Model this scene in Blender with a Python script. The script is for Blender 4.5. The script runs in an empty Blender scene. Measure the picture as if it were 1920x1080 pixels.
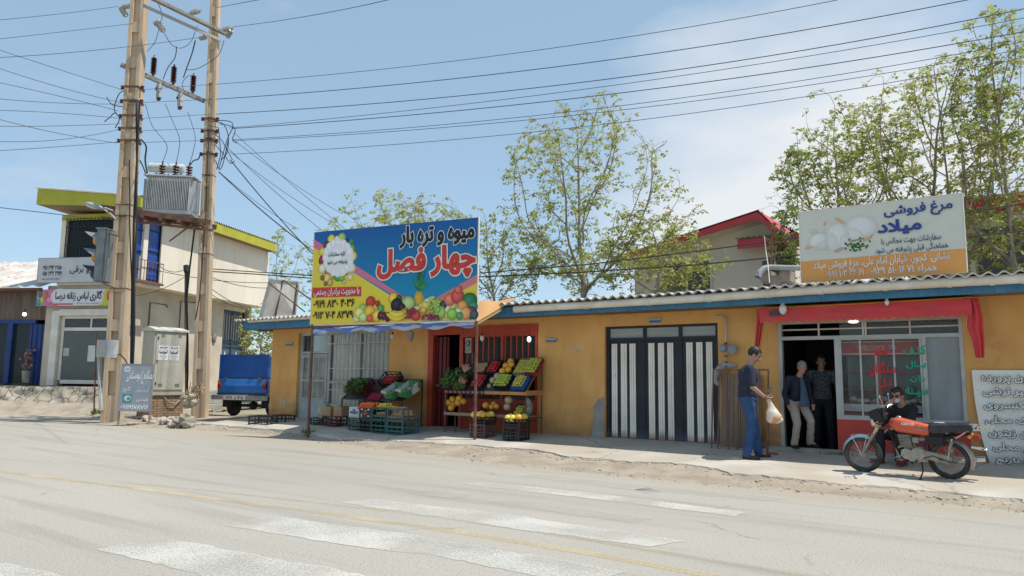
import bpy, bmesh, math, random
from mathutils import Vector, Matrix, noise
from mathutils.geometry import tessellate_polygon
R_ = math.radians
scene = bpy.context.scene
COL = scene.collection
random.seed(7)
# ------------------------------------------------------------------ camera model
FPX = 1387.0; PITCH = R_(7.0); YAW = R_(36.3); ROLL = R_(0.70); CH = 1.4
def cam_axes():
    v = Vector((-math.sin(YAW)*math.cos(PITCH), math.cos(YAW)*math.cos(PITCH), math.sin(PITCH)))
    r = Vector((math.cos(YAW), math.sin(YAW), 0)); u = r.cross(v)
    c, s = math.cos(ROLL), math.sin(ROLL)
    return v, c*r+s*u, -s*r+c*u
VV, RR, UU = cam_axes()
def ray(x, y): return VV+(x-960)/FPX*RR+(540-y)/FPX*UU
O = Vector((0, 0, CH))
def at(x, y, Y=13.3):
    d = ray(x, y); return O+d*(Y/d.y)
def gz(x, y, z=0.1):
    d = ray(x, y); return O+d*((z-CH)/d.z)
def dp(x, y, dep): return O+ray(x, y)*dep
def gh(X, Y):                       # height of the ground
    if Y < 10.4: return 0.0
    if X < -18.6: return 0.03+min(1, (Y-10.4)/3)*0.12
    return 0.03+min(Y-10.4, 3.2)*0.0655
def gs(x, y):
    z = 0.1
    for _ in range(12):
        q = gz(x, y, z); z = gh(q.x, q.y)
    return gz(x, y, z)
# ------------------------------------------------------------------ tagging
def tag(o, label=None, cat=None, group=None, kind=None):
    if label: o['label'] = label
    if cat: o['category'] = cat
    if group: o['group'] = group
    if kind: o['kind'] = kind
    return o
def thing(name, label, cat, loc=(0, 0, 0), rz=0.0, group=None, rot=None):
    o = bpy.data.objects.new(name, None); COL.objects.link(o)
    o.location = loc; o.rotation_euler = rot if rot else (0, 0, rz); o.empty_display_size = 0.1
    return tag(o, label, cat, group)
def pmat(o):
    m = Matrix.LocRotScale(o.location, o.rotation_euler, o.scale)
    return pmat(o.parent) @ m if o.parent else m
# ------------------------------------------------------------------ mesh collector
class MB:
    def __init__(s): s.v = []; s.f = []; s.m = []; s.c = []; s.cm = 0
    def add(s, vs, fs, col=None):
        b = len(s.v); s.v += [Vector(p) for p in vs]
        for f in fs: s.f.append([b+i for i in f]); s.m.append(s.cm); s.c.append(col)
        return s
    def mat(s, i): s.cm = i; return s
    def box(s, c, d, rz=0, M=None, ch=0):
        x, y, z = d[0]/2, d[1]/2, d[2]/2
        vs = [Vector((a*x, b*y, e*z)) for a in (-1, 1) for b in (-1, 1) for e in (-1, 1)]
        m = Matrix.Translation(c) @ (M if M else Matrix.Rotation(rz, 4, 'Z'))
        return s.add([m @ v for v in vs], [(0, 1, 3, 2), (4, 6, 7, 5), (0, 4, 5, 1), (2, 3, 7, 6), (0, 2, 6, 4), (1, 5, 7, 3)])
    def bb(s, x0, x1, y0, y1, z0, z1):
        return s.box(((x0+x1)/2, (y0+y1)/2, (z0+z1)/2), (abs(x1-x0), abs(y1-y0), abs(z1-z0)))
    def tube(s, pts, rad, n=8, cap=True, closed=False):
        pts = [Vector(p) for p in pts]; k = len(pts)
        rs = rad if isinstance(rad, (list, tuple)) else [rad]*k
        vs = []; prev = None
        for i in range(k):
            if closed: t = pts[(i+1) % k]-pts[i-1]
            else: t = pts[min(i+1, k-1)]-pts[max(i-1, 0)]
            if t.length < 1e-9: t = Vector((0, 0, 1))
            t.normalize()
            if prev is None:
                a = Vector((0, 0, 1)) if abs(t.z) < .9 else Vector((1, 0, 0))
                a = (a-t*a.dot(t)).normalized()
            else:
                a = prev-t*prev.dot(t)
                a = a.normalized() if a.length > 1e-6 else t.orthogonal().normalized()
            prev = a; b = t.cross(a)
            for j in range(n):
                th = 2*math.pi*(j+.5)/n
                vs.append(pts[i]+(a*math.cos(th)+b*math.sin(th))*rs[i])
        fs = []
        for i in range(k if closed else k-1):
            i2 = (i+1) % k
            for j in range(n):
                j2 = (j+1) % n
                fs.append((i*n+j, i*n+j2, i2*n+j2, i2*n+j))
        if cap and not closed:
            fs.append(tuple(range(n))[::-1]); fs.append(tuple((k-1)*n+j for j in range(n)))
        return s.add(vs, fs)
    def bar(s, a, b, w, h=None, up=(0, 0, 1)):
        a = Vector(a); b = Vector(b); t = (b-a); L = t.length; t.normalize(); up = Vector(up)
        if abs(t.dot(up)) > .98: up = Vector((0, 1, 0))
        y = up.cross(t).normalized(); z = t.cross(y)
        m = Matrix((t, y, z)).transposed().to_4x4()
        return s.box((a+b)/2, (L, w, h or w), M=m)
    def cone(s, p, axis, prof, n=16):        # lathe: prof = [(t, r)] along axis
        ax = Vector(axis).normalized(); p = Vector(p)
        return s.tube([p+ax*t for t, r in prof], [max(r, 1e-4) for t, r in prof], n)
    def ball(s, c, r, nu=10, nv=7, M=None, col=None, jit=0):
        if not isinstance(r, (tuple, list)): r = (r, r, r)
        c = Vector(c); vs = []
        def P(x, y, z):
            q = Vector((x*r[0], y*r[1], z*r[2]))
            if jit: q *= 1+jit*(noise.noise(q*9+c*3))
            return c+(M @ q if M else q)
        vs.append(P(0, 0, 1))
        for i in range(1, nv):
            a = math.pi*i/nv
            for j in range(nu):
                b = 2*math.pi*j/nu
                vs.append(P(math.sin(a)*math.cos(b), math.sin(a)*math.sin(b), math.cos(a)))
        vs.append(P(0, 0, -1)); fs = []
        for j in range(nu): fs.append((0, 1+j, 1+(j+1) % nu))
        for i in range(nv-2):
            for j in range(nu):
                a = 1+i*nu+j; b = 1+i*nu+(j+1) % nu
                fs.append((a, a+nu, b+nu, b))
        l = len(vs)-1
        for j in range(nu): fs.append((l, 1+(nv-2)*nu+(j+1) % nu, 1+(nv-2)*nu+j))
        return s.add(vs, fs, col)
    def grid(s, fn, nu, nv, closed=False):
        vs = [fn(i/nu, j/nv) for j in range(nv+1) for i in range(nu+1)]
        fs = [(j*(nu+1)+i, j*(nu+1)+i+1, (j+1)*(nu+1)+i+1, (j+1)*(nu+1)+i) for j in range(nv) for i in range(nu)]
        return s.add(vs, fs)
    def poly(s, pts, col=None): return s.add(pts, [tuple(range(len(pts)))], col)
    def prism(s, pts, d):                    # closed polygon pushed along d
        n = len(pts); d = Vector(d); pts = [Vector(p) for p in pts]
        return s.add(pts+[p+d for p in pts], [tuple(range(n))[::-1], tuple(range(n, 2*n))]+[(i, (i+1) % n, n+(i+1) % n, n+i) for i in range(n)])
    def xf(s, M, start=0):
        for i in range(start, len(s.v)): s.v[i] = M @ s.v[i]
        return s
    def build(s, name, mats, parent=None, smooth=False, world=False, loc=None, rz=0, bevel=0, fixn=True):
        if not isinstance(mats, (list, tuple)): mats = [mats]
        vs = s.v
        me = bpy.data.meshes.new(name)
        if world and parent:
            inv = pmat(parent).inverted(); vs = [inv @ v for v in vs]
        elif loc is not None and world:
            inv = (Matrix.Translation(loc) @ Matrix.Rotation(rz, 4, 'Z')).inverted(); vs = [inv @ v for v in vs]
        me.from_pydata(vs, [], s.f)
        for m in mats: me.materials.append(m)
        if len(mats) > 1: me.polygons.foreach_set('material_index', s.m)
        if any(c is not None for c in s.c):
            at_ = me.color_attributes.new('Col', 'FLOAT_COLOR', 'CORNER'); buf = []
            for f, c in zip(s.f, s.c):
                for k in range(len(f)):
                    cc = c if c is not None else (1, 1, 1)
                    if isinstance(cc[0], (tuple, list)): cc = cc[k]
                    buf += [cc[0], cc[1], cc[2], 1]
            at_.data.foreach_set('color', buf)
        if smooth: me.polygons.foreach_set('use_smooth', [True]*len(me.polygons))
        me.update()
        if bevel or fixn:
            bm = bmesh.new(); bm.from_mesh(me)
            if bevel: bmesh.ops.remove_doubles(bm, verts=bm.verts, dist=1e-5)
            if fixn: bmesh.ops.recalc_face_normals(bm, faces=bm.faces)
            if bevel: bmesh.ops.bevel(bm, geom=[e for e in bm.edges if len(e.link_faces) == 2 and e.calc_face_angle(0) > .6], offset=bevel, segments=2, affect='EDGES', clamp_overlap=True)
            bm.to_mesh(me); bm.free()
        if smooth:
            try: me.set_sharp_from_angle(angle=R_(45))
            except Exception: pass
        o = bpy.data.objects.new(name, me); COL.objects.link(o)
        if parent: o.parent = parent
        elif loc is not None: o.location = loc; o.rotation_euler = (0, 0, rz)
        return o
def copy_tree(o, parent=None):
    c = o.copy(); COL.objects.link(c); c.parent = parent
    for ch in [q for q in COL.objects if q.parent == o]: copy_tree(ch, c)
    return c
# ------------------------------------------------------------------ materials
def mat(name, col, rough=.7, col2=None, ns=4., bump=0., bs=None, metal=0., spec=.4, detail=5, lo=.35, hi=.65, streak=0, trans=0, alpha=1, dirt=None, obj=True, coat=0):
    m = bpy.data.materials.new(name); m.use_nodes = True; nt = m.node_tree; N = nt.nodes; L = nt.links
    b = N['Principled BSDF']; b.inputs['Roughness'].default_value = rough; b.inputs['Metallic'].default_value = metal
    b.inputs['Specular IOR Level'].default_value = spec
    if coat: b.inputs['Coat Weight'].default_value = coat; b.inputs['Coat Roughness'].default_value = .08
    if trans: b.inputs['Transmission Weight'].default_value = trans
    if alpha < 1: b.inputs['Alpha'].default_value = alpha
    c1 = (*col, 1); c2 = (*(col2 or [x*.8 for x in col]), 1)
    tc = N.new('ShaderNodeTexCoord')
    co = tc.outputs['Object' if obj else 'Generated']
    mp = N.new('ShaderNodeMapping'); L.new(co, mp.inputs[0])
    if streak: mp.inputs['Scale'].default_value = (1, 1, 1/streak)
    n = N.new('ShaderNodeTexNoise'); n.inputs['Scale'].default_value = ns; n.inputs['Detail'].default_value = detail; L.new(mp.outputs[0], n.inputs[0])
    r = N.new('ShaderNodeMapRange'); r.inputs[1].default_value = lo; r.inputs[2].default_value = hi; L.new(n.outputs[0], r.inputs[0])
    x = N.new('ShaderNodeMix'); x.data_type = 'RGBA'; L.new(r.outputs[0], x.inputs[0]); x.inputs[6].default_value = c1; x.inputs[7].default_value = c2
    out = x.outputs[2]
    if dirt:                                  # (colour, z0, z1): dirt climbing up from the ground
        g = N.new('ShaderNodeNewGeometry'); sp = N.new('ShaderNodeSeparateXYZ'); L.new(g.outputs['Position'], sp.inputs[0])
        n3 = N.new('ShaderNodeTexNoise'); n3.inputs['Scale'].default_value = 3.; n3.inputs['Detail'].default_value = 6; L.new(co, n3.inputs[0])
        ad = N.new('ShaderNodeMath'); ad.operation = 'MULTIPLY_ADD'; L.new(n3.outputs[0], ad.inputs[0]); ad.inputs[1].default_value = -(dirt[2]-dirt[1])*2; L.new(sp.outputs[2], ad.inputs[2])
        r2 = N.new('ShaderNodeMapRange'); r2.inputs[1].default_value = dirt[1]-(dirt[2]-dirt[1]); r2.inputs[2].default_value = dirt[2]-(dirt[2]-dirt[1]); r2.inputs[3].default_value = 1; r2.inputs[4].default_value = 0
        L.new(ad.outputs[0], r2.inputs[0])
        x2 = N.new('ShaderNodeMix'); x2.data_type = 'RGBA'; L.new(r2.outputs[0], x2.inputs[0]); L.new(out, x2.inputs[6]); x2.inputs[7].default_value = (*dirt[0], 1); out = x2.outputs[2]
    L.new(out, b.inputs['Base Color'])
    if bump:
        n2 = N.new('ShaderNodeTexNoise'); n2.inputs['Scale'].default_value = bs or ns*6; n2.inputs['Detail'].default_value = 6; L.new(mp.outputs[0], n2.inputs[0])
        bp = N.new('ShaderNodeBump'); bp.inputs['Strength'].default_value = bump; bp.inputs['Distance'].default_value = .02; L.new(n2.outputs[0], bp.inputs['Height']); L.new(bp.outputs[0], b.inputs['Normal'])
    return m
def vcol(name, rough=.5, spec=.3):
    m = bpy.data.materials.new(name); m.use_nodes = True; N = m.node_tree.nodes
    a = N.new('ShaderNodeVertexColor'); a.layer_name = 'Col'; m.node_tree.links.new(a.outputs[0], N['Principled BSDF'].inputs['Base Color'])
    N['Principled BSDF'].inputs['Roughness'].default_value = rough; N['Principled BSDF'].inputs['Specular IOR Level'].default_value = spec
    return m
def emis(name, col, st):
    m = bpy.data.materials.new(name); m.use_nodes = True; b = m.node_tree.nodes['Principled BSDF']
    b.inputs['Base Color'].default_value = (*col, 1); b.inputs['Emission Color'].default_value = (*col, 1); b.inputs['Emission Strength'].default_value = st
    return m
def glass(name, tint=(.25, .3, .3), al=.45, rough=.03):
    m = bpy.data.materials.new(name); m.use_nodes = True; nt = m.node_tree; N = nt.nodes; L = nt.links
    for q in list(N): N.remove(q)
    o = N.new('ShaderNodeOutputMaterial'); t = N.new('ShaderNodeBsdfTransparent'); g = N.new('ShaderNodeBsdfGlossy'); d = N.new('ShaderNodeBsdfDiffuse')
    g.inputs['Roughness'].default_value = rough; g.inputs['Color'].default_value = (.9, .95, 1, 1); d.inputs['Color'].default_value = (*tint, 1)
    n = N.new('ShaderNodeTexNoise'); n.inputs['Scale'].default_value = 2.5; n.inputs['Detail'].default_value = 8
    mr = N.new('ShaderNodeMapRange'); mr.inputs[3].default_value = al*.6; mr.inputs[4].default_value = al*1.4; L.new(n.outputs[0], mr.inputs[0])
    a = N.new('ShaderNodeMixShader'); L.new(mr.outputs[0], a.inputs[0]); L.new(t.outputs[0], a.inputs[1]); L.new(d.outputs[0], a.inputs[2])
    f = N.new('ShaderNodeFresnel'); f.inputs[0].default_value = 1.28
    b = N.new('ShaderNodeMixShader'); L.new(f.outputs[0], b.inputs[0]); L.new(a.outputs[0], b.inputs[1]); L.new(g.outputs[0], b.inputs[2]); L.new(b.outputs[0], o.inputs[0])
    return m
# ------------------------------------------------------------------ Persian lettering
FORMS = {}
for c, i, n in [('آ',0xFE81,2),('ا',0xFE8D,2),('ب',0xFE8F,4),('ت',0xFE95,4),('ث',0xFE99,4),('ج',0xFE9D,4),('ح',0xFEA1,4),('خ',0xFEA5,4),('د',0xFEA9,2),('ذ',0xFEAB,2),('ر',0xFEAD,2),('ز',0xFEAF,2),('س',0xFEB1,4),('ش',0xFEB5,4),('ص',0xFEB9,4),('ض',0xFEBD,4),('ط',0xFEC1,4),('ظ',0xFEC5,4),('ع',0xFEC9,4),('غ',0xFECD,4),('ف',0xFED1,4),('ق',0xFED5,4),('ل',0xFEDD,4),('م',0xFEE1,4),('ن',0xFEE5,4),('ه',0xFEE9,4),('و',0xFEED,2),('پ',0xFB56,4),('چ',0xFB7A,4),('ژ',0xFB8A,2),('ک',0xFB8E,4),('گ',0xFB92,4),('ی',0xFBFC,4)]:
    FORMS[c] = [chr(i+k) for k in range(n)]
def shape_rtl(s):
    out = []
    dual = lambda c: c == 'ـ' or (c in FORMS and len(FORMS[c]) == 4)
    for i, c in enumerate(s):
        pv = s[i-1] if i else ' '; nx = s[i+1] if i+1 < len(s) else ' '
        if c in FORMS:
            if c == 'ا' and pv == 'ل':
                out[-1] = '\uFEFC' if dual(s[i-2] if i > 1 else ' ') else '\uFEFB'; continue
            p = dual(pv); n = (nx == 'ـ' or nx in FORMS) and dual(c)
            out.append(FORMS[c][(3 if n else 1) if p else (2 if n else 0)])
        else: out.append(c)
    r = out[::-1]; res = []; run = []
    for c in r:
        if c in '۰۱۲۳۴۵۶۷۸۹0123456789': run.append(c)
        else: res += run[::-1]; run = []; res.append(c)
    return ''.join(res+run[::-1])
GL = {}
def curve_loops(body):
    c = bpy.data.curves.new('tmp', 'FONT'); c.body = body; c.size = 1; c.resolution_u = 3
    o = bpy.data.objects.new('tmp', c); COL.objects.link(o); bpy.context.view_layer.update()
    k = o.to_curve(bpy.context.evaluated_depsgraph_get(), apply_modifiers=False)
    loops = []
    for sp in k.splines:
        bp = sp.bezier_points; n = len(bp); L = []
        for i in range(n):
            a = bp[i]; b = bp[(i+1) % n]
            st = (a.handle_right-a.co).cross(b.co-a.co).length < 1e-4 and (b.handle_left-b.co).cross(b.co-a.co).length < 1e-4
            L.append(a.co.copy())
            if not st:
                for t in (.25, .5, .75):
                    q = 1-t; L.append(a.co*q**3+a.handle_right*3*q*q*t+b.handle_left*3*q*t*t+b.co*t**3)
        P = []
        for p in L:
            p = Vector((p.x, p.y))
            if not P or (p-P[-1]).length > 2e-3: P.append(p)
        if len(P) > 2 and (P[0]-P[-1]).length < 2e-3: P.pop()
        if len(P) > 2: loops.append(P)
    o.to_curve_clear(); bpy.data.objects.remove(o); bpy.data.curves.remove(c)
    return loops
def area(P): return sum(P[i-1].x*P[i].y-P[i].x*P[i-1].y for i in range(len(P)))/2
def inside(p, P):
    r = False
    for i in range(len(P)):
        a = P[i-1]; b = P[i]
        if (a.y > p.y) != (b.y > p.y) and p.x < (b.x-a.x)*(p.y-a.y)/(b.y-a.y)+a.x: r = not r
    return r
def maxx(L): return max(p.x for q in L for p in q)
def glyph(ch):
    if ch in GL: return GL[ch]
    ref = curve_loops('|'); w = curve_loops(ch+'|')
    refmin = min(p.x for q in ref for p in q)
    last = [q for q in w if abs(min(p.x for p in q)-max(min(p.x for p in z) for z in w)) < 1e-3]
    adv = min(p.x for q in last for p in q)-refmin
    L = curve_loops(ch) if ch != ' ' else []
    GL[ch] = (L, adv); return GL[ch]
def layout(text, rtl=True):
    s = shape_rtl(text) if rtl else text; x = 0; loops = []
    for ch in s:
        L, a = glyph(ch)
        for q in L: loops.append([Vector((p.x+x, p.y)) for p in q])
        x += a
    return loops
def lettering(mb, text, x0, x1, z0, z1, y=0., bold=0., rtl=True, face=True, ring=0., slant=0.):
    """flat letters fitted into a box of the local XZ plane, facing -Y (y grows backwards)"""
    L = layout(text, rtl)
    xs = [p.x for q in L for p in q]; zs = [p.y for q in L for p in q]
    ax, bx, az, bz = min(xs), max(xs), min(zs), max(zs); sx = (x1-x0)/(bx-ax); sz = (z1-z0)/(bz-az)
    L = [[Vector((x0+(p.x-ax)*sx+slant*(p.y-az)*sz, z0+(p.y-az)*sz)) for p in q] for q in L]
    out = [q for q in L if True]
    # outer contours have one orientation, holes the other
    big = max(L, key=lambda q: abs(area(q))); sg = 1 if area(big) > 0 else -1
    outer = [q for q in L if area(q)*sg > 0]; holes = [q for q in L if area(q)*sg < 0]
    k = 0
    if face:
        for q in outer:
            hs = [h for h in holes if inside(h[0], q)]
            tri = tessellate_polygon([[Vector((p.x, p.y, 0)) for p in z] for z in [q]+hs])
            al = [p for z in [q]+hs for p in z]; k += 1
            mb.add([(p.x, y-(k % 7)*.0003, p.y) for p in al], tri)
    w = bold if not ring else ring
    if w:
        for q in outer+holes:
            n = len(q); s2 = 1 if area(q)*sg > 0 else 1
            vs = []; k += 1
            for i in range(n):
                a = q[i-1]; b = q[i]; c = q[(i+1) % n]
                d1 = (b-a).normalized(); d2 = (c-b).normalized()
                n1 = Vector((d1.y, -d1.x))*sg; n2 = Vector((d2.y, -d2.x))*sg
                m = n1+n2; m = m/max(m.length, .35)*2 if m.length > 1e-3 else n1
                m = m.normalized()*min(1.6, 1/max(.3, m.normalized().dot(n1)))
                o_ = b+m*w
                vs += [(b.x, y+.0006-(k % 5)*.0002, b.y), (o_.x, y+.0016-(k % 5)*.0002, o_.y)]
            mb.add(vs, [(2*i, 2*((i+1) % n), 2*((i+1) % n)+1, 2*i+1) for i in range(n)])
    return mb
M = {}
M['asphalt'] = None
M['concrete'] = mat('concrete', (.42, .39, .34), .9, (.30, .28, .24), 1.3, .5, 30)
M['dirt'] = mat('dirt', (.37, .315, .245), .95, (.27, .225, .17), 2.2, .9, 14)
M['earth'] = mat('earth', (.30, .25, .18), .95, (.22, .20, .13), .6, .8, 6)
M['orange'] = mat('orange_plaster', (.74, .41, .135), .88, (.62, .32, .10), 1.1, .35, 38, dirt=((.36, .2, .085), .25, .8))
M['cream'] = mat('cream_plaster', (.84, .76, .63), .85, (.76, .68, .55), .7, .25, 20, streak=3)
M['beige'] = mat('beige_stone', (.62, .54, .42), .85, (.50, .43, .33), 1.2, .3, 20)
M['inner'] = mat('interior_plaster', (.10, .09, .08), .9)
M['grey_house'] = mat('grey_render', (.80, .77, .70), .9, (.72, .69, .63), .5, .2, 12)
M['blue_sheet'] = mat('blue_painted_sheet', (.055, .20, .34), .5, (.04, .15, .26), 3, .1)
M['gutter'] = mat('cream_gutter', (.76, .70, .59), .45, (.62, .54, .42), 2.5, .05)
M['roof'] = mat('fibre_cement_roof', (.50, .48, .44), .9, (.33, .31, .28), 2, .3)
M['rust_roof'] = mat('rusty_tin_roof', (.60, .57, .53), .7, (.46, .42, .38), 1.1, .2)
M['yellow_tin'] = mat('yellow_green_tin', (.48, .45, .035), .5, (.40, .38, .03), 2)
M['red_tin'] = mat('red_tin', (.60, .06, .08), .5, (.50, .055, .07), 2)
M['red_paint'] = mat('red_paint', (.56, .055, .035), .5, (.42, .045, .03), 2, .1)
M['orange_red'] = mat('orange_red_paint', (.48, .062, .026), .5, (.38, .05, .024), 3, .1)
M['maroon'] = mat('maroon_paint', (.16, .02, .02), .5)
M['white_paint'] = mat('white_paint', (.78, .74, .67), .5, (.66, .62, .54), 3, .05)
M['strip_paint'] = mat('white_strip_paint', (.84, .79, .70), .55, (.74, .68, .58), 3, .05, dirt=((.42, .24, .13), .28, .42))
M['navy'] = mat('navy_paint', (.017, .022, .033), .55, (.012, .014, .018), 3, .1, dirt=((.06, .07, .10), .25, .5))
M['grey_alu'] = mat('grey_aluminium', (.46, .46, .44), .4, (.38, .38, .36), 4, metal=.2)
M['pale_blue'] = mat('pale_blue_paint', (.40, .44, .44), .5, (.31, .34, .34), 3, .1)
M['bar_white'] = mat('dull_white_bars', (.60, .57, .50), .5, (.45, .40, .34), 5)
M['dark_grey'] = mat('dark_grey_metal', (.06, .06, .065), .5)
M['black'] = mat('black_plastic', (.012, .012, .013), .45)
M['rubber'] = mat('rubber', (.035, .032, .03), .85, (.09, .08, .07), 6, .2)
M['rust'] = mat('rusty_steel', (.20, .10, .07), .8, (.11, .055, .04), 6, .2)
M['rust_frame'] = mat('dusty_red_iron', (.24, .12, .10), .8, (.16, .08, .06), 6, .2)
M['pole'] = mat('pole_concrete', (.60, .46, .32), .85, (.46, .35, .24), 2.2, .35, 25, streak=3)
M['steel'] = mat('galvanised_steel', (.30, .29, .27), .55, (.20, .17, .14), 8, .05, metal=.3)
M['trafo'] = mat('transformer_grey', (.48, .50, .50), .5, (.40, .42, .42), 3, .05)
M['ceramic'] = mat('brown_porcelain', (.07, .02, .022), .25, spec=.6)
M['insul'] = mat('grey_insulator', (.42, .42, .40), .4)
M['cable'] = mat('black_cable', (.022, .022, .025), .6)
M['wire'] = mat('overhead_conductor', (.05, .055, .07), .6)
M['cabinet'] = mat('cabinet_beige', (.50, .49, .41), .5, (.43, .42, .35), 2, .05, dirt=((.34, .3, .23), .5, .9))
M['paper'] = mat('paper', (.78, .78, .78), .7)
M['ink'] = mat('black_ink', (.02, .02, .025), .6)
M['brick'] = mat('old_brick', (.34, .22, .14), .9, (.24, .16, .11), 7, .6, 20)
M['stone'] = mat('rough_stone', (.40, .36, .29), .95, (.22, .19, .15), 2.5, .9, 9)
M['rock'] = mat('pale_rock', (.50, .44, .36), .95, (.36, .30, .24), 5, .7, 14)
M['truck_blue'] = mat('truck_blue_paint', (.012, .11, .42), .4, (.02, .13, .40), 3, .05, coat=.3)
M['lamp_red'] = mat('tail_lamp_red', (.45, .03, .02), .2)
M['chrome'] = mat('chrome', (.62, .62, .62), .18, (.5, .5, .5), 6, metal=.95)
M['dull_metal'] = mat('dull_cast_metal', (.34, .31, .27), .5, (.24, .21, .18), 8, .1, metal=.4)
M['bike_orange'] = mat('bike_orange_paint', (.62, .10, .03), .3, (.55, .085, .03), 3, coat=.5)
M['vinyl'] = mat('black_vinyl', (.02, .021, .025), .38, (.04, .042, .05), 9, .25, 14)
M['silver'] = mat('silver_tape', (.36, .36, .36), .4)
M['awning_red'] = mat('red_awning_cloth', (.66, .06, .07), .8, (.58, .06, .065), 2, .1)
M['cord_orange'] = mat('orange_cord', (.75, .30, .03), .6)
M['print'] = vcol('printed_vinyl', .55)
M['blue_tarp'] = mat('blue_white_tarp', (.10, .17, .42), .6, (.50, .54, .60), 2.6, .2, lo=.5, hi=.58)
M['orange_tarp'] = mat('orange_tarp', (.66, .38, .16), .7, (.60, .33, .13), 2)
M['sign_grey'] = mat('blue_grey_sign', (.30, .34, .38), .6, (.25, .29, .33), 3, .05)
M['sign_cream'] = mat('cream_vinyl', (.66, .66, .57), .55, (.62, .62, .54), 2)
M['sign_orange'] = mat('orange_vinyl', (.78, .36, .10), .55, (.74, .33, .09), 2)
M['txt_blue'] = mat('blue_lettering', (.035, .065, .30), .5)
M['txt_white'] = mat('white_lettering', (.82, .80, .76), .6)
M['txt_red'] = mat('red_lettering', (.70, .03, .03), .5)
M['txt_green'] = mat('green_lettering', (.0, .40, .22), .5)
M['banner'] = mat('white_banner_cloth', (.86, .83, .77), .75, (.76, .73, .67), 1.6, .15, 5, dirt=((.42, .38, .31), .25, .5))
M['glass_dark'] = glass('dusty_window_glass', (.30, .31, .28), .16)
M['glass_grey'] = glass('grey_frosted_glass', (.30, .33, .33), .85, .2)
M['glass_clear'] = glass('shop_window_glass', (.22, .27, .25), .05)
M['blue_door'] = mat('blue_shutter_paint', (.012, .05, .20), .5, (.01, .035, .14), 4, .05)
M['brown_sheet'] = mat('brown_corrugated_sheet', (.12, .08, .06), .7, (.19, .14, .11), 3, .1, streak=4)
M['leaf1'] = mat('spring_leaf', (.36, .40, .09), .6, (.27, .33, .07), 2)
M['leaf2'] = mat('olive_leaf', (.31, .33, .08), .6, (.34, .28, .10), 2)
M['leaf3'] = mat('light_leaf', (.46, .50, .14), .6, (.36, .42, .10), 2)
M['leafd'] = mat('dark_leaf', (.05, .085, .025), .6, (.08, .12, .03), 3)
M['bark'] = mat('grey_bark', (.23, .19, .145), .9, (.33, .285, .23), 6, .3, 30)
M['twig'] = mat('twig_bark', (.33, .27, .19), .9)
M['weed'] = mat('weed_green', (.10, .17, .03), .7, (.16, .18, .05), 4)
for k in ('leaf1', 'leaf2', 'leaf3'):
    nt = M[k].node_tree; b = nt.nodes['Principled BSDF']; o = nt.nodes['Material Output']
    tr = nt.nodes.new('ShaderNodeBsdfTranslucent'); mx = nt.nodes.new('ShaderNodeMixShader'); mx.inputs[0].default_value = .5
    src = b.inputs['Base Color'].links[0].from_socket; nt.links.new(src, tr.inputs[0])
    nt.links.new(b.outputs[0], mx.inputs[1]); nt.links.new(tr.outputs[0], mx.inputs[2]); nt.links.new(mx.outputs[0], o.inputs[0])
M['skin'] = mat('skin', (.46, .26, .18), .55, (.40, .21, .15), 12)
M['skin_dark'] = mat('tanned_skin', (.34, .19, .13), .55)
M['hair'] = mat('black_hair', (.015, .012, .012), .6, (.03, .026, .024), 40)
M['hair_grey'] = mat('grey_hair', (.16, .15, .14), .7, (.30, .29, .28), 30)
M['eye'] = mat('eye_dark', (.02, .015, .012), .3)
M['tee_navy'] = mat('navy_cotton', (.016, .022, .045), .9, (.03, .036, .065), 6, .2)
M['jeans'] = mat('blue_denim', (.02, .055, .15), .9, (.04, .095, .22), 5, .3, 30)
M['shoe'] = mat('brown_leather', (.05, .028, .02), .5)
M['shoe_b'] = mat('black_leather', (.015, .014, .014), .5)
M['blazer'] = mat('navy_blazer_wool', (.013, .016, .028), .9, (.02, .024, .04), 5)
M['shirt_blue'] = mat('slate_blue_shirt', (.05, .085, .13), .9, (.065, .11, .16), 6)
M['khaki'] = mat('khaki_trousers', (.44, .38, .31), .9, (.37, .32, .26), 4, .2)
M['shirt_pat'] = mat('grey_patterned_shirt', (.11, .12, .13), .9, (.035, .04, .045), 40, lo=.45, hi=.55)
M['black_cloth'] = mat('black_cloth', (.014, .015, .02), .9, (.025, .025, .03), 5)
M['bag'] = mat('thin_plastic_bag', (.80, .76, .70), .35, (.78, .55, .36), 6)
M['wood'] = mat('weathered_wood', (.42, .31, .20), .85, (.30, .21, .13), 5, .3, streak=3)
M['wood_orange'] = mat('orange_wood', (.52, .25, .10), .7, (.42, .19, .08), 5)
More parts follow.
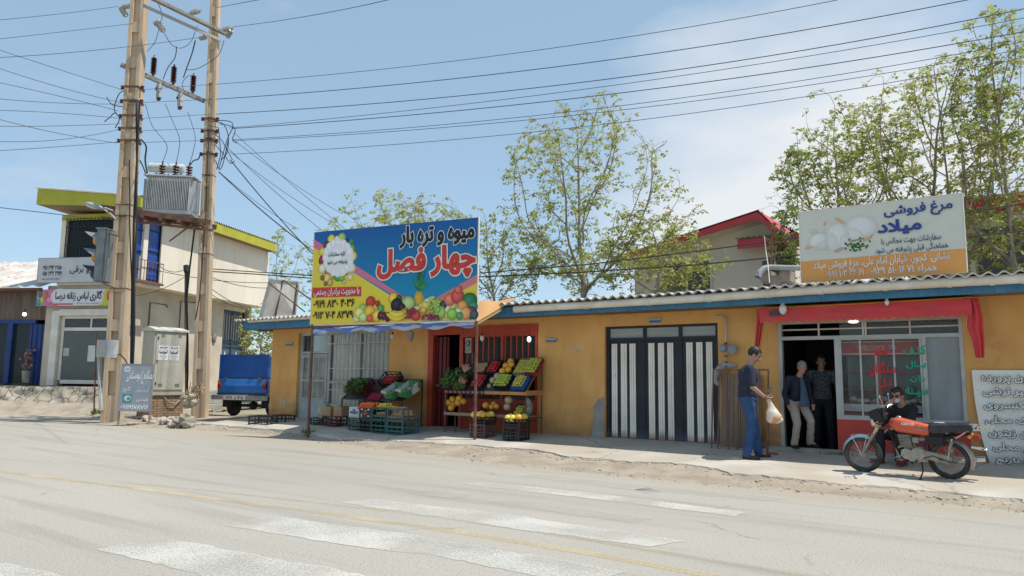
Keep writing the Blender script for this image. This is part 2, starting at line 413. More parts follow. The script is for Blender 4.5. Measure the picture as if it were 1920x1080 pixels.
# asphalt with fine grain, dusty tone and darker patches
def mk_asphalt():
    m = bpy.data.materials.new('dusty_asphalt'); m.use_nodes = True; nt = m.node_tree; N = nt.nodes; L = nt.links; b = N['Principled BSDF']
    b.inputs['Roughness'].default_value = .9; b.inputs['Specular IOR Level'].default_value = .15
    g = N.new('ShaderNodeNewGeometry')
    def nz(s, d, sc=None):
        n = N.new('ShaderNodeTexNoise'); n.inputs['Scale'].default_value = s; n.inputs['Detail'].default_value = d
        if sc:
            mp = N.new('ShaderNodeMapping'); mp.inputs['Scale'].default_value = sc; L.new(g.outputs['Position'], mp.inputs[0]); L.new(mp.outputs[0], n.inputs[0])
        else: L.new(g.outputs['Position'], n.inputs[0])
        return n
    def mix(f, a, bb, lo, hi):
        r = N.new('ShaderNodeMapRange'); r.inputs[1].default_value = lo; r.inputs[2].default_value = hi; L.new(f.outputs[0], r.inputs[0])
        x = N.new('ShaderNodeMix'); x.data_type = 'RGBA'; L.new(r.outputs[0], x.inputs[0])
        for k, v in ((6, a), (7, bb)):
            if isinstance(v, tuple): x.inputs[k].default_value = (*v, 1)
            else: L.new(v, x.inputs[k])
        return x.outputs[2]
    base = mix(nz(.35, 5, (.35, 1, 1)), (.39, .364, .315), (.338, .314, .27), .35, .65)
    dk = mix(nz(1.7, 6, (.12, 1.6, 1)), base, (.265, .25, .225), .52, .78)
    gr = mix(nz(55, 3), dk, (.20, .19, .172), .54, .70)
    gr2 = mix(nz(120, 2), gr, (.47, .455, .415), .60, .75)
    sp = N.new('ShaderNodeSeparateXYZ'); L.new(g.outputs['Position'], sp.inputs[0]); nd = nz(1.4, 6)
    ma = N.new('ShaderNodeMath'); ma.operation = 'MULTIPLY_ADD'; L.new(nd.outputs[0], ma.inputs[0]); ma.inputs[1].default_value = 2.6; L.new(sp.outputs[1], ma.inputs[2])
    rd = N.new('ShaderNodeMapRange'); rd.inputs[1].default_value = 10.2; rd.inputs[2].default_value = 11.9; rd.inputs[4].default_value = .85; L.new(ma.outputs[0], rd.inputs[0])
    xd = N.new('ShaderNodeMix'); xd.data_type = 'RGBA'; L.new(rd.outputs[0], xd.inputs[0]); L.new(gr2, xd.inputs[6]); xd.inputs[7].default_value = (.36, .315, .25, 1)
    vo = N.new('ShaderNodeTexVoronoi'); vo.feature = 'DISTANCE_TO_EDGE'; vo.inputs['Scale'].default_value = .30; nw = nz(2.2, 5); wx = N.new('ShaderNodeMixRGB'); wx.inputs[0].default_value = .35; L.new(g.outputs['Position'], wx.inputs[1]); L.new(nw.outputs['Color'], wx.inputs[2]); L.new(wx.outputs[0], vo.inputs['Vector'])
    rc = N.new('ShaderNodeMapRange'); rc.inputs[1].default_value = .0008; rc.inputs[2].default_value = .004; L.new(vo.outputs['Distance'], rc.inputs[0])
    ncm = nz(.9, 3); rcm = N.new('ShaderNodeMapRange'); rcm.inputs[1].default_value = .5; rcm.inputs[2].default_value = .6; L.new(ncm.outputs[0], rcm.inputs[0]); mxc = N.new('ShaderNodeMath'); mxc.operation = 'MAXIMUM'; L.new(rc.outputs[0], mxc.inputs[0]); inv = N.new('ShaderNodeMath'); inv.operation = 'SUBTRACT'; inv.inputs[0].default_value = 1; L.new(rcm.outputs[0], inv.inputs[1]); L.new(inv.outputs[0], mxc.inputs[1])
    xc = N.new('ShaderNodeMix'); xc.data_type = 'RGBA'; L.new(mxc.outputs[0], xc.inputs[0]); xc.inputs[6].default_value = (.25, .235, .205, 1); L.new(xd.outputs[2], xc.inputs[7])
    L.new(xc.outputs[2], b.inputs['Base Color'])
    n = nz(70, 4); bp = N.new('ShaderNodeBump'); bp.inputs['Strength'].default_value = .5; bp.inputs['Distance'].default_value = .01
    L.new(n.outputs[0], bp.inputs['Height']); L.new(bp.outputs[0], b.inputs['Normal'])
    return m
M['asphalt'] = mk_asphalt()
def worn_paint(name, col, keep=.5, soft=.1):
    m = bpy.data.materials.new(name); m.use_nodes = True; nt = m.node_tree; N = nt.nodes; L = nt.links; b = N['Principled BSDF']
    b.inputs['Base Color'].default_value = (*col, 1); b.inputs['Roughness'].default_value = .85; b.inputs['Specular IOR Level'].default_value = .2
    g = N.new('ShaderNodeNewGeometry'); f = []
    for s, d, w in ((1.3, 5, .42), (75, 4, .58)):
        n = N.new('ShaderNodeTexNoise'); n.inputs['Scale'].default_value = s; n.inputs['Detail'].default_value = d; L.new(g.outputs['Position'], n.inputs[0]); f.append((n, w))
    a = N.new('ShaderNodeMath'); a.operation = 'MULTIPLY'; a.inputs[1].default_value = f[0][1]; L.new(f[0][0].outputs[0], a.inputs[0])
    c = N.new('ShaderNodeMath'); c.operation = 'MULTIPLY_ADD'; c.inputs[1].default_value = f[1][1]; L.new(f[1][0].outputs[0], c.inputs[0]); L.new(a.outputs[0], c.inputs[2])
    r = N.new('ShaderNodeMapRange'); r.inputs[1].default_value = keep-soft; r.inputs[2].default_value = keep+soft; r.inputs[3].default_value = .92; r.inputs[4].default_value = .0; L.new(c.outputs[0], r.inputs[0])
    L.new(r.outputs[0], b.inputs['Alpha']); return m
M['line_white'] = worn_paint('worn_white_road_paint', (.53, .515, .465), .55, .10)
M['line_white_faint'] = worn_paint('very_worn_white_road_paint', (.48, .465, .425), .47, .10)
M['line_yellow'] = worn_paint('worn_yellow_road_paint', (.50, .415, .27), .53, .08)
M['line_yellow_faint'] = worn_paint('faded_yellow_road_paint', (.48, .41, .29), .46, .1)

def mk_rubble():
    m = mat('rubble_masonry', (.46, .40, .31), .95, (.34, .29, .22), 3, .9, 12); nt = m.node_tree; N = nt.nodes; L = nt.links; b = N['Principled BSDF']; src = b.inputs['Base Color'].links[0].from_socket
    v = N.new('ShaderNodeTexVoronoi'); v.feature = 'DISTANCE_TO_EDGE'; v.inputs['Scale'].default_value = 3.4; tc = N.new('ShaderNodeTexCoord'); n = N.new('ShaderNodeTexNoise'); n.inputs['Scale'].default_value = 4; L.new(tc.outputs['Object'], n.inputs[0])
    w = N.new('ShaderNodeMixRGB'); w.inputs[0].default_value = .22; L.new(tc.outputs['Object'], w.inputs[1]); L.new(n.outputs['Color'], w.inputs[2]); L.new(w.outputs[0], v.inputs['Vector'])
    v2 = N.new('ShaderNodeTexVoronoi'); v2.inputs['Scale'].default_value = 3.4; L.new(w.outputs[0], v2.inputs['Vector']); hs = N.new('ShaderNodeSeparateColor'); L.new(v2.outputs['Color'], hs.inputs[0])
    r = N.new('ShaderNodeMapRange'); r.inputs[1].default_value = .0; r.inputs[2].default_value = .035; L.new(v.outputs['Distance'], r.inputs[0])
    x1 = N.new('ShaderNodeMix'); x1.data_type = 'RGBA'; L.new(hs.outputs[0], x1.inputs[0]); L.new(src, x1.inputs[6]); x1.inputs[7].default_value = (.50, .44, .35, 1)
    x = N.new('ShaderNodeMix'); x.data_type = 'RGBA'; L.new(r.outputs[0], x.inputs[0]); x.inputs[6].default_value = (.30, .255, .19, 1); L.new(x1.outputs[2], x.inputs[7]); L.new(x.outputs[2], b.inputs['Base Color'])
    bp = N.new('ShaderNodeBump'); bp.inputs['Strength'].default_value = 1; bp.inputs['Distance'].default_value = .06; L.new(r.outputs[0], bp.inputs['Height']); L.new(bp.outputs[0], b.inputs['Normal']); return m
M['rubble'] = mk_rubble()

def weather(m, col, sc, lo, hi, streak=(1, 1, 1), detail=8):
    nt = m.node_tree; N = nt.nodes; L = nt.links; b = N['Principled BSDF']; src = b.inputs['Base Color'].links[0].from_socket
    g = N.new('ShaderNodeNewGeometry'); mp = N.new('ShaderNodeMapping'); mp.inputs['Scale'].default_value = streak; L.new(g.outputs['Position'], mp.inputs[0]); n = N.new('ShaderNodeTexNoise'); n.inputs['Scale'].default_value = sc; n.inputs['Detail'].default_value = detail; n.inputs['Roughness'].default_value = .65; L.new(mp.outputs[0], n.inputs[0])
    r = N.new('ShaderNodeMapRange'); r.inputs[1].default_value = lo; r.inputs[2].default_value = hi; r.inputs[4].default_value = .75; L.new(n.outputs[0], r.inputs[0]); x = N.new('ShaderNodeMix'); x.data_type = 'RGBA'; L.new(r.outputs[0], x.inputs[0]); L.new(src, x.inputs[6]); x.inputs[7].default_value = (*col, 1); L.new(x.outputs[2], b.inputs['Base Color'])
weather(M['orange'], (.58, .29, .095), 1.5, .50, .72, (3.2, 1, .45)); weather(M['orange'], (.74, .46, .22), 2.2, .58, .78); weather(M['orange'], (.30, .17, .08), 7, .66, .74)
weather(M['cream'], (.60, .52, .40), 1.2, .52, .75, (2.5, 2.5, .3)); weather(M['pole'], (.42, .31, .21), 2.5, .50, .70, (2, 2, .5)); weather(M['awning_red'], (.50, .10, .10), 3, .5, .75); weather(M['strip_paint'], (.55, .40, .26), 5, .62, .72)
weather(M['cabinet'], (.40, .36, .27), 2.5, .55, .75, (1, 1, .4)); weather(M['truck_blue'], (.10, .14, .22), 3, .58, .75); weather(M['bike_orange'], (.42, .20, .10), 7, .58, .75); weather(M['gutter'], (.46, .36, .25), 2.5, .6, .75)
weather(M['rust_roof'], (.32, .15, .11), 1.6, .54, .66, (.22, 2.2, 2.2)); weather(M['rust_roof'], (.30, .17, .11), 3, .60, .70, (.5, 2, 2))
weather(M['concrete'], (.28, .24, .18), 2, .5, .7); weather(M['roof'], (.22, .20, .17), 3, .55, .75)

nt = M['brick'].node_tree; bt_ = nt.nodes.new('ShaderNodeTexBrick'); g_ = nt.nodes.new('ShaderNodeTexCoord'); mp_ = nt.nodes.new('ShaderNodeMapping'); mp_.inputs['Rotation'].default_value = (R_(90), 0, 0); nt.links.new(g_.outputs['Object'], mp_.inputs[0]); nt.links.new(mp_.outputs[0], bt_.inputs[0])
bt_.inputs['Scale'].default_value = 1; bt_.inputs['Brick Width'].default_value = .22; bt_.inputs['Row Height'].default_value = .07; bt_.inputs['Mortar Size'].default_value = .008; bt_.inputs['Color1'].default_value = (.38, .25, .15, 1); bt_.inputs['Color2'].default_value = (.26, .17, .11, 1); bt_.inputs['Mortar'].default_value = (.12, .10, .08, 1)
nt.links.new(bt_.outputs[0], nt.nodes['Principled BSDF'].inputs['Base Color'])
# ------------------------------------------------------------------ ground, road, verge, pavement, hill
def lerp_list(P, x):
    if x <= P[0][0]: return P[0][1]
    for a, b in zip(P, P[1:]):
        if x <= b[0]: return a[1]+(b[1]-a[1])*(x-a[0])/(b[0]-a[0])
    return P[-1][1]
EDGE = sorted([(gz(x, y, 0).x, gz(x, y, 0).y) for x, y in [(0, 770), (160, 781), (194, 790), (225, 798), (264, 802), (340, 804), (400, 807), (550, 818), (700, 838), (1000, 875), (1300, 905), (1600, 930), (1920, 957)]])
def redge(X): return lerp_list(EDGE, X)+.10*noise.noise(Vector((X*1.3, 0, 0)))+.05*noise.noise(Vector((X*6, 3, 0)))
m = MB(); m.add([(-900, -500, -.05), (900, -500, -.05), (900, 1500, -.05), (-900, 1500, -.05)], [(0, 1, 2, 3)])
tag(m.build('ground', M['earth']), kind='structure')
m = MB(); xs = [-120+i*.5 for i in range(360)]; vs = []; fs = []
for i, x in enumerate(xs): vs += [(x, -40, 0), (x, redge(x) if -45 < x < 15 else redge(max(-45, min(15, x))), 0)]
for i in range(len(xs)-1): fs.append((2*i, 2*i+2, 2*i+3, 2*i+1))
m.add(vs, fs); tag(m.build('road', M['asphalt']), kind='structure')
# verge of trodden dirt and gravel
def vz(X, Y):
    e = redge(X); k = max(0, min(1, (Y-e)/.25))
    n = .022*noise.noise(Vector((X*1.7, Y*2.3, 0)))+.012*noise.noise(Vector((X*6, Y*7, 1)))
    mound = .20*k*math.exp(-((X+22.6)/1.5)**2-((Y-10.55)/.45)**2)
    return .006+k*(gh(X, Y)*.8+n+.012)+mound
m = MB(); nx = 640; ny = 16; vs = []; fs = []
for j in range(ny+1):
    for i in range(nx+1):
        X = -42+i*(50/nx); e = redge(X)-.12; Y = e+(13.9-e)*(j/ny)**1.35
        z = vz(X, Y) if j else -.02
        vs.append((X, Y, z))
fs = [(j*(nx+1)+i, j*(nx+1)+i+1, (j+1)*(nx+1)+i+1, (j+1)*(nx+1)+i) for j in range(ny) for i in range(nx)]
m.add(vs, fs); tag(m.build('dirt_verge', M['dirt'], smooth=True), kind='structure')
# concrete pavement in front of the shops
PE = sorted([(gs(x, y).x, gs(x, y).y) for x, y in [(500, 806), (560, 812), (640, 822), (800, 832), (900, 838), (1010, 846), (1060, 858), (1180, 868), (1280, 872), (1400, 893), (1560, 908), (1750, 925), (1920, 940)]])
def pedge(X): return max(redge(X)+.15, lerp_list(PE, X)+.10*noise.noise(Vector((X*1.9, 7, 0)))+.07*noise.noise(Vector((X*7, 9, 0))))
m = MB(); nx = 300; ny = 10; vs = []
for j in range(ny+2):
    for i in range(nx+1):
        X = -18.9+i*(22/nx); e = pedge(X)
        if j == 0: vs.append((X, e-.04, .0)); continue
        Y = e+(13.55-e)*((j-1)/ny); k = min(1, (j-1)/1.0)
        cr_ = .0
        vs.append((X, Y, gh(X, Y)+.034+.006*noise.noise(Vector((X*2, Y*2, 5)))-(.006 if j == 1 else 0)))
m.add(vs, [(j*(nx+1)+i, j*(nx+1)+i+1, (j+1)*(nx+1)+i+1, (j+1)*(nx+1)+i) for j in range(ny+1) for i in range(nx)])
def mk_pave():
    m_ = mat('worn_pavement', (.50, .46, .395), .9, (.39, .355, .30), 1.1, .5, 30); nt = m_.node_tree; N = nt.nodes; L = nt.links
    b = N['Principled BSDF']; src = b.inputs['Base Color'].links[0].from_socket
    v = N.new('ShaderNodeTexVoronoi'); v.feature = 'DISTANCE_TO_EDGE'; v.inputs['Scale'].default_value = .42
    g = N.new('ShaderNodeNewGeometry'); n = N.new('ShaderNodeTexNoise'); n.inputs['Scale'].default_value = 3; n.inputs['Detail'].default_value = 5; L.new(g.outputs['Position'], n.inputs[0])
    a = N.new('ShaderNodeMixRGB'); a.inputs[0].default_value = .25; L.new(g.outputs['Position'], a.inputs[1]); L.new(n.outputs['Color'], a.inputs[2]); L.new(a.outputs[0], v.inputs['Vector'])
    r = N.new('ShaderNodeMapRange'); r.inputs[1].default_value = .001; r.inputs[2].default_value = .007; L.new(v.outputs['Distance'], r.inputs[0])
    n5 = N.new('ShaderNodeTexNoise'); n5.inputs['Scale'].default_value = .8; n5.inputs['Detail'].default_value = 6; L.new(g.outputs['Position'], n5.inputs[0])
    r5 = N.new('ShaderNodeMapRange'); r5.inputs[1].default_value = .44; r5.inputs[2].default_value = .60; L.new(n5.outputs[0], r5.inputs[0])
    y = N.new('ShaderNodeMix'); y.data_type = 'RGBA'; L.new(r5.outputs[0], y.inputs[0]); L.new(src, y.inputs[6]); y.inputs[7].default_value = (.40, .345, .27, 1)
    x = N.new('ShaderNodeMix'); x.data_type = 'RGBA'; L.new(r.outputs[0], x.inputs[0]); x.inputs[6].default_value = (.30, .27, .21, 1); L.new(y.outputs[2], x.inputs[7]); L.new(x.outputs[2], b.inputs['Base Color'])
    return m_
tag(m.build('pavement', mk_pave(), smooth=True), kind='structure')
# loose gravel on the verge (uncountable)
m = MB(); rg = random.Random(3)
for k in range(1500):
    X = rg.uniform(-26, 1.5); e = redge(X); Y = e+abs(rg.gauss(0, .45))-.2; r = rg.uniform(.005, .016)*(1 if rg.random() < .95 else 2.2)
    z = vz(X, Y)+r*.2 if Y > e-.1 else r*.3
    m.ball((X, Y, z), (r, r*rg.uniform(.6, 1), r*.6), 5, 3, Matrix.Rotation(rg.random()*6, 4, 'Z'), jit=.5)
for k in range(420):
    X = rg.uniform(-17.5, 1); e = pedge(X); Y = e-abs(rg.gauss(0, .16))+.02; r = rg.uniform(.010, .035)*(1 if rg.random() < .93 else 1.8); m.ball((X, Y, vz(X, Y)+r*.15), (r, r*rg.uniform(.5, .9), r*.45), 6, 4, Matrix.Rotation(rg.random()*6, 4, 'Z'), jit=.8)
tag(m.build('loose_gravel', M['rock']), 'small pale stones and grit scattered along the dirty edge of the road', 'gravel', kind='stuff')
# road markings
def quadmark(m, P, z=.0034):
    Q = [gz(x, y, 0) for x, y in P]; out = []
    for i, a in enumerate(Q):
        b = Q[(i+1) % len(Q)]; n = max(1, int((b-a).length/.07)); nn = Vector((a.y-b.y, b.x-a.x, 0)).normalized()
        for k in range(n): q = a.lerp(b, k/n); w_ = .035*noise.noise(q*3)+.03*noise.noise(q*11); out.append((q.x+nn.x*w_, q.y+nn.y*w_, z))
    m.poly(out)
def band(m, P, w, z=.0018):
    Q = [gz(x, y, 0) for x, y in P]; vs = []
    for i, q in enumerate(Q):
        t = (Q[min(i+1, len(Q)-1)]-Q[max(i-1, 0)]).normalized(); n = Vector((-t.y, t.x, 0))
        vs += [Vector((q.x, q.y, z))+n*w/2, Vector((q.x, q.y, z))-n*w/2]
    m.add(vs, [(2*i, 2*i+1, 2*i+3, 2*i+2) for i in range(len(Q)-1)])
m = MB(); band(m, [(-300, 846), (0, 884), (200, 909), (400, 935), (640, 967), (850, 996), (1100, 1037), (1330, 1079), (1700, 1150)], .13)
tag(m.build('centre_line', M['line_yellow']), kind='structure')
m = MB(); band(m, [(200, 902), (400, 921), (700, 955), (960, 990), (1200, 1028), (1480, 1076), (1700, 1116)], .10)
tag(m.build('faded_centre_line', M['line_yellow_faint']), kind='structure')
m = MB()
quadmark(m, [(182, 1031), (300, 1007), (420, 1030), (700, 1082), (800, 1103), (560, 1125)], .0034)
quadmark(m, [(417, 986), (505, 968), (760, 1001), (1172, 1072), (1100, 1098), (800, 1040), (700, 1030)], .0034)
quadmark(m, [(640, 943), (700, 937), (930, 962), (1290, 1016), (1220, 1026), (960, 991)], .0034)
quadmark(m, [(868, 908), (900, 904), (1110, 924), (1394, 961), (1378, 969), (1150, 940)], .0034)
quadmark(m, [(-80, 1065), (20, 1056), (120, 1082), (180, 1098), (0, 1110)], .0034)
tag(m.build('crosswalk_stripes', M['line_white']), kind='structure')
m = MB()
quadmark(m, [(760, 926), (810, 917), (880, 926), (860, 936)], .0034)
quadmark(m, [(905, 941), (950, 936), (1230, 972), (1190, 981)], .0034)
quadmark(m, [(970, 893), (1000, 888), (1230, 912), (1480, 934), (1440, 940), (1180, 918)], .0034)
quadmark(m, [(1190, 918), (1215, 914), (1240, 922), (1210, 926)], .0034)
tag(m.build('worn_crosswalk_stripes', M['line_white_faint']), kind='structure')
# far hill on the left
m = MB(); vs = []; nx = 60
for j in range(7):
    for i in range(nx+1):
        a = R_(150+i*60/nx); r = 300+j*35; k = [0, .35, .62, .85, 1, .8, 0][j]
        rise = max(0, min(1, (math.degrees(a)-152)/14)); rise = rise*rise*(3-2*rise)
        hgt = (14+46*rise+9*noise.noise(Vector((a*6, 1, 2)))+4*noise.noise(Vector((a*22, 4, j*.4))))*k
        vs.append((r*math.cos(a), r*math.sin(a), hgt))
m.add(vs, [(j*(nx+1)+i, j*(nx+1)+i+1, (j+1)*(nx+1)+i+1, (j+1)*(nx+1)+i) for j in range(6) for i in range(nx)])
tag(m.build('hill', mat('dry_hillside', (.25, .20, .16), .95, (.20, .19, .12), .03), smooth=True), kind='structure')
# ------------------------------------------------------------------ long orange shop building
FY = 13.3; WT = 2.895
def fx(x, y): return at(x, y, FY).x
XL = -18.42; XR = 1.2
bd = thing('shop_building', 'long low orange plastered row of shops under a corrugated roof and blue fascia', 'building', (XL, FY, 0))
OP = [(fx(557, 700), fx(728, 700), .24, 2.60), (fx(804, 700), fx(1008, 700), .22, 2.60), (-7.41, -5.03, .20, 2.48), (-3.93, -1.14, .27, 2.44)]
m = MB(); x = XL
for a, b, z0, z1 in OP:
    m.bb(x, a, FY, FY+.3, -.1, WT); m.bb(a, b, FY, FY+.3, z1, WT-.003); x = b
m.bb(x, XR, FY, FY+.3, -.1, WT)
m.bb(XL, XL+.3, FY+.3, 19, -.1, WT); m.bb(XR-.3, XR, FY+.3, 19, -.1, WT); m.bb(XL, XR, 19, 19.3, -.1, WT)
# shallow plaster band over the garage
m.bb(-7.62, -4.30, FY-.022, FY, 2.50, 2.72)
m.build('wall', M['orange'], bd, world=True)
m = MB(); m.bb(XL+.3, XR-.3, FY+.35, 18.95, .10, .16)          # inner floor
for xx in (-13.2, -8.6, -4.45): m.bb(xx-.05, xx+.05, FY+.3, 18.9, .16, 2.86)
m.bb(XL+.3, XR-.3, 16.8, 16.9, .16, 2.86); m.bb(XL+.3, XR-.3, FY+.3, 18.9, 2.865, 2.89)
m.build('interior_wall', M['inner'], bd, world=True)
# cement patch and peeled plaster
m = MB()
def patch(P, d=.006, seed=0):
    rg = random.Random(seed); Q = []
    pts = [at(px_, py_, FY) for px_, py_ in P]
    for i in range(len(pts)):
        a = pts[i]; b = pts[(i+1) % len(pts)]
        for k in range(5):
            q = a.lerp(b, k/5); Q.append(Vector((q.x+rg.uniform(-.014, .014), FY-d, q.z+rg.uniform(-.014, .014))))
    m.poly(Q)
patch([(1133, 744), (1122, 748), (1113, 762), (1112, 795), (1109, 822), (1134, 826)])
m.build('cement_patch', mat('bare_cement', (.34, .33, .30), .95, (.26, .25, .23), 5, .5), bd, world=True)
m = MB(); patch([(522, 757), (528, 748), (536, 750), (535, 764), (526, 765)], seed=2); patch([(546, 752), (549, 751), (549, 768), (546, 770)], seed=3); patch([(503, 758), (508, 756), (510, 764), (504, 766)], seed=4)
patch([(1073, 653), (1089, 654), (1088, 660), (1074, 659)], seed=5)
m.build('peeled_plaster', mat('peeled_plaster', (.58, .44, .28), .95, (.46, .34, .2), 9), bd, world=True)
# fascia, soffit, gutter, roof
m = MB(); 
def fas(x0, x1, z0=2.715, z1=2.93, Y=12.68):
    n = int((x1-x0)/.035); vs = []
    for i in range(n+1):
        X = x0+(x1-x0)*i/n; y = Y+(.0, .0, .016, .016)[i % 4]; vs += [(X, y, z0), (X, y, z1)]
    m.add(vs, [(2*i, 2*i+2, 2*i+3, 2*i+1) for i in range(n)])
fas(-19.0, XR+.3)
vs = []
for i in range(60):
    Y = 12.69+i*.035; xx = -19.0+(.0, .0, .016, .016)[i % 4]; vs += [(xx, Y, 2.715), (xx, Y, 2.93)]
m.add(vs, [(2*i, 2*i+2, 2*i+3, 2*i+1) for i in range(59)])
m.build('fascia', M['blue_sheet'], bd, world=True, fixn=False)
m = MB(); m.bb(-18.98, XR+.3, 12.70, FY-.003, 2.735, 2.75); m.bb(-18.98, XL-.003, FY, 14.7, 2.735, 2.75); m.build('soffit', mat('stained_soffit', (.20, .15, .10), .9), bd, world=True)
m = MB()
def gutter(P, r=.055, lip=.0):
    n = 9
    Q = [Vector(p) for p in P]
    for a, b in zip(Q, Q[1:]):
        vs = []
        for p in (a, b):
            for j in range(n+9):
                th = 2*math.pi*j/(n+9); vs.append(p+Vector((0, math.cos(th)*r, math.sin(th)*r*1.15)))
        k = n+9; m.add(vs, [(j, (j+1) % k, k+(j+1) % k, k+j) for j in range(k)])
        m.tube([b+Vector((-.03, 0, -.012)), b+Vector((.03, 0, -.012))], r*1.12, 12)
GP = [(965, 580), (1040, 575), (1100, 572), (1216, 565), (1330, 558), (1440, 550), (1540, 543), (1660, 536), (1780, 529), (1860, 525), (1920, 521.5)]
gq = [at(a, b, 12.6) for a, b in GP]; gq = [Vector((p.x, 12.6, p.z+.0)) for p in gq]; gq.append(Vector((XR, 12.6, gq[-1].z)))
gutter(gq, .064); m.build('gutter', M['gutter'], bd, world=True, smooth=True); m = MB()
gl = [at(467, 603, 12.6), at(520, 601, 12.6), at(583, 599, 12.6), at(640, 597, 12.6)]
gutter([Vector((p.x, 12.6, 2.965)) for p in gl], .055)
m.build('gutter', M['gutter'], bd, world=True, smooth=True)
m = MB(); lam = .19
nx = int(21.6/ (lam/8))
def rf(u, v): X = -19.2+u*21.4; Y = 12.52+v*6.9; return (X, Y, 2.985+.05*(Y-12.5)+.027*math.sin(2*math.pi*X/lam)+.008*noise.noise(Vector((X*.8, Y, 0))))
m.grid(rf, nx, 3)
def rf2(u, v): x, y, z = rf(u, v); return (x, y, z-.012)
m.grid(rf2, nx, 3)
m.build('roof', M['roof'], bd, world=True, smooth=True, fixn=False)
n_ = nx+1; m = MB(); vs = []
for dz, dy in ((.006, 0), (.006, -.02), (-.016, -.02), (-.02, 0)): vs += [Vector(rf(i/nx, 0))+Vector((0, dy, dz)) for i in range(nx+1)]
m.add(vs, [(k*n_+i, k*n_+i+1, (k+1)*n_+i+1, (k+1)*n_+i) for k in range(3) for i in range(nx)])
m.build('roof_edge', mat('sunlit_tint_edge', (.62, .59, .53), .8, (.45, .42, .38), 2.2), bd, world=True, smooth=True, fixn=False)  # edge coloured paler than the sheet, painting in sunlit wave tops
m = MB()      # hidden slab added under the sheet to block light leaks
m.bb(-19.0, XR+.2, 12.78, 19.2, 2.90, 2.945); m.build('light_block_slab', M['dark_grey'], bd, world=True)
# small blue number plates
for k, (x0, y0, x1, y1) in enumerate([(536, 643, 548, 648), (1024, 635, 1043, 641), (1218, 597, 1240, 605)]):
    a = at(x0, y0, FY-.03); b = at(x1, y1, FY-.03)
    pl = MB().bb(a.x, b.x, FY-.045, FY-.027, b.z, a.z).build('number_plate', M['pale_blue'], bd, world=True)
    MB().bb(a.x+.004, b.x-.004, FY-.05, FY-.046, b.z+.004, b.z+(a.z-b.z)*.5).build('lower_band', mat('plate_blue%d' % k, (.02, .13, .42), .4), pl, world=True).matrix_parent_inverse = Matrix()
    q = bd.children[-1] if False else None
# --- 1 barred shop front on the left
a, b, z0, z1 = OP[0]; dm = a+(b-a)*0.335
f = MB(); Y = FY+.12
for X in (a+.03, dm, b-.03): f.bb(X-.03, X+.03, Y-.03, Y+.03, z0, z1)
f.bb(a+.06, dm-.03, Y-.028, Y+.028, z1-.06, z1); f.bb(dm+.03, b-.06, Y-.028, Y+.028, z1-.06, z1)
f.bb(a+.06, dm-.03, Y-.028, Y+.028, 2.03, 2.09); f.bb(dm+.03, b-.06, Y-.028, Y+.028, .27, .33); f.bb(dm+.03, b-.06, Y-.025, Y+.025, 1.22, 1.28)
f.bb((dm+b)/2-.03, (dm+b)/2+.03, Y-.027, Y+.027, .33, z1-.06)
wf = f.build('shop_window', M['pale_blue'], bd, world=True)
m = MB(); m.bb(dm+.03, b-.06, Y+.03, Y+.036, .3, z1-.06); m.bb(a+.06, dm-.03, Y+.03, Y+.036, 2.09, z1-.06); m.build('pane', M['glass_dark'], wf, world=True)
m = MB()
rgc = random.Random(5); n = 60; vs = []
for i in range(n+1):
    X = dm+.05+(b-dm-.12)*i/n; yy = Y+.10+.03*math.sin(i*1.3)+.01*rgc.random(); vs += [(X, yy, .35), (X, yy, 2.55)]
m.add(vs, [(2*i, 2*i+2, 2*i+3, 2*i+1) for i in range(n)]); m.build('curtain', mat('grey_green_curtain', (.66, .65, .54), .9, (.40, .40, .32), 2.2, streak=4), bd, world=True)
dr = MB(); 
dr.bb(a+.07, a+.13, Y-.04, Y, z0+.02, 2.02); dr.bb(dm-.10, dm-.04, Y-.04, Y, z0+.02, 2.02)
for zz in (z0+.05, 1.98, 1.28, .76): dr.bb(a+.13, dm-.10, Y-.037, Y-.003, zz-.03, zz+.03)
dr.bb(a+.13, dm-.10, Y-.03, Y-.012, z0+.08, .73)
dr = dr.build('door', M['pale_blue'], bd, world=True)
MB().bb(a+.13, dm-.10, Y+.0, Y+.006, .79, 1.95).build('pane', mat('dusty_pane', (.30, .32, .28), .3, (.15, .16, .14), 3), dr, world=True)
m = MB(); n = 5
for i in range(n): X = a+.2+(dm-a-.36)*i/(n-1); m.tube([(X, Y-.07, .78), (X, Y-.07, 1.97)], .008, 6)
for zz in (.8, 1.3, 1.93): m.bar((a+.1, Y-.07, zz), (dm-.06, Y-.07, zz), .016)
m.build('door_grille', M['bar_white'], dr, world=True)
m = MB(); n = 15; Yb = FY-.03
for i in range(n): X = dm+.02+(b-dm-.04)*i/(n-1); m.tube([(X, Yb, .62), (X, Yb, 2.64)], .0125, 6)
for zz in (.66, 1.05, 1.62, 2.28, 2.60): m.bar((dm-.02, Yb+.018, zz), (b+.02, Yb+.018, zz), .018)
m.build('window_grille', M['bar_white'], bd, world=True)
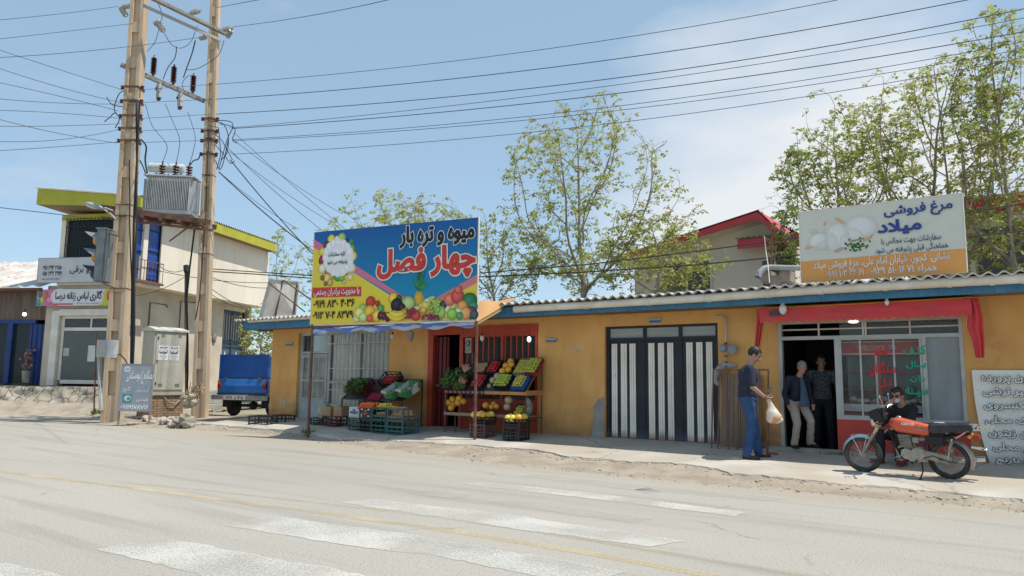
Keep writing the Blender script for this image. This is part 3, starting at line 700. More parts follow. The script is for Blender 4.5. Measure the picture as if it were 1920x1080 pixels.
# --- 2 greengrocer front
a, b, z0, z1 = OP[1]; X1 = fx(862, 680); xm = a+.12
m = MB(); Y = FY+.02
m.bb(a-.03, b+.01, Y-.05, Y+.03, 2.42, 2.60)
m.bb(a-.02, a+.14, Y-.05, Y+.03, .2, 2.42); m.bb(X1, X1+.10, Y-.04, Y+.03, .2, 2.42); m.bb(b-.06, b, Y-.04, Y+.03, .2, 2.42)
m.bb(X1+.10, b-.06, Y-.04, Y+.03, .2, .95); m.bb(X1+.10, b-.06, Y-.036, Y+.03, 2.34, 2.418)
xq = X1+.1+(b-X1)*.52; m.bb(xq-.035, xq+.035, Y-.038, Y+.03, .953, 2.337)
gf = m.build('shop_frame', M['orange_red'], bd, world=True)
m = MB()
n = 13
for i in range(1, n):
    X = X1+.1+(b-.06-X1-.1)*i/n
    if abs(X-xq) > .06: m.bb(X-.014, X+.014, Y-.07, Y-.045, 1.0, 2.36)
m.build('window_grille', M['orange_red'], bd, world=True)
MB().bb(X1+.1, b-.06, Y+.035, Y+.042, .95, 2.34).build('shop_pane', glass('dark_shop_glass', (.035, .04, .035), .9, .25), bd, world=True)
m = MB(); dx = fx(836, 700)         # folded door leaf
for i in range(6):
    u0 = a+.15+(dx-a-.15)*i/6; u1 = a+.15+(dx-a-.15)*(i+1)/6-.012; m.bb(u0, u1, Y+.05+.03*(i % 2), Y+.09+.03*(i % 2), .24, 2.38)
m.build('folding_door', M['maroon'], bd, world=True)
# --- 3 garage door
a, b, z0, z1 = OP[2]; Y = FY+.10
m = MB()
m.bb(a, a+.07, Y-.03, Y+.05, z0, z1); m.bb(b-.07, b, Y-.03, Y+.05, z0, z1); m.bb(a+.07, b-.07, Y-.028, Y+.048, z1-.045, z1); m.bb(a+.07, b-.07, Y-.028, Y+.05, 2.185, 2.245)
for X in (at(1205, 620).x, at(1272, 620).x): m.bb(X-.03, X+.03, Y-.026, Y+.046, 2.245, z1-.045)
gd = m.build('garage_door', M['navy'], bd, world=True)
MB().bb(a+.07, b-.07, Y+.015, Y+.022, 2.245, z1-.045).build('pane', glass('transom_glass', (.34, .37, .35), .95), gd, world=True)
m = MB(); m.bb(a+.074, b-.074, Y, Y+.03, z0+.03, 2.183)
for X in (at(1205, 700).x, at(1275, 700).x): m.bb(X-.012, X+.012, Y-.012, Y-.001, z0+.03, 2.18)
m.build('door_leaf', M['navy'], gd, world=True)
for k, (p, q) in enumerate([(1148, 1158.5), (1165, 1176.5), (1181.5, 1193), (1217, 1228.5), (1235, 1246.5), (1252.5, 1264), (1288, 1300.5), (1307, 1319), (1325.5, 1337.5)]):
    A = at(p, 700, Y).x; B = at(q, 700, Y).x
    s = MB()
    w_ = (B-A)/3
    for j in range(3): s.bb(A+j*w_, A+(j+1)*w_-.006, Y-.02-(.003 if j == 1 else 0), Y-.002, z0+.07, 2.13)
    s.build('white_strip', M['strip_paint'], gd, world=True)
# --- 4 poultry shop
a, b, z0, z1 = OP[3]; Y = FY+.04; dR = fx(1572, 720)-.01
m = MB()
m.bb(a, a+.06, Y-.05, Y+.05, z0, z1); m.bb(dR-.03, dR+.05, Y-.05, Y+.05, z0, z1-.31); m.bb(a+.06, b-.05, Y-.048, Y+.048, 2.13, 2.19); m.bb(b-.05, b, Y-.05, Y+.05, .80, z1)
m.bb(a+.06, b-.05, Y-.04, Y+.04, z1-.035, z1)
m.bb(dR+.05, b-.05, Y-.06, Y+.045, .80, .85)
for X in (fx(1735, 700)-.0,): m.bb(X-.03, X+.03, Y-.045, Y+.045, .85, 2.13)
m.build('shopfront_frame', M['grey_alu'], bd, world=True)
m = MB(); zc = 2.305; m.bb(a+.06, b-.05, Y-.045, Y-.025, zc-.012, zc+.012)
for X in (fx(1535, 620), fx(1618, 620), fx(1623, 620), fx(1706, 612)): m.bb(X-.014, X+.014, Y-.044, Y-.02, 2.19, z1-.035)
m.build('transom_bars', M['bar_white'], bd, world=True)
m = MB(); m.bb(dR-.03, b+.02, Y-.055, Y+.06, .22, .798); m.build('stall_riser', M['red_paint'], bd, world=True)
sw = MB(); Yg = Y-.03; gx0 = dR+.05; gx1 = fx(1735, 700)-.03
for X in (gx0+.015, at(1615, 700).x, at(1678, 700).x, gx1-.02): sw.bb(X-.014, X+.014, Yg-.02, Yg+.015, .87, 2.11)
sw.bb(gx0, gx1, Yg-.018, Yg+.012, .85, .87); sw.bb(gx0, gx1, Yg-.018, Yg+.012, 2.11, 2.128)
sw = sw.build('sliding_window', M['grey_alu'], bd, world=True)
MB().bb(gx0, gx1, Yg+.016, Yg+.021, .87, 2.11).build('pane', M['glass_clear'], sw, world=True)
MB().bb(gx1+.06, b-.05, Y-.005, Y+.003, .85, 2.13).build('frosted_pane', M['glass_grey'], bd, world=True)
MB().bb(gx0, b-.05, Y+.01, Y+.015, 2.19, z1-.035).build('transom_pane', M['glass_dark'], bd, world=True)
MB().bb(gx1+.0, gx1+.10, Y+.05, Y+.06, .85, 2.12).build('red_mullion', M['red_paint'], bd, world=True)
def letters(name, items, mt, parent, Yp, **kw):
    m = MB()
    for txt, x0, y0, x1, y1 in items:
        A = at(x0, y0, Yp); B = at(x1, y1, Yp); lettering(m, txt, A.x, B.x, B.z, A.z, Yp-.002, **kw)
    return m.build(name, mt, parent, world=True, fixn=False)
letters('red_lettering', [('جگر', 1634, 651, 1671, 667), ('سنگدان', 1630, 679, 1680, 704), ('دل', 1647, 708, 1673, 726)], M['txt_red'], sw, Yg-.024, bold=.006)
letters('green_lettering', [('کتـف', 1694, 648, 1735, 664), ('بــال', 1699, 677, 1736, 691), ('ران', 1706, 704, 1733, 716), ('سیـنه', 1698, 727, 1740, 744)], M['txt_green'], sw, Yg-.024, bold=.006)
# doorstep
m = MB(); A = fx(1440, 850); m.bb(A, fx(1745, 850), FY-.16, FY+.0, .1, .30); m.build('doorstep', M['concrete'], bd, world=True, bevel=.02)
# refrigerated display case standing inside behind the window
dc = thing('display_case', 'red framed glass fridge seen behind the lettered poultry shop window', 'fridge', (gx0+.7, FY+.5, .16))
m = MB(); x0, x1 = at(1574, 700, FY+.35).x+.02, at(1735, 700, FY+.35).x+.05; Yc = FY+.30
m.bb(x0, x1, Yc, Yc+.05, 1.86, 2.10); m.bb(x0, x0+.035, Yc, Yc+.05, .2, 1.86); m.bb(x1-.035, x1, Yc, Yc+.05, .2, 1.86); m.bb(x0+.035, x1-.035, Yc, Yc+.05, .2, .9)
xm_ = (x0+x1)/2-.05; m.bb(xm_-.02, xm_+.02, Yc, Yc+.04, .9, 1.86)
m.bb(x0+.035, x1-.035, Yc+.06, Yc+.4, 1.28, 1.295); m.bb(x0+.035, x1-.035, Yc+.06, Yc+.4, 1.58, 1.595)
m.build('frame', M['red_paint'], dc, world=True)
m = MB(); m.bb(x0+.035, x1-.035, Yc-.012, Yc-.002, .93, 1.05); m.bb(xm_-.06, xm_-.025, Yc-.012, Yc-.002, 1.05, 1.86); m.bb(x1-.11, x1-.05, Yc-.012, Yc-.002, 1.05, 1.86)
for zz in (2.09, 1.89): m.bb(x0+.03, x1-.03, Yc-.012, Yc-.002, zz-.008, zz+.008)
m.build('white_trim', M['white_paint'], dc, world=True)
MB().bb(x0+.035, x1-.035, Yc+.42, Yc+.44, .9, 1.86).build('back_panel', mat('fridge_back', (.16, .22, .20), .4), dc, world=True)
m = MB(); lettering(m, 'WELCOME  TO', x0+.30, x1-.45, 1.95, 2.03, Yc-.003, rtl=False, bold=.002); m.build('lettering', M['grey_alu'], dc, world=True, fixn=False)
m = MB(); rg = random.Random(4)
for k in range(26): m.ball((rg.uniform(x0+.1, x1-.1), Yc+.2+rg.uniform(-.08, .08), 1.10+rg.uniform(-.03, .05)), (.07, .055, .045), 8, 5, jit=.2)
m.build('plucked_chickens', mat('raw_chicken', (.62, .52, .42), .5), dc, world=True, smooth=True)
# ------------------------------------------------------------------ red scalloped awning
aw = thing('shop_awning', 'red scalloped cloth awning over the poultry shop front', 'awning', (-4.3, 12.95, 2.6))
m = MB(); xa = at(1424, 590, 12.88).x; xb = at(1822, 575, 12.88).x
def av(u, v):          # v: 0 top at wall .. 1 valance bottom
    X = xa+(xb-xa)*u; k = u*24
    sc = .042*abs(math.sin(k*math.pi))
    wob = .012*noise.noise(Vector((X*3, v*3, 0)))
    if v < .25: return (X, FY-.02-(v/.25)*.40, 2.70-(v/.25)*.03+wob)
    w_ = (v-.25)/.75; return (X, 12.88-.02*w_+wob, 2.67-.225*w_-(sc*max(0, w_-.8)/.2))
m.grid(av, 150, 16); m.build('canopy', M['awning_red'], aw, world=True, smooth=True, fixn=False)
def drape(name, P, seed):
    m = MB(); n = 14; vs = []
    for (xl, xr, y) in P:
        for i in range(n+1):
            q = at(xl+(xr-xl)*i/n, y, 12.92); k = noise.noise(Vector((i*.45, y*.02, seed)))
            vs.append((q.x, 12.92+.022*math.sin(i*1.1+seed)+.03*k, q.z))
    m.add(vs, [(j*(n+1)+i, j*(n+1)+i+1, (j+1)*(n+1)+i+1, (j+1)*(n+1)+i) for j in range(len(P)-1) for i in range(n)])
    return m.build(name, M['awning_red'], aw, world=True, smooth=True, fixn=False)
drape('side_drape', [(1424, 1440, 577), (1418, 1436, 590), (1417, 1430, 610), (1415, 1427, 635), (1413, 1422, 660), (1412, 1420, 672)], 1)
drape('side_drape', [(1806, 1834, 559), (1812, 1838, 575), (1814, 1843, 595), (1813, 1844, 615), (1822, 1846, 635), (1826, 1846, 655), (1829, 1846, 671)], 2)
m = MB(); m.tube([at(1428, 590, 12.9), at(1431, 610, 12.95), at(1424, 664, 12.95)], .006, 5); m.tube([at(1433, 598, 12.95), at(1430, 640, 12.95), at(1426, 664, 12.95)], .006, 5)
m.tube([at(1440, 578, 12.86), at(1600, 570, 12.86), at(1822, 557, 12.86)], .008, 5)
m.tube([at(1822, 560, 12.93), at(1838, 572, 12.93), at(1845, 595, 12.93), at(1846, 640, 12.93)], .006, 5); m.build('cord', M['cord_orange'], aw, world=True)
m = MB(); A = at(1443, 583, 12.84); B = at(1464, 591, 12.84); m.bb(A.x, B.x, 12.835, 12.85, B.z, A.z); m.build('grey_patch', M['dark_grey'], aw, world=True)
# bulbs and lamps
def bulb(px_, py_, Y, lab, r=.045, em=0, tall=1.4, sock=True, name='light_bulb', cat='light bulb'):
    p = at(px_, py_, Y); t = thing(name, lab, cat, p)
    gm = emis('lit_bulb', (1, .97, .9), em) if em else mat('white_bulb_glass', (.78, .77, .72), .3)
    MB().ball((0, 0, 0), (r, r, r*tall), 12, 8).build('globe', gm, t, smooth=True)
    MB().tube([(0, 0, r*tall*.8), (0, 0, r*tall+.04)], r*.45, 8).build('socket', M['black'] if sock else M['white_paint'], t)
    MB().tube([(0, 0, r*tall+.04), (.01, .01, r*tall+.14)], .004, 4).build('cord', M['cable'], t)
    return t
bulb(736, 631, 12.75, 'white pear shaped bulb hanging at the right edge of the barred window', .05, tall=1.3)
bulb(904, 634, 12.95, 'unlit white bulb hanging in front of the red barred greengrocer window', .05)
bulb(992, 636, 13.1, 'lit bulb glowing at the right end of the greengrocer window', .045, em=2)
bulb(1468, 580, 12.78, 'white plastic lamp hanging at the left end of the red awning', .065, sock=False)
bulb(1663, 567, 12.78, 'small white bulb hanging over the middle of the red awning', .035, sock=False)
bulb(1600, 603, 13.1, 'flat white lamp glowing behind the bars above the poultry shop door', .085, em=1, tall=.35, sock=False)
# conical lamp shade over the produce stand
p = at(770, 632, 12.6); t = thing('pendant_lamp', 'grey conical pendant shade hanging below the blue tarpaulin', 'lamp', p)
MB().cone((0, 0, -.10), (0, 0, 1), [(0, .028), (.02, .04), (.12, .075), (.22, .085), (.24, .02)], 14).build('shade', mat('grey_shade', (.26, .28, .28), .5), t, smooth=True)
MB().tube([(0, 0, .13), (0, 0, .30)], .006, 5).build('cord', M['cable'], t)
# gas pipe with meter
gm = thing('gas_meter', 'grey gas meter on a bent pipe with silver lagging right of the striped garage door', 'gas meter', at(1358, 660, FY))
m = MB(); Yp = FY-.08; pts = [at(1341, 593, FY), at(1341, 594, Yp), at(1356, 593, Yp), at(1361, 597, Yp), at(1361, 620, Yp), at(1361, 690, Yp)]; m.tube(pts, .016, 8)
m.build('pipe', M['grey_alu'], gm, world=True, smooth=True)
for (x_, y_, r_) in ((1357, 653, .07), (1375, 655, .09)):
    q = at(x_, y_, Yp); MB().tube([(q.x, Yp-.02, q.z), (q.x, Yp-.06, q.z), (q.x, Yp-.075, q.z)], [r_, r_, r_*.8], 18).build('meter_drum', mat('meter_grey', (.27, .31, .33), .5), gm, world=True, smooth=True)
m = MB(); 
for y_ in (644, 668, 679): q = at(1361, y_, Yp); m.tube([q-Vector((0, 0, .02)), q+Vector((0, 0, .02))], .026, 8)
m.build('pipe_joint', M['rust'], gm, world=True)
m = MB(); m.tube([at(1362, 682, Yp-.03), at(1350, 690, Yp-.06), at(1343, 700, Yp-.08), at(1341, 712, Yp-.1), at(1346, 722, Yp-.1)], [.035, .06, .07, .05, .03], 10); m.tube([at(1362, 684, Yp-.03), at(1372, 685, Yp-.05), at(1381, 686, Yp-.06)], [.03, .04, .02], 8)
for i, v in enumerate(m.v): m.v[i] = v+Vector((noise.noise(v*19), noise.noise(v*17+Vector((5, 0, 0))), noise.noise(v*21)))*.03
m.build('wrapping', mat('crumpled_silver_lagging', (.42, .42, .43), .45, (.28, .28, .29), 14), gm, world=True)
# rusty iron grille leaning on the wall with a wooden board behind
gr = thing('iron_grille', 'rusty red iron grille leaning against the orange pillar beside the garage', 'grille', gs(1370, 850))
m = MB(); Yq = 12.95; L_ = at(1337, 693, Yq); Rt = at(1441, 695, Yq)
zb = .22; zt = L_.z
for k, px_ in enumerate((1337, 1349, 1368, 1385, 1405, 1424, 1441)):
    X = at(px_, 760, Yq).x; m.bar((X, Yq-.12, zb), (X, Yq+.05, zt), .022)
m.bar((at(1337, 760, Yq).x, Yq+.05, zt), (at(1441, 760, Yq).x, Yq+.05, zt), .03); m.bar((at(1337, 760, Yq).x, Yq-.10, zb+.12), (at(1441, 760, Yq).x, Yq-.10, zb+.12), .025)
m.build('frame', M['rust_frame'], gr, world=True)
wb = MB()
X0 = at(1349, 760, 13.1).x; X1_ = at(1425, 760, 13.1).x; n = 6
for i in range(n): u = X0+(X1_-X0)*i/n; wb.bar((u+.06, 13.10, .21), (u+.06, 13.22, zt-.07-.03*(i % 2)), (X1_-X0)/n-.008, .02, up=(0, 1, 0))
tag(wb.build('wooden_board', mat('grey_board', (.28, .20, .15), .85, (.20, .14, .10), 4, streak=4), loc=(X0, 13.1, .2), world=True), 'weathered upright planks standing behind the rusty grille', 'boards')
# broom leaning on the pillar
br = thing('broom', 'long handled broom standing head down between the walking man and the shop door', 'broom', gs(1436, 857))
b0 = gs(1438, 856); m = MB(); m.tube([b0+Vector((0, 0, .06)), at(1441, 810, 13.2), at(1442, 745, FY-.03)], .012, 6); m.build('handle', M['rust_frame'], br, world=True)
m = MB(); m.box(b0+Vector((0, 0, .045)), (.36, .07, .05)); m.build('head', mat('broom_head', (.35, .09, .08), .7), br, world=True, bevel=.01)
m = MB(); 
for k in range(60): u = b0.x-.17+.34*k/59; m.bar((u, b0.y+random.uniform(-.03, .03), b0.z+.03), (u+random.uniform(-.01, .01), b0.y+random.uniform(-.04, .04), b0.z), .006)
m.build('bristles', M['silver'], br, world=True)
# ------------------------------------------------------------------ white banner on the right wall
bn = thing('banner', 'white cloth price banner with black outlined lines hung on the orange wall at the right', 'banner', at(1824, 700, FY-.03))
m = MB(); Yb = FY-.05; nu, nv = 40, 40
L0 = [(1822, 694), (1824, 715), (1828, 750), (1834, 785), (1841, 820), (1850, 850), (1858, 873), (1866, 884)]
xR = at(1822, 694, Yb).x+1.75
def lft(z):
    Q = [at(x_, y_, Yb) for x_, y_ in L0]; return lerp_list([(q.z, q.x) for q in Q[::-1]], z)
zT = at(1822, 694, Yb).z; zB = at(1900, 884, Yb).z
def bf(u, v): z = zB+(zT-zB)*v; x0_ = lft(z); X = x0_+(xR-x0_)*u; return (X, Yb-.015*math.sin(X*7+z*2)-.03*(1-v)*noise.noise(Vector((X*3, z*2, 1)))-.03*math.exp(-((u)/.07)**2)*(1-v), z)
m.grid(bf, nu, nv); m.build('cloth', M['banner'], bn, world=True, smooth=True, fixn=False)
LINES = ['زیتون پرورده', 'سیر ترشی', 'زیتون کنسروی', 'لواشک محلی', 'روغن زیتون', 'رب انار محلی', 'آب نارنج']
P_ = [(1840, 703, 719), (1843, 727, 743), (1845, 752, 768), (1847, 779, 796), (1854, 804, 820), (1861, 829, 846), (1868, 855, 870)]
m1 = MB(); m2 = MB()
for tx, (x0_, y0_, y1_) in zip(LINES, P_):
    A = at(x0_, y0_, Yb-.06); B = at(x0_, y1_, Yb-.06);
    L9 = layout(tx); w_ = (max(p.x for q in L9 for p in q)-min(p.x for q in L9 for p in q)); h_ = A.z-B.z
    lettering(m1, tx, A.x, A.x+min(1.4, w_*.155), B.z, A.z, Yb-.060, bold=.004)
    lettering(m2, tx, A.x, A.x+min(1.4, w_*.155), B.z, A.z, Yb-.055, face=False, ring=.011)
m2.build('letter_outline', M['ink'], bn, world=True, fixn=False); m1.build('lettering', M['txt_white'], bn, world=True, fixn=False)
# ------------------------------------------------------------------ printed picture helpers (flat shapes with vertex colours)
class Print:
    """flat printed shapes on a local XZ panel, each a hair in front of the last"""
    def __init__(s, y0=-.006): s.m = MB(); s.y = y0; s.k = 0
    def step(s): s.k += 1; return s.y-s.k*.00012
    def poly(s, P, c):
        y = s.step(); s.m.add([(p[0], y, p[1]) for p in P], [tuple(range(len(P)))], [c]*len(P)); return s
    def grad(s, P, C):
        y = s.step(); s.m.add([(p[0], y, p[1]) for p in P], [tuple(range(len(P)))], C)
    def blob(s, x, z, rx, rz, c, c2=None, n=14, rot=0, wob=0, hx=-.3, hz=.35, glow=1.3):
        y = s.step(); c2 = c2 or tuple(q*.5 for q in c); lt = tuple(min(1, q*glow+.03*(glow > 1.2)) for q in c)
        cr, sr = math.cos(rot), math.sin(rot); P = [(x+hx*rx*.8, y, z+hz*rz*.8)]; mid = []; out = []
        for j in range(n):
            a = 2*math.pi*j/n; k = 1+wob*math.sin(a*3+x*40)
            u, v = math.cos(a)*rx*k, math.sin(a)*rz*k
            out.append((x+u*cr-v*sr, y, z+u*sr+v*cr)); u, v = u*.62+hx*rx*.3, v*.62+hz*rz*.3; mid.append((x+u*cr-v*sr, y, z+u*sr+v*cr))
        b = len(s.m.v); vs = P+mid+out
        for p in vs: s.m.v.append(Vector(p))
        for j in range(n):
            j2 = (j+1) % n
            s.m.f.append([b, b+1+j, b+1+j2]); s.m.m.append(0); s.m.c.append([lt, c, c])
            s.m.f.append([b+1+j, b+1+n+j, b+1+n+j2, b+1+j2]); s.m.m.append(0); s.m.c.append([c, c2, c2, c])
        return s
    def leaf(s, x, z, L, w, a, c):
        d = (math.cos(a), math.sin(a)); n = (-d[1], d[0])
        s.poly([(x, z), (x+d[0]*L*.5+n[0]*w, z+d[1]*L*.5+n[1]*w), (x+d[0]*L, z+d[1]*L), (x+d[0]*L*.5-n[0]*w, z+d[1]*L*.5-n[1]*w)], c)
    def build(s, name, parent): return s.m.build(name, M['print'], parent, fixn=False)
# ------------------------------------------------------------------ big greengrocer billboard
bl = at(582, 611, 11.02); br_ = at(893.5, 597, 11.86); tl = at(585, 440, 11.02); tr_ = at(893.5, 404, 11.86)
ang = math.atan2(br_.y-bl.y, br_.x-bl.x); BW = Vector((br_.x-bl.x, br_.y-bl.y)).length; BH = ((tl.z-bl.z)+(tr_.z-br_.z))/2; BZ = (bl.z+br_.z)/2
bb_ = thing('billboard', 'large blue and yellow greengrocer billboard raised on two thin posts over the pavement', 'billboard', (bl.x, bl.y, BZ), ang)
# photo crop coordinates -> panel coordinates (perspective aware)
def homog(src, dst):
    A = []; 
    for (x, y), (u, v) in zip(src, dst): A.append([x, y, 1, 0, 0, 0, -u*x, -u*y, u]); A.append([0, 0, 0, x, y, 1, -v*x, -v*y, v])
    n = 8
    for i in range(n):
        p = max(range(i, n), key=lambda r: abs(A[r][i])); A[i], A[p] = A[p], A[i]
        for r in range(n):
            if r != i:
                f = A[r][i]/A[i][i]; A[r] = [a-f*b for a, b in zip(A[r], A[i])]
    h = [A[i][8]/A[i][i] for i in range(n)]+[1]
    return lambda x, y: ((h[0]*x+h[1]*y+h[2])/(h[6]*x+h[7]*y+1), (h[3]*x+h[4]*y+h[5])/(h[6]*x+h[7]*y+1))
H1 = homog([(115, 248), (1385, 95), (1385, 905), (90, 965)], [(0, BH), (BW, BH), (BW, 0), (0, 0)])
def rect(h, x0, y0, x1, y1):
    a = h(x0, (y0+y1)/2); b = h(x1, (y0+y1)/2); c = h((x0+x1)/2, y0); d = h((x0+x1)/2, y1); return a[0], b[0], d[1], c[1]
m = MB()
def wav(u, v): return (u*BW, .006*math.sin(u*19+v*7)*0-.0, v*BH)
m.bb(0, BW, .0, .03, 0, BH)
m.build('backing_board', M['white_paint'], bb_)
YEL = (.78, .62, .06); PNK = (.66, .18, .28); PK2 = (.68, .20, .22); B0 = (.004, .16, .42); B1 = (.005, .27, .46)
P = Print(-.003)
# blue field as a fine grid so the gradient stays smooth
for j in range(10):
    z0_, z1_ = BH*j/10, BH*(j+1)/10; f = lambda z: tuple(a+(b-a)*(1-z/BH) for a, b in zip((.012, .11, .36), (.01, .31, .47)))
    y = -.003; P.m.add([(0, y, z0_), (BW, y, z0_), (BW, y, z1_), (0, y, z1_)], [(0, 1, 2, 3)], [f(z0_), f(z0_), f(z1_), f(z1_)])
P.poly([H1(110, 300), H1(840, 748), H1(800, 760), H1(107, 372)], PNK)
P.poly([H1(107, 365), H1(740, 745), H1(950, 880), H1(950, 928), H1(90, 964)], YEL)
P.poly([H1(1050, 745), H1(1385, 545), H1(1385, 625), H1(1120, 760), H1(1100, 900), H1(820, 900), H1(800, 760), H1(1050, 745)][:4]+[], PK2)
P.poly([H1(1150, 740), H1(1385, 610), H1(1385, 905), H1(1100, 915), H1(1100, 770)], YEL)
P.poly([H1(740, 742), H1(840, 748), H1(1050, 745), H1(1160, 740), H1(1120, 912), H1(900, 920), H1(700, 925)], (.62, .36, .10))
a = rect(H1, 104, 665, 481, 752); q0 = H1(104, 678); q1 = H1(481, 660); q2 = H1(481, 738); q3 = H1(100, 757)
P.poly([(0.01, q0[1]), q1, q2, (0.005, q3[1])], (.62, .06, .05))
rg = random.Random(12)
cx, cy = 300, 450
# wreath of fruit round a white cloud
W_ = [((325, 285), 34, (.42, .58, .12)), ((245, 300), 34, (.78, .66, .12)), ((290, 300), 26, (.80, .80, .60)), ((210, 345), 30, (.12, .04, .07)), ((365, 330), 34, (.03, .05, .16)), ((400, 315), 24, (.05, .25, .12)), ((400, 370), 30, (.25, .45, .05)), ((178, 400), 32, (.75, .60, .08)), ((415, 425), 32, (.80, .62, .10)), ((180, 465), 36, (.28, .03, .06)), ((395, 470), 26, (.70, .66, .50)), ((178, 530), 36, (.72, .74, .50)), ((405, 520), 34, (.78, .72, .55)), ((225, 560), 32, (.46, .16, .06)), ((355, 545), 30, (.45, .24, .10)), ((250, 590), 24, (.55, .30, .10)), ((300, 580), 40, (.10, .42, .05)), ((215, 605), 34, (.80, .58, .18)), ((395, 590), 24, (.80, .66, .40)), ((240, 635), 26, (.60, .42, .14)), ((180, 600), 20, (.25, .12, .05)), ((345, 625), 20, (.68, .52, .26)), ((205, 645), 18, (.30, .14, .04)), ((330, 600), 24, (.20, .48, .06))]
for (x, y), r, c in W_:
    u, v = H1(x, y); s_ = r/1270*BW*.98; P.blob(u, v, s_, s_*1.05, c)
for k in range(16):
    a_ = k*2*math.pi/16; u, v = H1(300+92*math.cos(a_), 440+112*math.sin(a_)); P.blob(u, v, .11, .12, (.80, .80, .80), (.78, .78, .78))
u, v = H1(300, 440); P.blob(u, v, .30, .34, (.80, .80, .80), (.80, .80, .80))
# heap of fruit along the bottom
u, v = H1(930, 745); P.blob(u, v, .12, .18, (.72, .50, .06), (.40, .24, .03))
for k in range(9):
    for q in range(5): P.blob(u-.07+q*.035, v-.12+k*.03, .012, .012, (.50, .30, .03), (.3, .15, .02), 6)
for k in range(34):
    t_ = k/33; a_ = math.pi/2+(rg.random()-.5)*1.9*(1-t_*.5); P.leaf(u+rg.uniform(-.03, .03), v+.12+.30*t_*.8, .24+.08*rg.random(), .018, a_, rg.choice([(.03, .22, .06), (.05, .30, .08), (.02, .13, .05)]))
# corn, sugar cane and leafy pieces
for (x0_, y0_, x1_, y1_, w_, c) in [(930, 820, 1060, 725, 22, (.74, .72, .42)), (1110, 890, 1190, 760, 20, (.80, .70, .34)), (1135, 900, 1230, 770, 16, (.74, .62, .28)), (870, 830, 950, 815, 14, (.60, .62, .30)), (610, 860, 575, 770, 12, (.78, .40, .10))]:
    A = H1(x0_, y0_); B = H1(x1_, y1_); P.blob((A[0]+B[0])/2, (A[1]+B[1])/2, math.hypot(B[0]-A[0], B[1]-A[1])/2, w_/1270*BW, c, rot=math.atan2(B[1]-A[1], B[0]-A[0]))
F_ = [(555, 780, 38, (.55, .05, .03)), (610, 790, 20, (.50, .03, .03)), (495, 830, 30, (.30, .55, .12)), (450, 915, 28, (.72, .70, .35)), (635, 830, 26, (.10, .35, .10)), (735, 750, 40, (.80, .56, .06)), (775, 745, 22, (.04, .12, .03)), (850, 790, 52, (.42, .58, .22)), (760, 800, 46, (.02, .02, .03)), (800, 820, 30, (.02, .02, .02)), (550, 860, 46, (.85, .50, .05)), (580, 905, 34, (.75, .25, .04)), (610, 900, 40, (.82, .60, .08)), (470, 870, 40, (.74, .72, .22)), (500, 915, 34, (.55, .70, .25)), (550, 930, 26, (.72, .12, .05)), (1070, 790, 36, (.40, .60, .12)), (1125, 790, 28, (.03, .06, .12)), (1100, 850, 42, (.35, .60, .12)), (1175, 750, 40, (.75, .22, .12)), (1235, 720, 46, (.62, .10, .08)), (1240, 670, 26, (.68, .14, .10)), (1330, 760, 56, (.03, .20, .08)), (1360, 800, 34, (.05, .26, .12)), (1345, 850, 42, (.16, .05, .12)), (1275, 795, 34, (.80, .34, .08)), (1300, 860, 40, (.80, .36, .12)), (1240, 855, 34, (.78, .74, .55)), (1195, 880, 38, (.30, .55, .10)), (1255, 890, 26, (.10, .34, .10)), (985, 800, 30, (.70, .58, .10)), (970, 835, 22, (.74, .44, .06)), (910, 880, 34, (.58, .08, .05)), (1370, 885, 30, (.05, .10, .10))]
for x, y, r, c in F_:
    u, v = H1(x, y); s_ = r/1270*BW; P.blob(u, max(v, s_+.01), s_, s_, c)
def grapes(x0_, y0_, w_, h_, c, n, r):
    for k in range(n):
        u, v = H1(x0_+rg.uniform(-w_, w_), y0_+rg.uniform(-h_, h_)); P.blob(u, max(v, .03), r, r, tuple(q*rg.uniform(.7, 1.3) for q in c), n=8)
grapes(660, 895, 46, 38, (.13, .02, .04), 60, .026); grapes(855, 860, 50, 40, (.32, .04, .06), 60, .026); grapes(1060, 800, 44, 50, (.40, .55, .12), 50, .026); grapes(1030, 890, 70, 22, (.22, .03, .08), 40, .024)
for k in range(4):                      # bananas
    pts = []; 
    for t_ in range(9):
        a_ = -2.5+t_*.22+k*.10; u, v = H1(800, 770); pts.append((u-.10+math.cos(a_)*(.36-.03*k), v-.02+math.sin(a_)*(.40-.05*k)))
    L_ = [(p[0], p[1]) for p in pts]; inn = [(p[0]+.035, p[1]+.055) for p in pts[1:-1]][::-1]
    P.poly([(max(.02, a), max(.015, b)) for a, b in L_+inn], [(.82, .64, .07), (.74, .54, .05), (.86, .70, .12), (.70, .50, .05)][k])
P.build('printed_artwork', bb_)
tm = MB(); 
a = rect(H1, 783, 158, 1355, 322); lettering(tm, 'میوه و تره بار', a[0], a[1], a[2], a[3], -.024, bold=.020)
a = rect(H1, 118, 770, 430, 828); lettering(tm, '۰۹۱۹ ۸۳۰ ۴۰۳۶'[::1] if False else '۰۹۱۹ ۸۳۰ ۴۰۳۶', a[0], a[1], a[2], a[3], -.024, bold=.006, rtl=False)
a = rect(H1, 112, 860, 420, 915); lettering(tm, '۰۹۱۲ ۷۰۴ ۸۳۷۹', a[0], a[1], a[2], a[3], -.024, bold=.006, rtl=False)
a = rect(H1, 225, 395, 355, 437); lettering(tm, 'کلیه سفارشات', a[0], a[1], a[2], a[3], -.024, bold=.002)
a = rect(H1, 217, 458, 372, 497); lettering(tm, 'پذیرفته می شود', a[0], a[1], a[2], a[3], -.024, bold=.002)
tm.build('black_lettering', M['ink'], bb_, fixn=False)
tm = MB(); tw = MB()
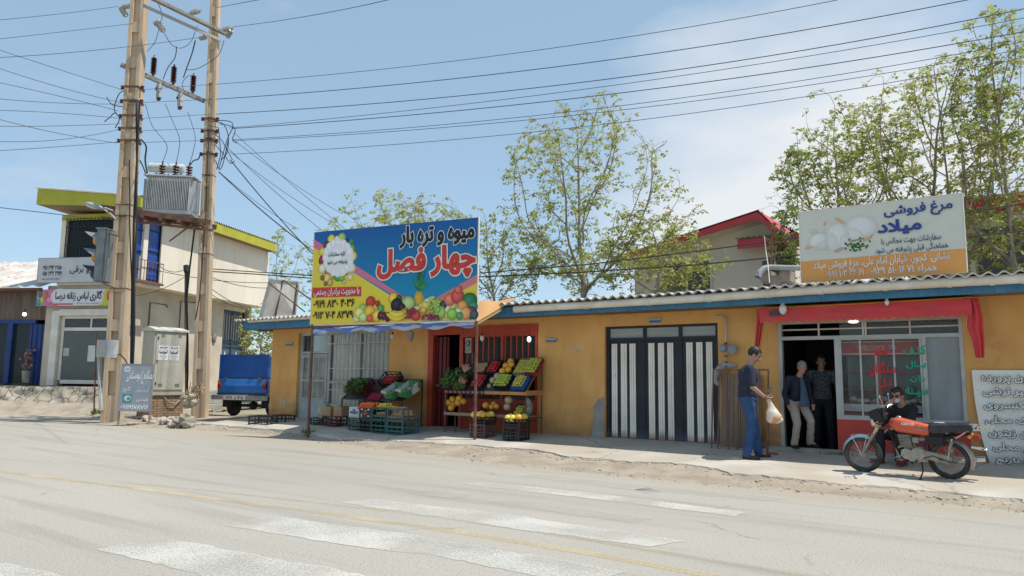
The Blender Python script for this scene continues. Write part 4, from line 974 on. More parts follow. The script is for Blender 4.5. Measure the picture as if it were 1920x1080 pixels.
a = rect(H1, 612, 345, 1362, 580); lettering(tm, 'چهار فصل', a[0], a[1], a[2], a[3], -.024, bold=.032); lettering(tw, 'چهار فصل', a[0], a[1], a[2], a[3], -.019, face=False, ring=.062)
tm.build('red_lettering', mat('billboard_red', (.66, .05, .035), .5), bb_, fixn=False)
a = rect(H1, 783, 158, 1355, 322); lettering(tw, 'میوه و تره بار', a[0], a[1], a[2], a[3], -.019, face=False, ring=.038)
a = rect(H1, 120, 678, 468, 738); lettering(tw, 'با مدیریت برادران رستمی', a[0], a[1], a[2], a[3], -.024, bold=.005)
tw.build('white_lettering', M['txt_white'], bb_, fixn=False)
m = MB(); m.bb(BW, BW+.02, -.01, .035, -.02, BH+.02); m.bb(-.015, 0, -.005, .035, -.02, BH+.02); m.bb(0, BW, .031, .06, BH-.05, BH); m.bb(0, BW, .031, .06, -.03, .04); m.build('frame', M['white_paint'], bb_)
m = MB()
for k in range(1, 4): m.bb(BW*k/4-.015, BW*k/4+.015, .061, .09, 0, BH)
m.build('rear_bracing', M['rust'], bb_)
for px_, py_, Y_ in ((581, 812, 11.02), (893.5, 826, 11.86)):
    loc = (0.03, .05) if px_ < 700 else (BW-.02, .05); c, s = math.cos(ang), math.sin(ang)
    wx, wy = bl.x+loc[0]*c-loc[1]*s, bl.y+loc[0]*s+loc[1]*c
    m = MB(); m.tube([(wx, wy, gh(wx, wy)-.05), (wx, wy, BZ+1.8)], .032, 10); m.build('post', M['rust'], bb_, world=True, smooth=True)
# ------------------------------------------------------------------ tarpaulins over the pavement
tp = thing('blue_tarpaulin', 'blue and white striped tarpaulin stretched from the billboard posts to the shop eave', 'tarpaulin', (bl.x, bl.y, 2.5))
m = MB(); A = Vector((at(590, 615, 11.1).x, 11.08, 2.50)); B = Vector((at(890, 600, 11.9).x, 11.9, 2.60)); C = Vector((B.x-.2, 12.62, 2.73)); D = Vector((A.x-.6, 12.62, 2.70))
def tf(u, v):
    if v < .12: k = 1-v/.12; p = A.lerp(B, u); return p+Vector((0, -.01-.02*k, -(.13+.025*math.sin(u*34)+.03*noise.noise(Vector((u*9, 0, 0))))*k+.012*math.sin(u*23)))
    w_ = (v-.12)/.88; p = A.lerp(B, u).lerp(D.lerp(C, u), w_); return p+Vector((0, 0, .012*math.sin(u*23)*(1-w_)-.05*math.sin(w_*math.pi)+.02*noise.noise(Vector((u*6, w_*3, 0)))))
m.grid(tf, 80, 20)
def mk_tarp():
    m_ = bpy.data.materials.new('striped_tarp'); m_.use_nodes = True; nt = m_.node_tree; N = nt.nodes; L = nt.links; b = N['Principled BSDF']; b.inputs['Roughness'].default_value = .5
    t = N.new('ShaderNodeTexCoord'); n = N.new('ShaderNodeTexNoise'); mp = N.new('ShaderNodeMapping'); L.new(t.outputs['Object'], mp.inputs[0]); mp.inputs['Scale'].default_value = (1.0, 2, 7); L.new(mp.outputs[0], n.inputs[0]); n.inputs['Scale'].default_value = 1.5
    r = N.new('ShaderNodeMapRange'); r.inputs[1].default_value = .5; r.inputs[2].default_value = .55; L.new(n.outputs[0], r.inputs[0])
    x = N.new('ShaderNodeMix'); x.data_type = 'RGBA'; L.new(r.outputs[0], x.inputs[0]); x.inputs[6].default_value = (.16, .24, .55, 1); x.inputs[7].default_value = (.55, .62, .72, 1); L.new(x.outputs[2], b.inputs['Base Color'])
    tr = N.new('ShaderNodeBsdfTranslucent'); L.new(x.outputs[2], tr.inputs[0]); mx = N.new('ShaderNodeMixShader'); mx.inputs[0].default_value = .35; L.new(b.outputs[0], mx.inputs[1]); L.new(tr.outputs[0], mx.inputs[2]); L.new(mx.outputs[0], N['Material Output'].inputs[0])
    return m_
m.build('sheet', mk_tarp(), tp, world=True, smooth=True, fixn=False)
m = MB(); m.tube([A+Vector((-.02, .02, .02)), B+Vector((.02, .02, .02))], .018, 6); m.build('front_rail', M['rust'], tp, world=True)
ot = MB(); A = at(894, 566, 12.3); B = at(968, 560, 12.75); C = at(940, 577, 12.5); D = at(895, 603, 12.05)
def of(u, v): p = A.lerp(B, u).lerp(D.lerp(C, u), v); return p+Vector((0, 0, .02*math.sin(u*9)*(1-v)))
ot.grid(of, 16, 10); ot.grid(lambda u, v: Vector(of(u, 1))+Vector((0, 0, -.02-.05*v)), 16, 2)
tag(ot.build('orange_tarpaulin', M['orange_tarp'], world=True, loc=tuple(A), smooth=True, fixn=False), 'sunlit orange tarpaulin sloping from the roof beside the billboard edge', 'tarpaulin')
# ------------------------------------------------------------------ cream roof sign of the poultry shop
Ym = 12.75
bl = at(1503, 530, Ym); br_ = at(1813, 512, Ym); tl = at(1500, 396, Ym); tr_ = at(1805.5, 367, Ym)
sg = thing('roof_sign', 'cream and orange sign with blue lettering and plucked chickens standing on the roof edge', 'sign', (bl.x, Ym, bl.z))
SW = br_.x-bl.x; SH = ((tl.z-bl.z)+(tr_.z-br_.z))/2
H2 = homog([(427, 200), (1510, 97), (1540, 603), (437, 672)], [(0, SH), (SW, SH), (SW, 0), (0, 0)])
MB().bb(0, SW, 0, .06, 0, SH).build('panel', M['sign_cream'], sg)
m = MB(); m.bb(-.012, 0, -.008, .06, 0, SH); m.bb(SW, SW+.012, -.008, .06, 0, SH); m.bb(-.012, SW+.012, -.008, .06, SH, SH+.012); m.build('edge_trim', M['white_paint'], sg)
zo = H2(980, 490)[1]; MB().bb(0.002, SW-.002, -.004, -.001, 0.0, zo).build('orange_band', M['sign_orange'], sg)
P = Print(-.006); W1 = (.72, .74, .72); W2 = (.60, .59, .54)
def bl_(x, y, rx, ry, c=W1, c2=W2, rot=0, **k): u, v = H2(x, y); P.blob(u, v, rx/1100*SW, ry/500*SH, c, c2, 20, rot, **k)
BR1 = (.64, .44, .30); BR2 = (.50, .30, .18)
G_ = dict(glow=1.04)
bl_(700, 425, 250, 48, (.58, .55, .46), (.66, .66, .57), **G_)
bl_(895, 362, 50, 24, BR1, BR2, .75, **G_); bl_(850, 300, 112, 74, (.72, .73, .71), (.60, .59, .54), -.2, **G_); bl_(800, 350, 70, 40, (.70, .70, .67), (.60, .58, .53), -.5, **G_)
bl_(500, 428, 42, 15, BR1, BR2, .45, **G_); bl_(525, 330, 30, 16, (.66, .56, .46), (.60, .48, .38), -.5, **G_); bl_(555, 385, 74, 46, W1, W2, .35, **G_); bl_(585, 420, 40, 26, (.66, .64, .58), (.60, .57, .50), .4, **G_)
bl_(708, 262, 50, 14, (.68, .40, .26), (.66, .58, .5), -.75, **G_); bl_(625, 300, 24, 46, (.68, .62, .56), (.62, .55, .48), -.4, **G_); bl_(608, 276, 12, 12, BR1, BR2, **G_)
bl_(690, 365, 84, 98, W1, (.60, .59, .54), .1, **G_); bl_(655, 400, 38, 66, (.68, .68, .65), (.62, .61, .57), .2, **G_); bl_(735, 400, 34, 60, (.68, .67, .63), (.60, .58, .53), -.25, **G_); bl_(700, 452, 40, 13, (.52, .38, .30), (.46, .33, .26), .3, **G_)
rg = random.Random(9)
for k in range(46): u, v = H2(825+rg.gauss(0, 32), 425+rg.gauss(0, 18)); P.leaf(u, v, .055, .016, rg.uniform(-1, 4), rg.choice([(.03, .14, .03), (.05, .20, .05), (.02, .09, .02)]))
for k in range(10): u, v = H2(770+k*9, 395-k*2); P.leaf(u, v, .05, .006, -.3, (.10, .24, .06))
P.build('printed_artwork', sg)
t1 = MB()
def tx(mb, s, x0, y0, x1, y1, b, rtl=True, h=H2, yy=-.020): a = rect(h, x0, y0, x1, y1); lettering(mb, s, a[0], a[1], a[2], a[3], yy, bold=b, rtl=rtl)
tx(t1, 'مرغ فروشی', 1005, 152, 1450, 240, .006); tx(t1, 'میلاد', 965, 260, 1246, 352, .011); t1.build('blue_lettering', M['txt_blue'], sg, fixn=False)
t1 = MB(); tx(t1, 'سفارشات جهت مجالس با', 985, 366, 1376, 416, .001); tx(t1, 'هماهنگی قبلی پذیرفته می شود', 945, 420, 1420, 476, .001); t1.build('dark_lettering', mat('dark_blue_lettering', (.05, .06, .14), .5), sg, fixn=False)
t1 = MB(); tx(t1, 'نشانی: کجور، خیابان امام علی، مرغ فروشی میلاد', 522, 500, 1432, 572, .003); tx(t1, 'همراه: ۷۱ ۱۶ ۵۱۰ ۰۹۳۹ - ۶۱ ۴۴ ۱۰۲ ۰۹۹۱', 610, 570, 1346, 628, .003); t1.build('white_lettering', M['txt_white'], sg, fixn=False)
m = MB()
for u in (.15, .5, .85): m.bar((SW*u, .07, SH*.6), (SW*u, .9, 0.05), .03)
m.build('rear_strut', M['rust'], sg)
# stove pipe and blocks beside the sign
cp = thing('chimney_pipe', 'bent grey stove pipe lying over breeze blocks on the roof left of the cream sign', 'chimney pipe', at(1440, 525, 13.6))
m = MB(); m.tube([at(1508, 503, 13.6), at(1470, 502, 13.6), at(1445, 501, 13.6), at(1434, 503, 13.55), at(1426, 510, 13.5), at(1421, 520, 13.45)], [.05]*3+[.058, .062, .065], 12, cap=False); m.build('pipe', mat('grey_stove_pipe', (.36, .37, .37), .5, (.28, .28, .28), 5, metal=.2), cp, world=True, smooth=True, fixn=False)
for k, (x_, y_) in enumerate(((1440, 520), (1458, 528), (1476, 520))):
    p = at(x_, y_, 13.8); o = MB().box((0, 0, 0), (.19, .3, .2)).build('breeze_block', mat('block%d' % k, (.34, .28, .22), .95, (.26, .21, .17), 9, .5), cp, bevel=.006); o.location = pmat(cp).inverted() @ p
tag(MB().tube([at(1447, 436, 14), at(1447, 505, 14)], .014, 6).build('thin_mast', M['rust'], loc=tuple(at(1447, 505, 14)), world=True), 'thin rusty rod standing upright above the stove pipe', 'rod')
tag(MB().tube([at(1433, 442, 13.5), at(1436, 470, 13.5), at(1440, 495, 13.4), at(1443, 530, 13.2)], .008, 5).build('white_cable', M['white_paint'], loc=tuple(at(1433, 442, 13.5)), world=True), 'loose white cable dangling behind the stove pipe to the roof', 'cable')
# white sign seen from behind on the left end of the roof
bs = thing('sign_back', 'back of a white framed sign leaning on struts at the left end of the roof', 'sign', at(497, 592, 13))
c4 = [at(509, 524, 13.0), at(560, 529, 14.3), at(553, 591, 14.3), at(490, 597, 13.0)]; c4 = [Vector(c) for c in c4]
MB().prism(c4, (-.02, .05, 0)).build('panel', mat('white_panel_back', (.62, .60, .56), .6, (.52, .50, .46), 3), bs, world=True)
m = MB(); off = Vector((.03, -.05, 0))
for a, b in ((0, 1), (1, 2), (2, 3), (3, 0)): m.bar(c4[a]+off, c4[b]+off, .07 if (a, b) == (3, 0) else .035)
m.build('frame', M['grey_alu'], bs, world=True)
m = MB(); o2 = off*1.9
m.bar(c4[0].lerp(c4[1], .45)+o2, c4[3].lerp(c4[2], .45)+o2, .035); m.bar(c4[0].lerp(c4[3], .1)+o2*1.4, at(572, 585, 13.4), .03); m.bar(c4[0].lerp(c4[1], .5)+o2*1.4, at(585, 563, 13.4), .03); m.bar(c4[1].lerp(c4[2], .1)+o2, c4[1].lerp(c4[2], .95)+o2, .035)
m.build('strut', M['rust'], bs, world=True)
# ------------------------------------------------------------------ crates, stands and produce
MC = {'green': mat('dark_green_plastic', (.02, .085, .07), .5, (.03, .10, .085), 4), 'black': mat('black_crate_plastic', (.02, .022, .024), .5), 'teal': mat('teal_plastic', (.02, .13, .14), .5, (.03, .15, .15), 4), 'brown': mat('maroon_crate_plastic', (.16, .085, .075), .6, (.12, .06, .055), 4), 'grey': mat('grey_crate_plastic', (.12, .13, .13), .5), 'red': mat('red_crate', (.38, .045, .035), .5), 'wine': mat('wine_crate', (.10, .018, .022), .5), 'blue': mat('blue_carton', (.02, .10, .36), .6), 'carton': mat('brown_cardboard', (.42, .27, .15), .85, (.34, .22, .13), 3), 'white': mat('white_carton', (.66, .66, .64), .7), 'dark_print': mat('dark_printed_carton', (.035, .03, .032), .5)}
def crate_mb(w, d, h, rows=4, cols=4, t=.012, bf=.30):
    """open slatted plastic crate, origin at the base centre"""
    m = MB(); m.bb(-w/2, w/2, -d/2, d/2, 0, .012)
    for sx in (-1, 1):
        for sy in (-1, 1): m.bb(sx*w/2, sx*(w/2-.032), sy*d/2, sy*(d/2-.032), .012, h)
    for r in range(rows):
        z = .012+(h-.012)*(r+.5)/rows-(h/rows)*.17; hh = h/rows*bf
        if r == rows-1: z = h-hh
        for s in (-1, 1):
            m.bb(-w/2+.032, w/2-.032, s*(d/2-.003), s*(d/2-.003-t), z, z+hh); m.bb(s*(w/2-.003), s*(w/2-.003-t), -d/2+.032, d/2-.032, z, z+hh)
    for c in range(1, cols):
        for s in (-1, 1):
            x = -w/2+w*c/cols; m.bb(x-.007, x+.007, s*(d/2-.005), s*(d/2-.005-t*.6), .012, h-.01)
            y = -d/2+d*c/cols; m.bb(s*(w/2-.005), s*(w/2-.005-t*.6), y-.007, y+.007, .012, h-.01)
    return m
def crate(loc, key, label, w=.34, d=.50, h=.27, rz=0, group=None, tilt=0, rows=3, cols=3, cat='crate', name='crate'):
    o = crate_mb(w, d, h, rows, cols).build(name, MC[key], fixn=True); o.location = loc; o.rotation_euler = (tilt, 0, rz)
    return tag(o, label, cat, group)
def carton(loc, key, label, w=.34, d=.5, h=.2, rz=0, tilt=0, cat='carton', name='carton'):
    m = MB(); t = .008
    m.bb(-w/2, w/2, -d/2, d/2, 0, t)
    for s in (-1, 1): m.bb(-w/2, w/2, s*d/2, s*(d/2-t), t, h); m.bb(s*w/2, s*(w/2-t), -d/2+t, d/2-t, t, h)
    o = m.build(name, MC[key]); o.location = loc; o.rotation_euler = (tilt, 0, rz); return tag(o, label, cat)
def fmat(n, c, c2, ns=6, r=.35): return mat(n, c, r, c2, ns)
FM = {'orange': fmat('orange_peel', (.80, .17, .02), (.72, .12, .02)), 'melon': fmat('yellow_melon_skin', (.78, .42, .05), (.66, .30, .04)), 'lemon': fmat('lemon_skin', (.78, .62, .12), (.70, .52, .08)), 'potato': fmat('onion_skin', (.56, .38, .20), (.42, .26, .13)), 'cantaloupe': fmat('cantaloupe_skin', (.48, .38, .22), (.40, .30, .18), 30), 'apple': fmat('green_apple_skin', (.44, .50, .08), (.34, .40, .05)), 'redf': fmat('red_tomato_skin', (.50, .025, .03), (.40, .02, .03)), 'radish': fmat('magenta_radish_skin', (.36, .02, .06), (.28, .015, .05)), 'yapple': fmat('yellow_green_apple_skin', (.52, .48, .08), (.44, .40, .06))}
BALL = {}
def fruit(kind, loc, r, label, cat, group, sq=1., rot=None):
    k = (kind, round(sq, 2))
    if k not in BALL:
        m = MB(); n = 9; 
        m.ball((0, 0, 0), (1, 1, sq), 12, 8); 
        for i, v in enumerate(m.v):      # dimple at the stalk
            rr = math.hypot(v.x, v.y)
            if v.z > 0: m.v[i] = Vector((v.x, v.y, v.z-.22*max(0, 1-rr/.45)))
        o = m.build(kind, FM[kind], smooth=True); BALL[k] = o.data; bpy.data.objects.remove(o)
    o = bpy.data.objects.new(cat.replace(' ', '_'), BALL[k]); COL.objects.link(o); o.location = loc; o.scale = (r, r, r); o.rotation_euler = rot or (random.uniform(-.6, .6), random.uniform(-.6, .6), random.uniform(0, 6))
    return tag(o, label, cat, group)
def fill(frame, w, d, r, kind, label, cat, group, n=None, layers=1, z0=0, sq=1., seed=1, mound=.0, step=1.85):
    """fruit packed in a tray given by its frame matrix"""
    rg = random.Random(seed); c = 0
    for L_ in range(layers):
        nx = max(1, int(w/(r*step))-L_); ny = max(1, int(d/(r*step))-L_)
        for i in range(nx):
            for j in range(ny):
                if n and c >= n: return
                x = (i-(nx-1)/2)*r*step+(r*.3 if j % 2 else -r*.3)*.6+rg.uniform(-.1, .1)*r; y = (j-(ny-1)/2)*r*step*.95+rg.uniform(-.1, .1)*r
                rr = r*rg.uniform(.9, 1.08); z = z0+r+L_*r*1.45+rg.uniform(0, .25)*r+mound*(1-(2*x/w)**2)*(1-(2*y/d)**2)
                fruit(kind, frame @ Vector((x, y, z)), rr, label, cat, group, sq); c += 1
T = lambda p, tilt=0, rz=0: Matrix.Translation(p) @ Matrix.Rotation(rz, 4, 'Z') @ Matrix.Rotation(tilt, 4, 'X')
# front row on the pavement, left of the doorway: two high
def gX(px_, py_, Y_): return at(px_, py_, Y_).x
zf = lambda Y_: gh(-13, Y_)+.036
Yc = 12.05
Xa = [gX(657, 800, Yc-.25)-.00, gX(684, 800, Yc-.25), gX(722, 800, Yc-.25), gX(768, 800, Yc-.25)]
print('crates', Xa)
xs4 = [Xa[0]-.02, Xa[0]+.42, Xa[0]+.92, Xa[0]+1.47]
zb_ = zf(Yc)
crate((xs4[0], Yc+.12, zb_), 'green', 'dark green slatted crate on the pavement under the small white carton', .38, .52, .29)
crate((xs4[1], Yc+.06, zb_), 'black', 'black slatted crate on the pavement under the dark printed carton', .38, .52, .29)
crate((xs4[2], Yc, zb_), 'green', 'green slatted crate on the pavement under the crate of lemons', .48, .52, .29)
crate((xs4[3], Yc-.04, zb_), 'teal', 'teal slatted crate on the pavement at the right end of the row under the onions', .50, .52, .29)
z2 = zb_+.292
wc = carton((xs4[0], Yc-.02, z2), 'white', 'small white carton with a blue printed band on top of the dark green crate', .34, .24, .24)
P = Print(0); 
for (x0_, z0_, x1_, z1_, c) in ((-.13, .09, .13, .13, (.03, .10, .34)), (-.08, .135, .08, .145, (.03, .10, .34)), (-.05, .15, .05, .20, (.12, .26, .46)), (-.13, .13, -.11, .15, (.03, .10, .34)), (.11, .13, .13, .15, (.03, .10, .34)), (-.04, .07, .04, .15, (.20, .16, .10)), (.03, .02, .12, .045, (.50, .55, .16)), (-.12, .02, -.02, .03, (.3, .4, .5))): P.poly([(x0_, z0_), (x1_, z0_), (x1_, z1_), (x0_, z1_)], c)
o = P.build('printed_band', wc); o.location = (0, -.124, 0)
dcn = carton((xs4[1], Yc+.06, z2), 'dark_print', 'dark printed carton filled with oranges on top of the black crate', .40, .5, .24)
P = Print(0); rg = random.Random(2)
for (x, z, rx, rz_, c) in ((-.12, .20, .035, .018, (.7, .7, .7)), (.10, .20, .04, .018, (.7, .7, .7)), (0, .17, .06, .015, (.5, .25, .15)), (-.13, .06, .02, .05, (.5, .5, .5)), (.10, .05, .045, .014, (.65, .62, .6)), (-.02, .10, .05, .04, (.34, .12, .06)), (.05, .12, .03, .03, (.25, .10, .08)), (-.09, .14, .02, .03, (.3, .05, .05))): P.blob(x, z, rx, rz_, c)
o = P.build('printed_front', dcn); o.location = (0, -.252, 0)
fill(T((xs4[1]-.05, Yc+.06, z2+.16)), .60, .48, .050, 'orange', 'bright orange heaped in the dark printed carton', 'orange', 'oranges in the dark carton', layers=2, seed=3, mound=.03)
crate((xs4[2], Yc, z2), 'green', 'green slatted crate full of lemons and small oranges, second from the right in the row', .46, .52, .27, rows=2)
fill(T((xs4[2], Yc, z2+.02)), .44, .50, .040, 'potato', 'brownish lemon inside the green crate', 'lemon', 'brownish lemons in the green crate', layers=2, seed=4)
fill(T((xs4[2]+.03, Yc, z2+.20)), .40, .46, .042, 'lemon', 'pale yellow lemon in the green crate', 'lemon', 'lemons in the green crate', layers=2, seed=5, n=34, mound=.01)
crate((xs4[3], Yc-.04, z2), 'grey', 'grey slatted crate of onions on top of the teal crate at the right end', .50, .52, .27, rows=2)
fill(T((xs4[3], Yc-.04, z2+.01)), .47, .50, .042, 'potato', 'brown skinned onion in the grey crate', 'onion', 'onions in the grey crate', layers=3, seed=6)
fill(T((xs4[3], Yc-.04, z2+.20)), .46, .46, .042, 'potato', 'brown skinned onion in the grey crate', 'onion', 'onions in the grey crate', layers=1, seed=7, n=14)
# cardboard boxes further left and the crates below them
q = gs(612, 797); crate((q.x, 12.45, zf(12.45)), 'black', 'low dark crate at the left end of the produce, under the crumpled sack', .46, .32, .17)
q = gs(640, 800); crate((q.x-.02, 12.4, zf(12.4)), 'wine', 'dark red slatted crate on the pavement under the brown cardboard box', .44, .36, .24)
carton((q.x-.25, 12.42, zf(12.4)+.243), 'carton', 'brown cardboard box on the dark red crate left of the white carton', .36, .36, .22)
carton((q.x+.15, 12.46, zf(12.4)+.243), 'carton', 'second brown cardboard box, pressed against the white carton', .30, .36, .24)
m = MB(); rg = random.Random(8); p = at(606, 768, 12.4)
m.ball((0, 0, 0), (.17, .14, .22), 16, 12, jit=.35); tag(m.build('sack', mat('crumpled_clear_sack', (.42, .45, .42), .35, (.16, .20, .12), 12), smooth=True), 'crumpled grey green plastic sack at the left end of the produce', 'sack').location = (p.x, 12.42, zf(12.4)+.36)
fill(T((q.x-.25, 12.42, zf(12.4)+.36)), .3, .28, .05, 'yapple', 'dull green pear lying in the brown cardboard box', 'pear', 'pears in the brown box', layers=1, seed=9)
# black empty crates near the blue pickup
for k, (px_, py_, lab, w_) in enumerate(((478, 799, 'black empty slatted crate nearest the road beside the orange wall corner', .62), (505, 795, 'black empty slatted crate behind the other one at the wall corner', .45))):
    q = gs(px_, py_); crate((q.x+.05, q.y+.2+.2*k, q.z+.01), 'black', lab, w_, .40, .25 if k == 0 else .22, rz=.25)
# stepped rack of greens
Yr = 12.75
rk = thing('produce_rack', 'dark iron rack with a sloping top carrying greens and tomatoes beside the doorway', 'rack', (gX(740, 760, Yr), Yr, zf(Yr)))
m = MB(); xa = gX(655, 740, Yr)+.1; xb = gX(772, 740, Yr); zt = at(740, 752, Yr-.35).z
for X in (xa, (xa+xb)/2, xb):
    m.bar((X, Yr-.32, zf(Yr)), (X, Yr-.32, zt), .025, .025); m.bar((X, Yr+.35, zf(Yr)), (X, Yr+.35, zt+.50), .025); m.bar((X, Yr-.32, zt), (X, Yr+.35, zt+.50), .025)
for (y_, z_) in ((Yr-.32, zt), (Yr+.35, zt+.5), (Yr, zt+.24), (Yr-.32, .35)): m.bar((xa, y_, z_), (xb, y_, z_), .025)
m.build('frame', M['dark_grey'], rk, world=True)
MB().add([(xa, Yr-.32, zt-.012), (xb, Yr-.32, zt-.012), (xb, Yr+.34, zt+.48), (xa, Yr+.34, zt+.48)], [(0, 1, 2, 3)]).build('shelf_board', M['dark_grey'], rk, world=True)
tl_ = math.atan2(.5, .67)
def rackpos(px_, py_, Yq): p = at(px_, py_, Yq); return p
cb = [(683, 722, 12.62, 'wine', 'wine red openwork crate stuffed with leafy greens tipped forward on the rack', .50, .40, .20), (736, 709, 12.95, 'black', 'black openwork crate of bright red peppers at the top of the rack', .52, .36, .20), (708, 741, 12.60, 'wine', 'wine red crate of radishes in the middle of the rack', .52, .34, .15)]
frm = []
for px_, py_, Yq, key, lab, w_, d_, h_ in cb:
    p = rackpos(px_, py_+8, Yq); crate(p, key, lab, w_, d_, h_, tilt=.75, rows=3); frm.append(T(p, .75))
fill(frm[1] @ Matrix.Translation((0, 0, .06)), .46, .32, .03, 'redf', 'bright red pepper in the top black crate', 'red pepper', 'red peppers in the top crate', layers=1, seed=11)
fill(frm[2] @ Matrix.Translation((0, 0, .06)), .48, .30, .028, 'radish', 'magenta radish in the wine red crate', 'radish', 'radishes in the middle crate', layers=1, seed=12)
def greens(name, mtx, w, d, n, lab, seed, key='leafd', s=.07, lift=.1):
    m = MB(); rg = random.Random(seed)
    for k in range(n):
        c = Vector((rg.uniform(-w/2, w/2), rg.uniform(-d/2, d/2), rg.uniform(0, lift))); R = Matrix.Rotation(rg.uniform(0, 6.3), 4, 'Z') @ Matrix.Rotation(rg.uniform(-1.1, 1.1), 4, 'X') @ Matrix.Rotation(rg.uniform(-1, 1), 4, 'Y'); q = s*rg.uniform(.6, 1.3)
        m.cm = rg.choice([0, 0, 1]); m.add([c+(R @ Vector(v))*q for v in ((-1, 0, 0), (0, -.45, .15), (1, 0, 0), (0, .45, .15))], [(0, 1, 2, 3)])
    o = m.build(name, [M[key], mat('fresh_green_%d' % seed, (.10, .20, .04), .6)], fixn=False); o.matrix_world = mtx; return tag(o, lab, 'greens')
greens('leafy_greens', frm[0] @ Matrix.Translation((-.08, -.10, .12)), .50, .42, 420, 'leafy green herbs spilling out of the wine red crate', 21, lift=.16)
fill(frm[0] @ Matrix.Translation((.05, .10, .10)), .3, .2, .065, 'apple', 'round pale green cabbage in the wine red crate', 'cabbage', 'cabbages in the tipped crate', n=5, seed=13)
for k, (x_, y_) in enumerate(((742, 741), (769, 738))):
    p = rackpos(x_, y_, 12.45+.05*k); m = MB(); w_, d_, h_ = .36, .44, .22
    for (s, c) in ((0, 0),): pass
    n = 7
    def bx_(u, v):           # wrinkled plastic bag lining wrapped over an open box
        a_ = u*2*math.pi; sq = max(abs(math.cos(a_)), abs(math.sin(a_))); r_ = 1/sq
        flare = 1+.14*max(0, v-.7)/.3; z = h_*v if v < .8 else h_*(.8+.2*math.sin((v-.8)/.2*math.pi)); inn = 1 if v < .9 else .93
        w1 = 1+.05*noise.noise(Vector((u*20, v*6, k)))
        return (math.cos(a_)*r_*w_/2*flare*inn*w1*(.82+.18*v), math.sin(a_)*r_*d_/2*flare*inn*w1*(.85+.15*v), z)
    m.grid(bx_, 40, 12)
    m.bb(-w_*.42, w_*.42, -d_*.42, d_*.42, .0, .012)
    o = m.build('produce_bag', mat('green_white_bag_%d' % k, (.55, .55, .52), .4, (.06, .26, .08), 3.0, lo=.46, hi=.54), smooth=True, fixn=False); o.location = p; o.rotation_euler = (.5, .05, -.12); tag(o, ['box lined with a green and white bag, left of the pair on the rack', 'box lined with a grey and green plastic bag at the rack right end'][k], 'bag')
    o2 = MB().ball((0, 0, .07), (.15, .19, .06), 14, 8, jit=.3).build('brown_mushrooms', mat('brown_contents%d' % k, (.09, .06, .05), .9, (.14, .10, .08), 20), o, smooth=True)
# --- right stand with two tiers
Ys = 12.62
st = thing('market_stand', 'two tier iron and wood produce stand in front of the red greengrocer window', 'stand', (gX(920, 780, Ys), Ys, zf(Ys)))
xa = gX(835, 760, Ys); xb = gX(986, 760, Ys); z1_ = at(835, 737, Ys).z; z1b = at(986, 731, Ys).z; zA = (z1_+z1b)/2; zB_ = (at(835, 777, Ys).z+at(986, 776, Ys).z)/2
Yb_ = FY-.10; top = zA+.62
m = MB()
for X in (xa, xb): m.bar((X, Ys, zf(Ys)), (X, Ys, zA), .022); m.bar((X, Yb_, zf(Yb_)), (X, Yb_, top), .022); m.bar((X, Ys, zA), (X, Yb_, top), .022)
m.bar((xa+.28, Ys+.02, zf(Ys)), (xa+.28, Ys+.02, zB_), .018); m.bar((xa, Ys, .26), (xa+.28, Ys, .26), .016)
for z_ in (zA-.05, zB_-.05): m.bar((xa, Ys+.03, z_), (xb, Ys+.03, z_), .022); m.bar((xb, Ys, z_), (xb, Yb_, z_), .022)
m.build('frame', M['rust'], st, world=True)
m = MB(); m.bb(xa-.02, xb+.02, Ys-.028, Ys-.006, zA-.055, zA+.01); m.bb(xa-.02, xb+.02, Ys-.006, Yb_, zA-.02, zA-.006); m.bb(xb+.0, xb+.02, Ys-.006, Yb_, zA-.06, zA+.04)
m.build('upper_shelf', M['wood_orange'], st, world=True)
P = Print(0); n = 9; wd = (xb-xa)*.52/n
P.poly([(0, -.055), (wd*n, -.055), (wd*n, .01), (0, .01)], (.10, .03, .03))
for k in range(n): x0_ = wd*(k+.5); P.poly([(x0_-.030, -.022), (x0_, -.05), (x0_+.030, -.022), (x0_, .006)], (.40, .20, .18))
o = P.build('patterned_trim', st); o.location = pmat(st).inverted() @ Vector((xa-.02, Ys-.030, zA))
m = MB(); m.bb(xa-.02, xb+.02, Ys-.028, Ys-.006, zB_-.055, zB_+.01); m.bb(xa-.02, xb+.02, Ys-.006, Yb_, zB_-.02, zB_-.006); m.build('lower_shelf', mat('plain_board', (.34, .24, .16), .8, (.27, .19, .12), 4, streak=.3), st, world=True)
sl = math.atan2(top-zA, Yb_-Ys)
MB().add([(xa, Ys+.01, zA-.005), (xb, Ys+.01, zA-.005), (xb, Yb_, top-.02), (xa, Yb_, top-.02)], [(0, 1, 2, 3)]).build('sloping_board', M['dark_grey'], st, world=True)
def slope_tray(u, v, w_, d_, h_, key, lab, kind=None, flab=None, cat=None, grp=None, r=.03, box='crate', sq=1., seed=1, layers=1, tl=None, z0=.045):
    """u: metres from the left end, v: 0..1 up the slope"""
    tl = sl if tl is None else tl
    p = Vector((xa+u, Ys, zA)).lerp(Vector((xa+u, Yb_, top)), v)+Vector((0, -.01, .02))
    (crate if box == 'crate' else carton)(p, key, lab, w_, d_, h_, tilt=tl)
    if kind: fill(T(p, tl) @ Matrix.Translation((0, 0, z0)), w_-.01, d_-.01, r*1.02, kind, flab, cat, grp, layers=layers, sq=sq, seed=seed)
    return T(p, tl)
SWd = xb-xa; U = lambda px_: gX(px_, 720, Ys+.25)-xa
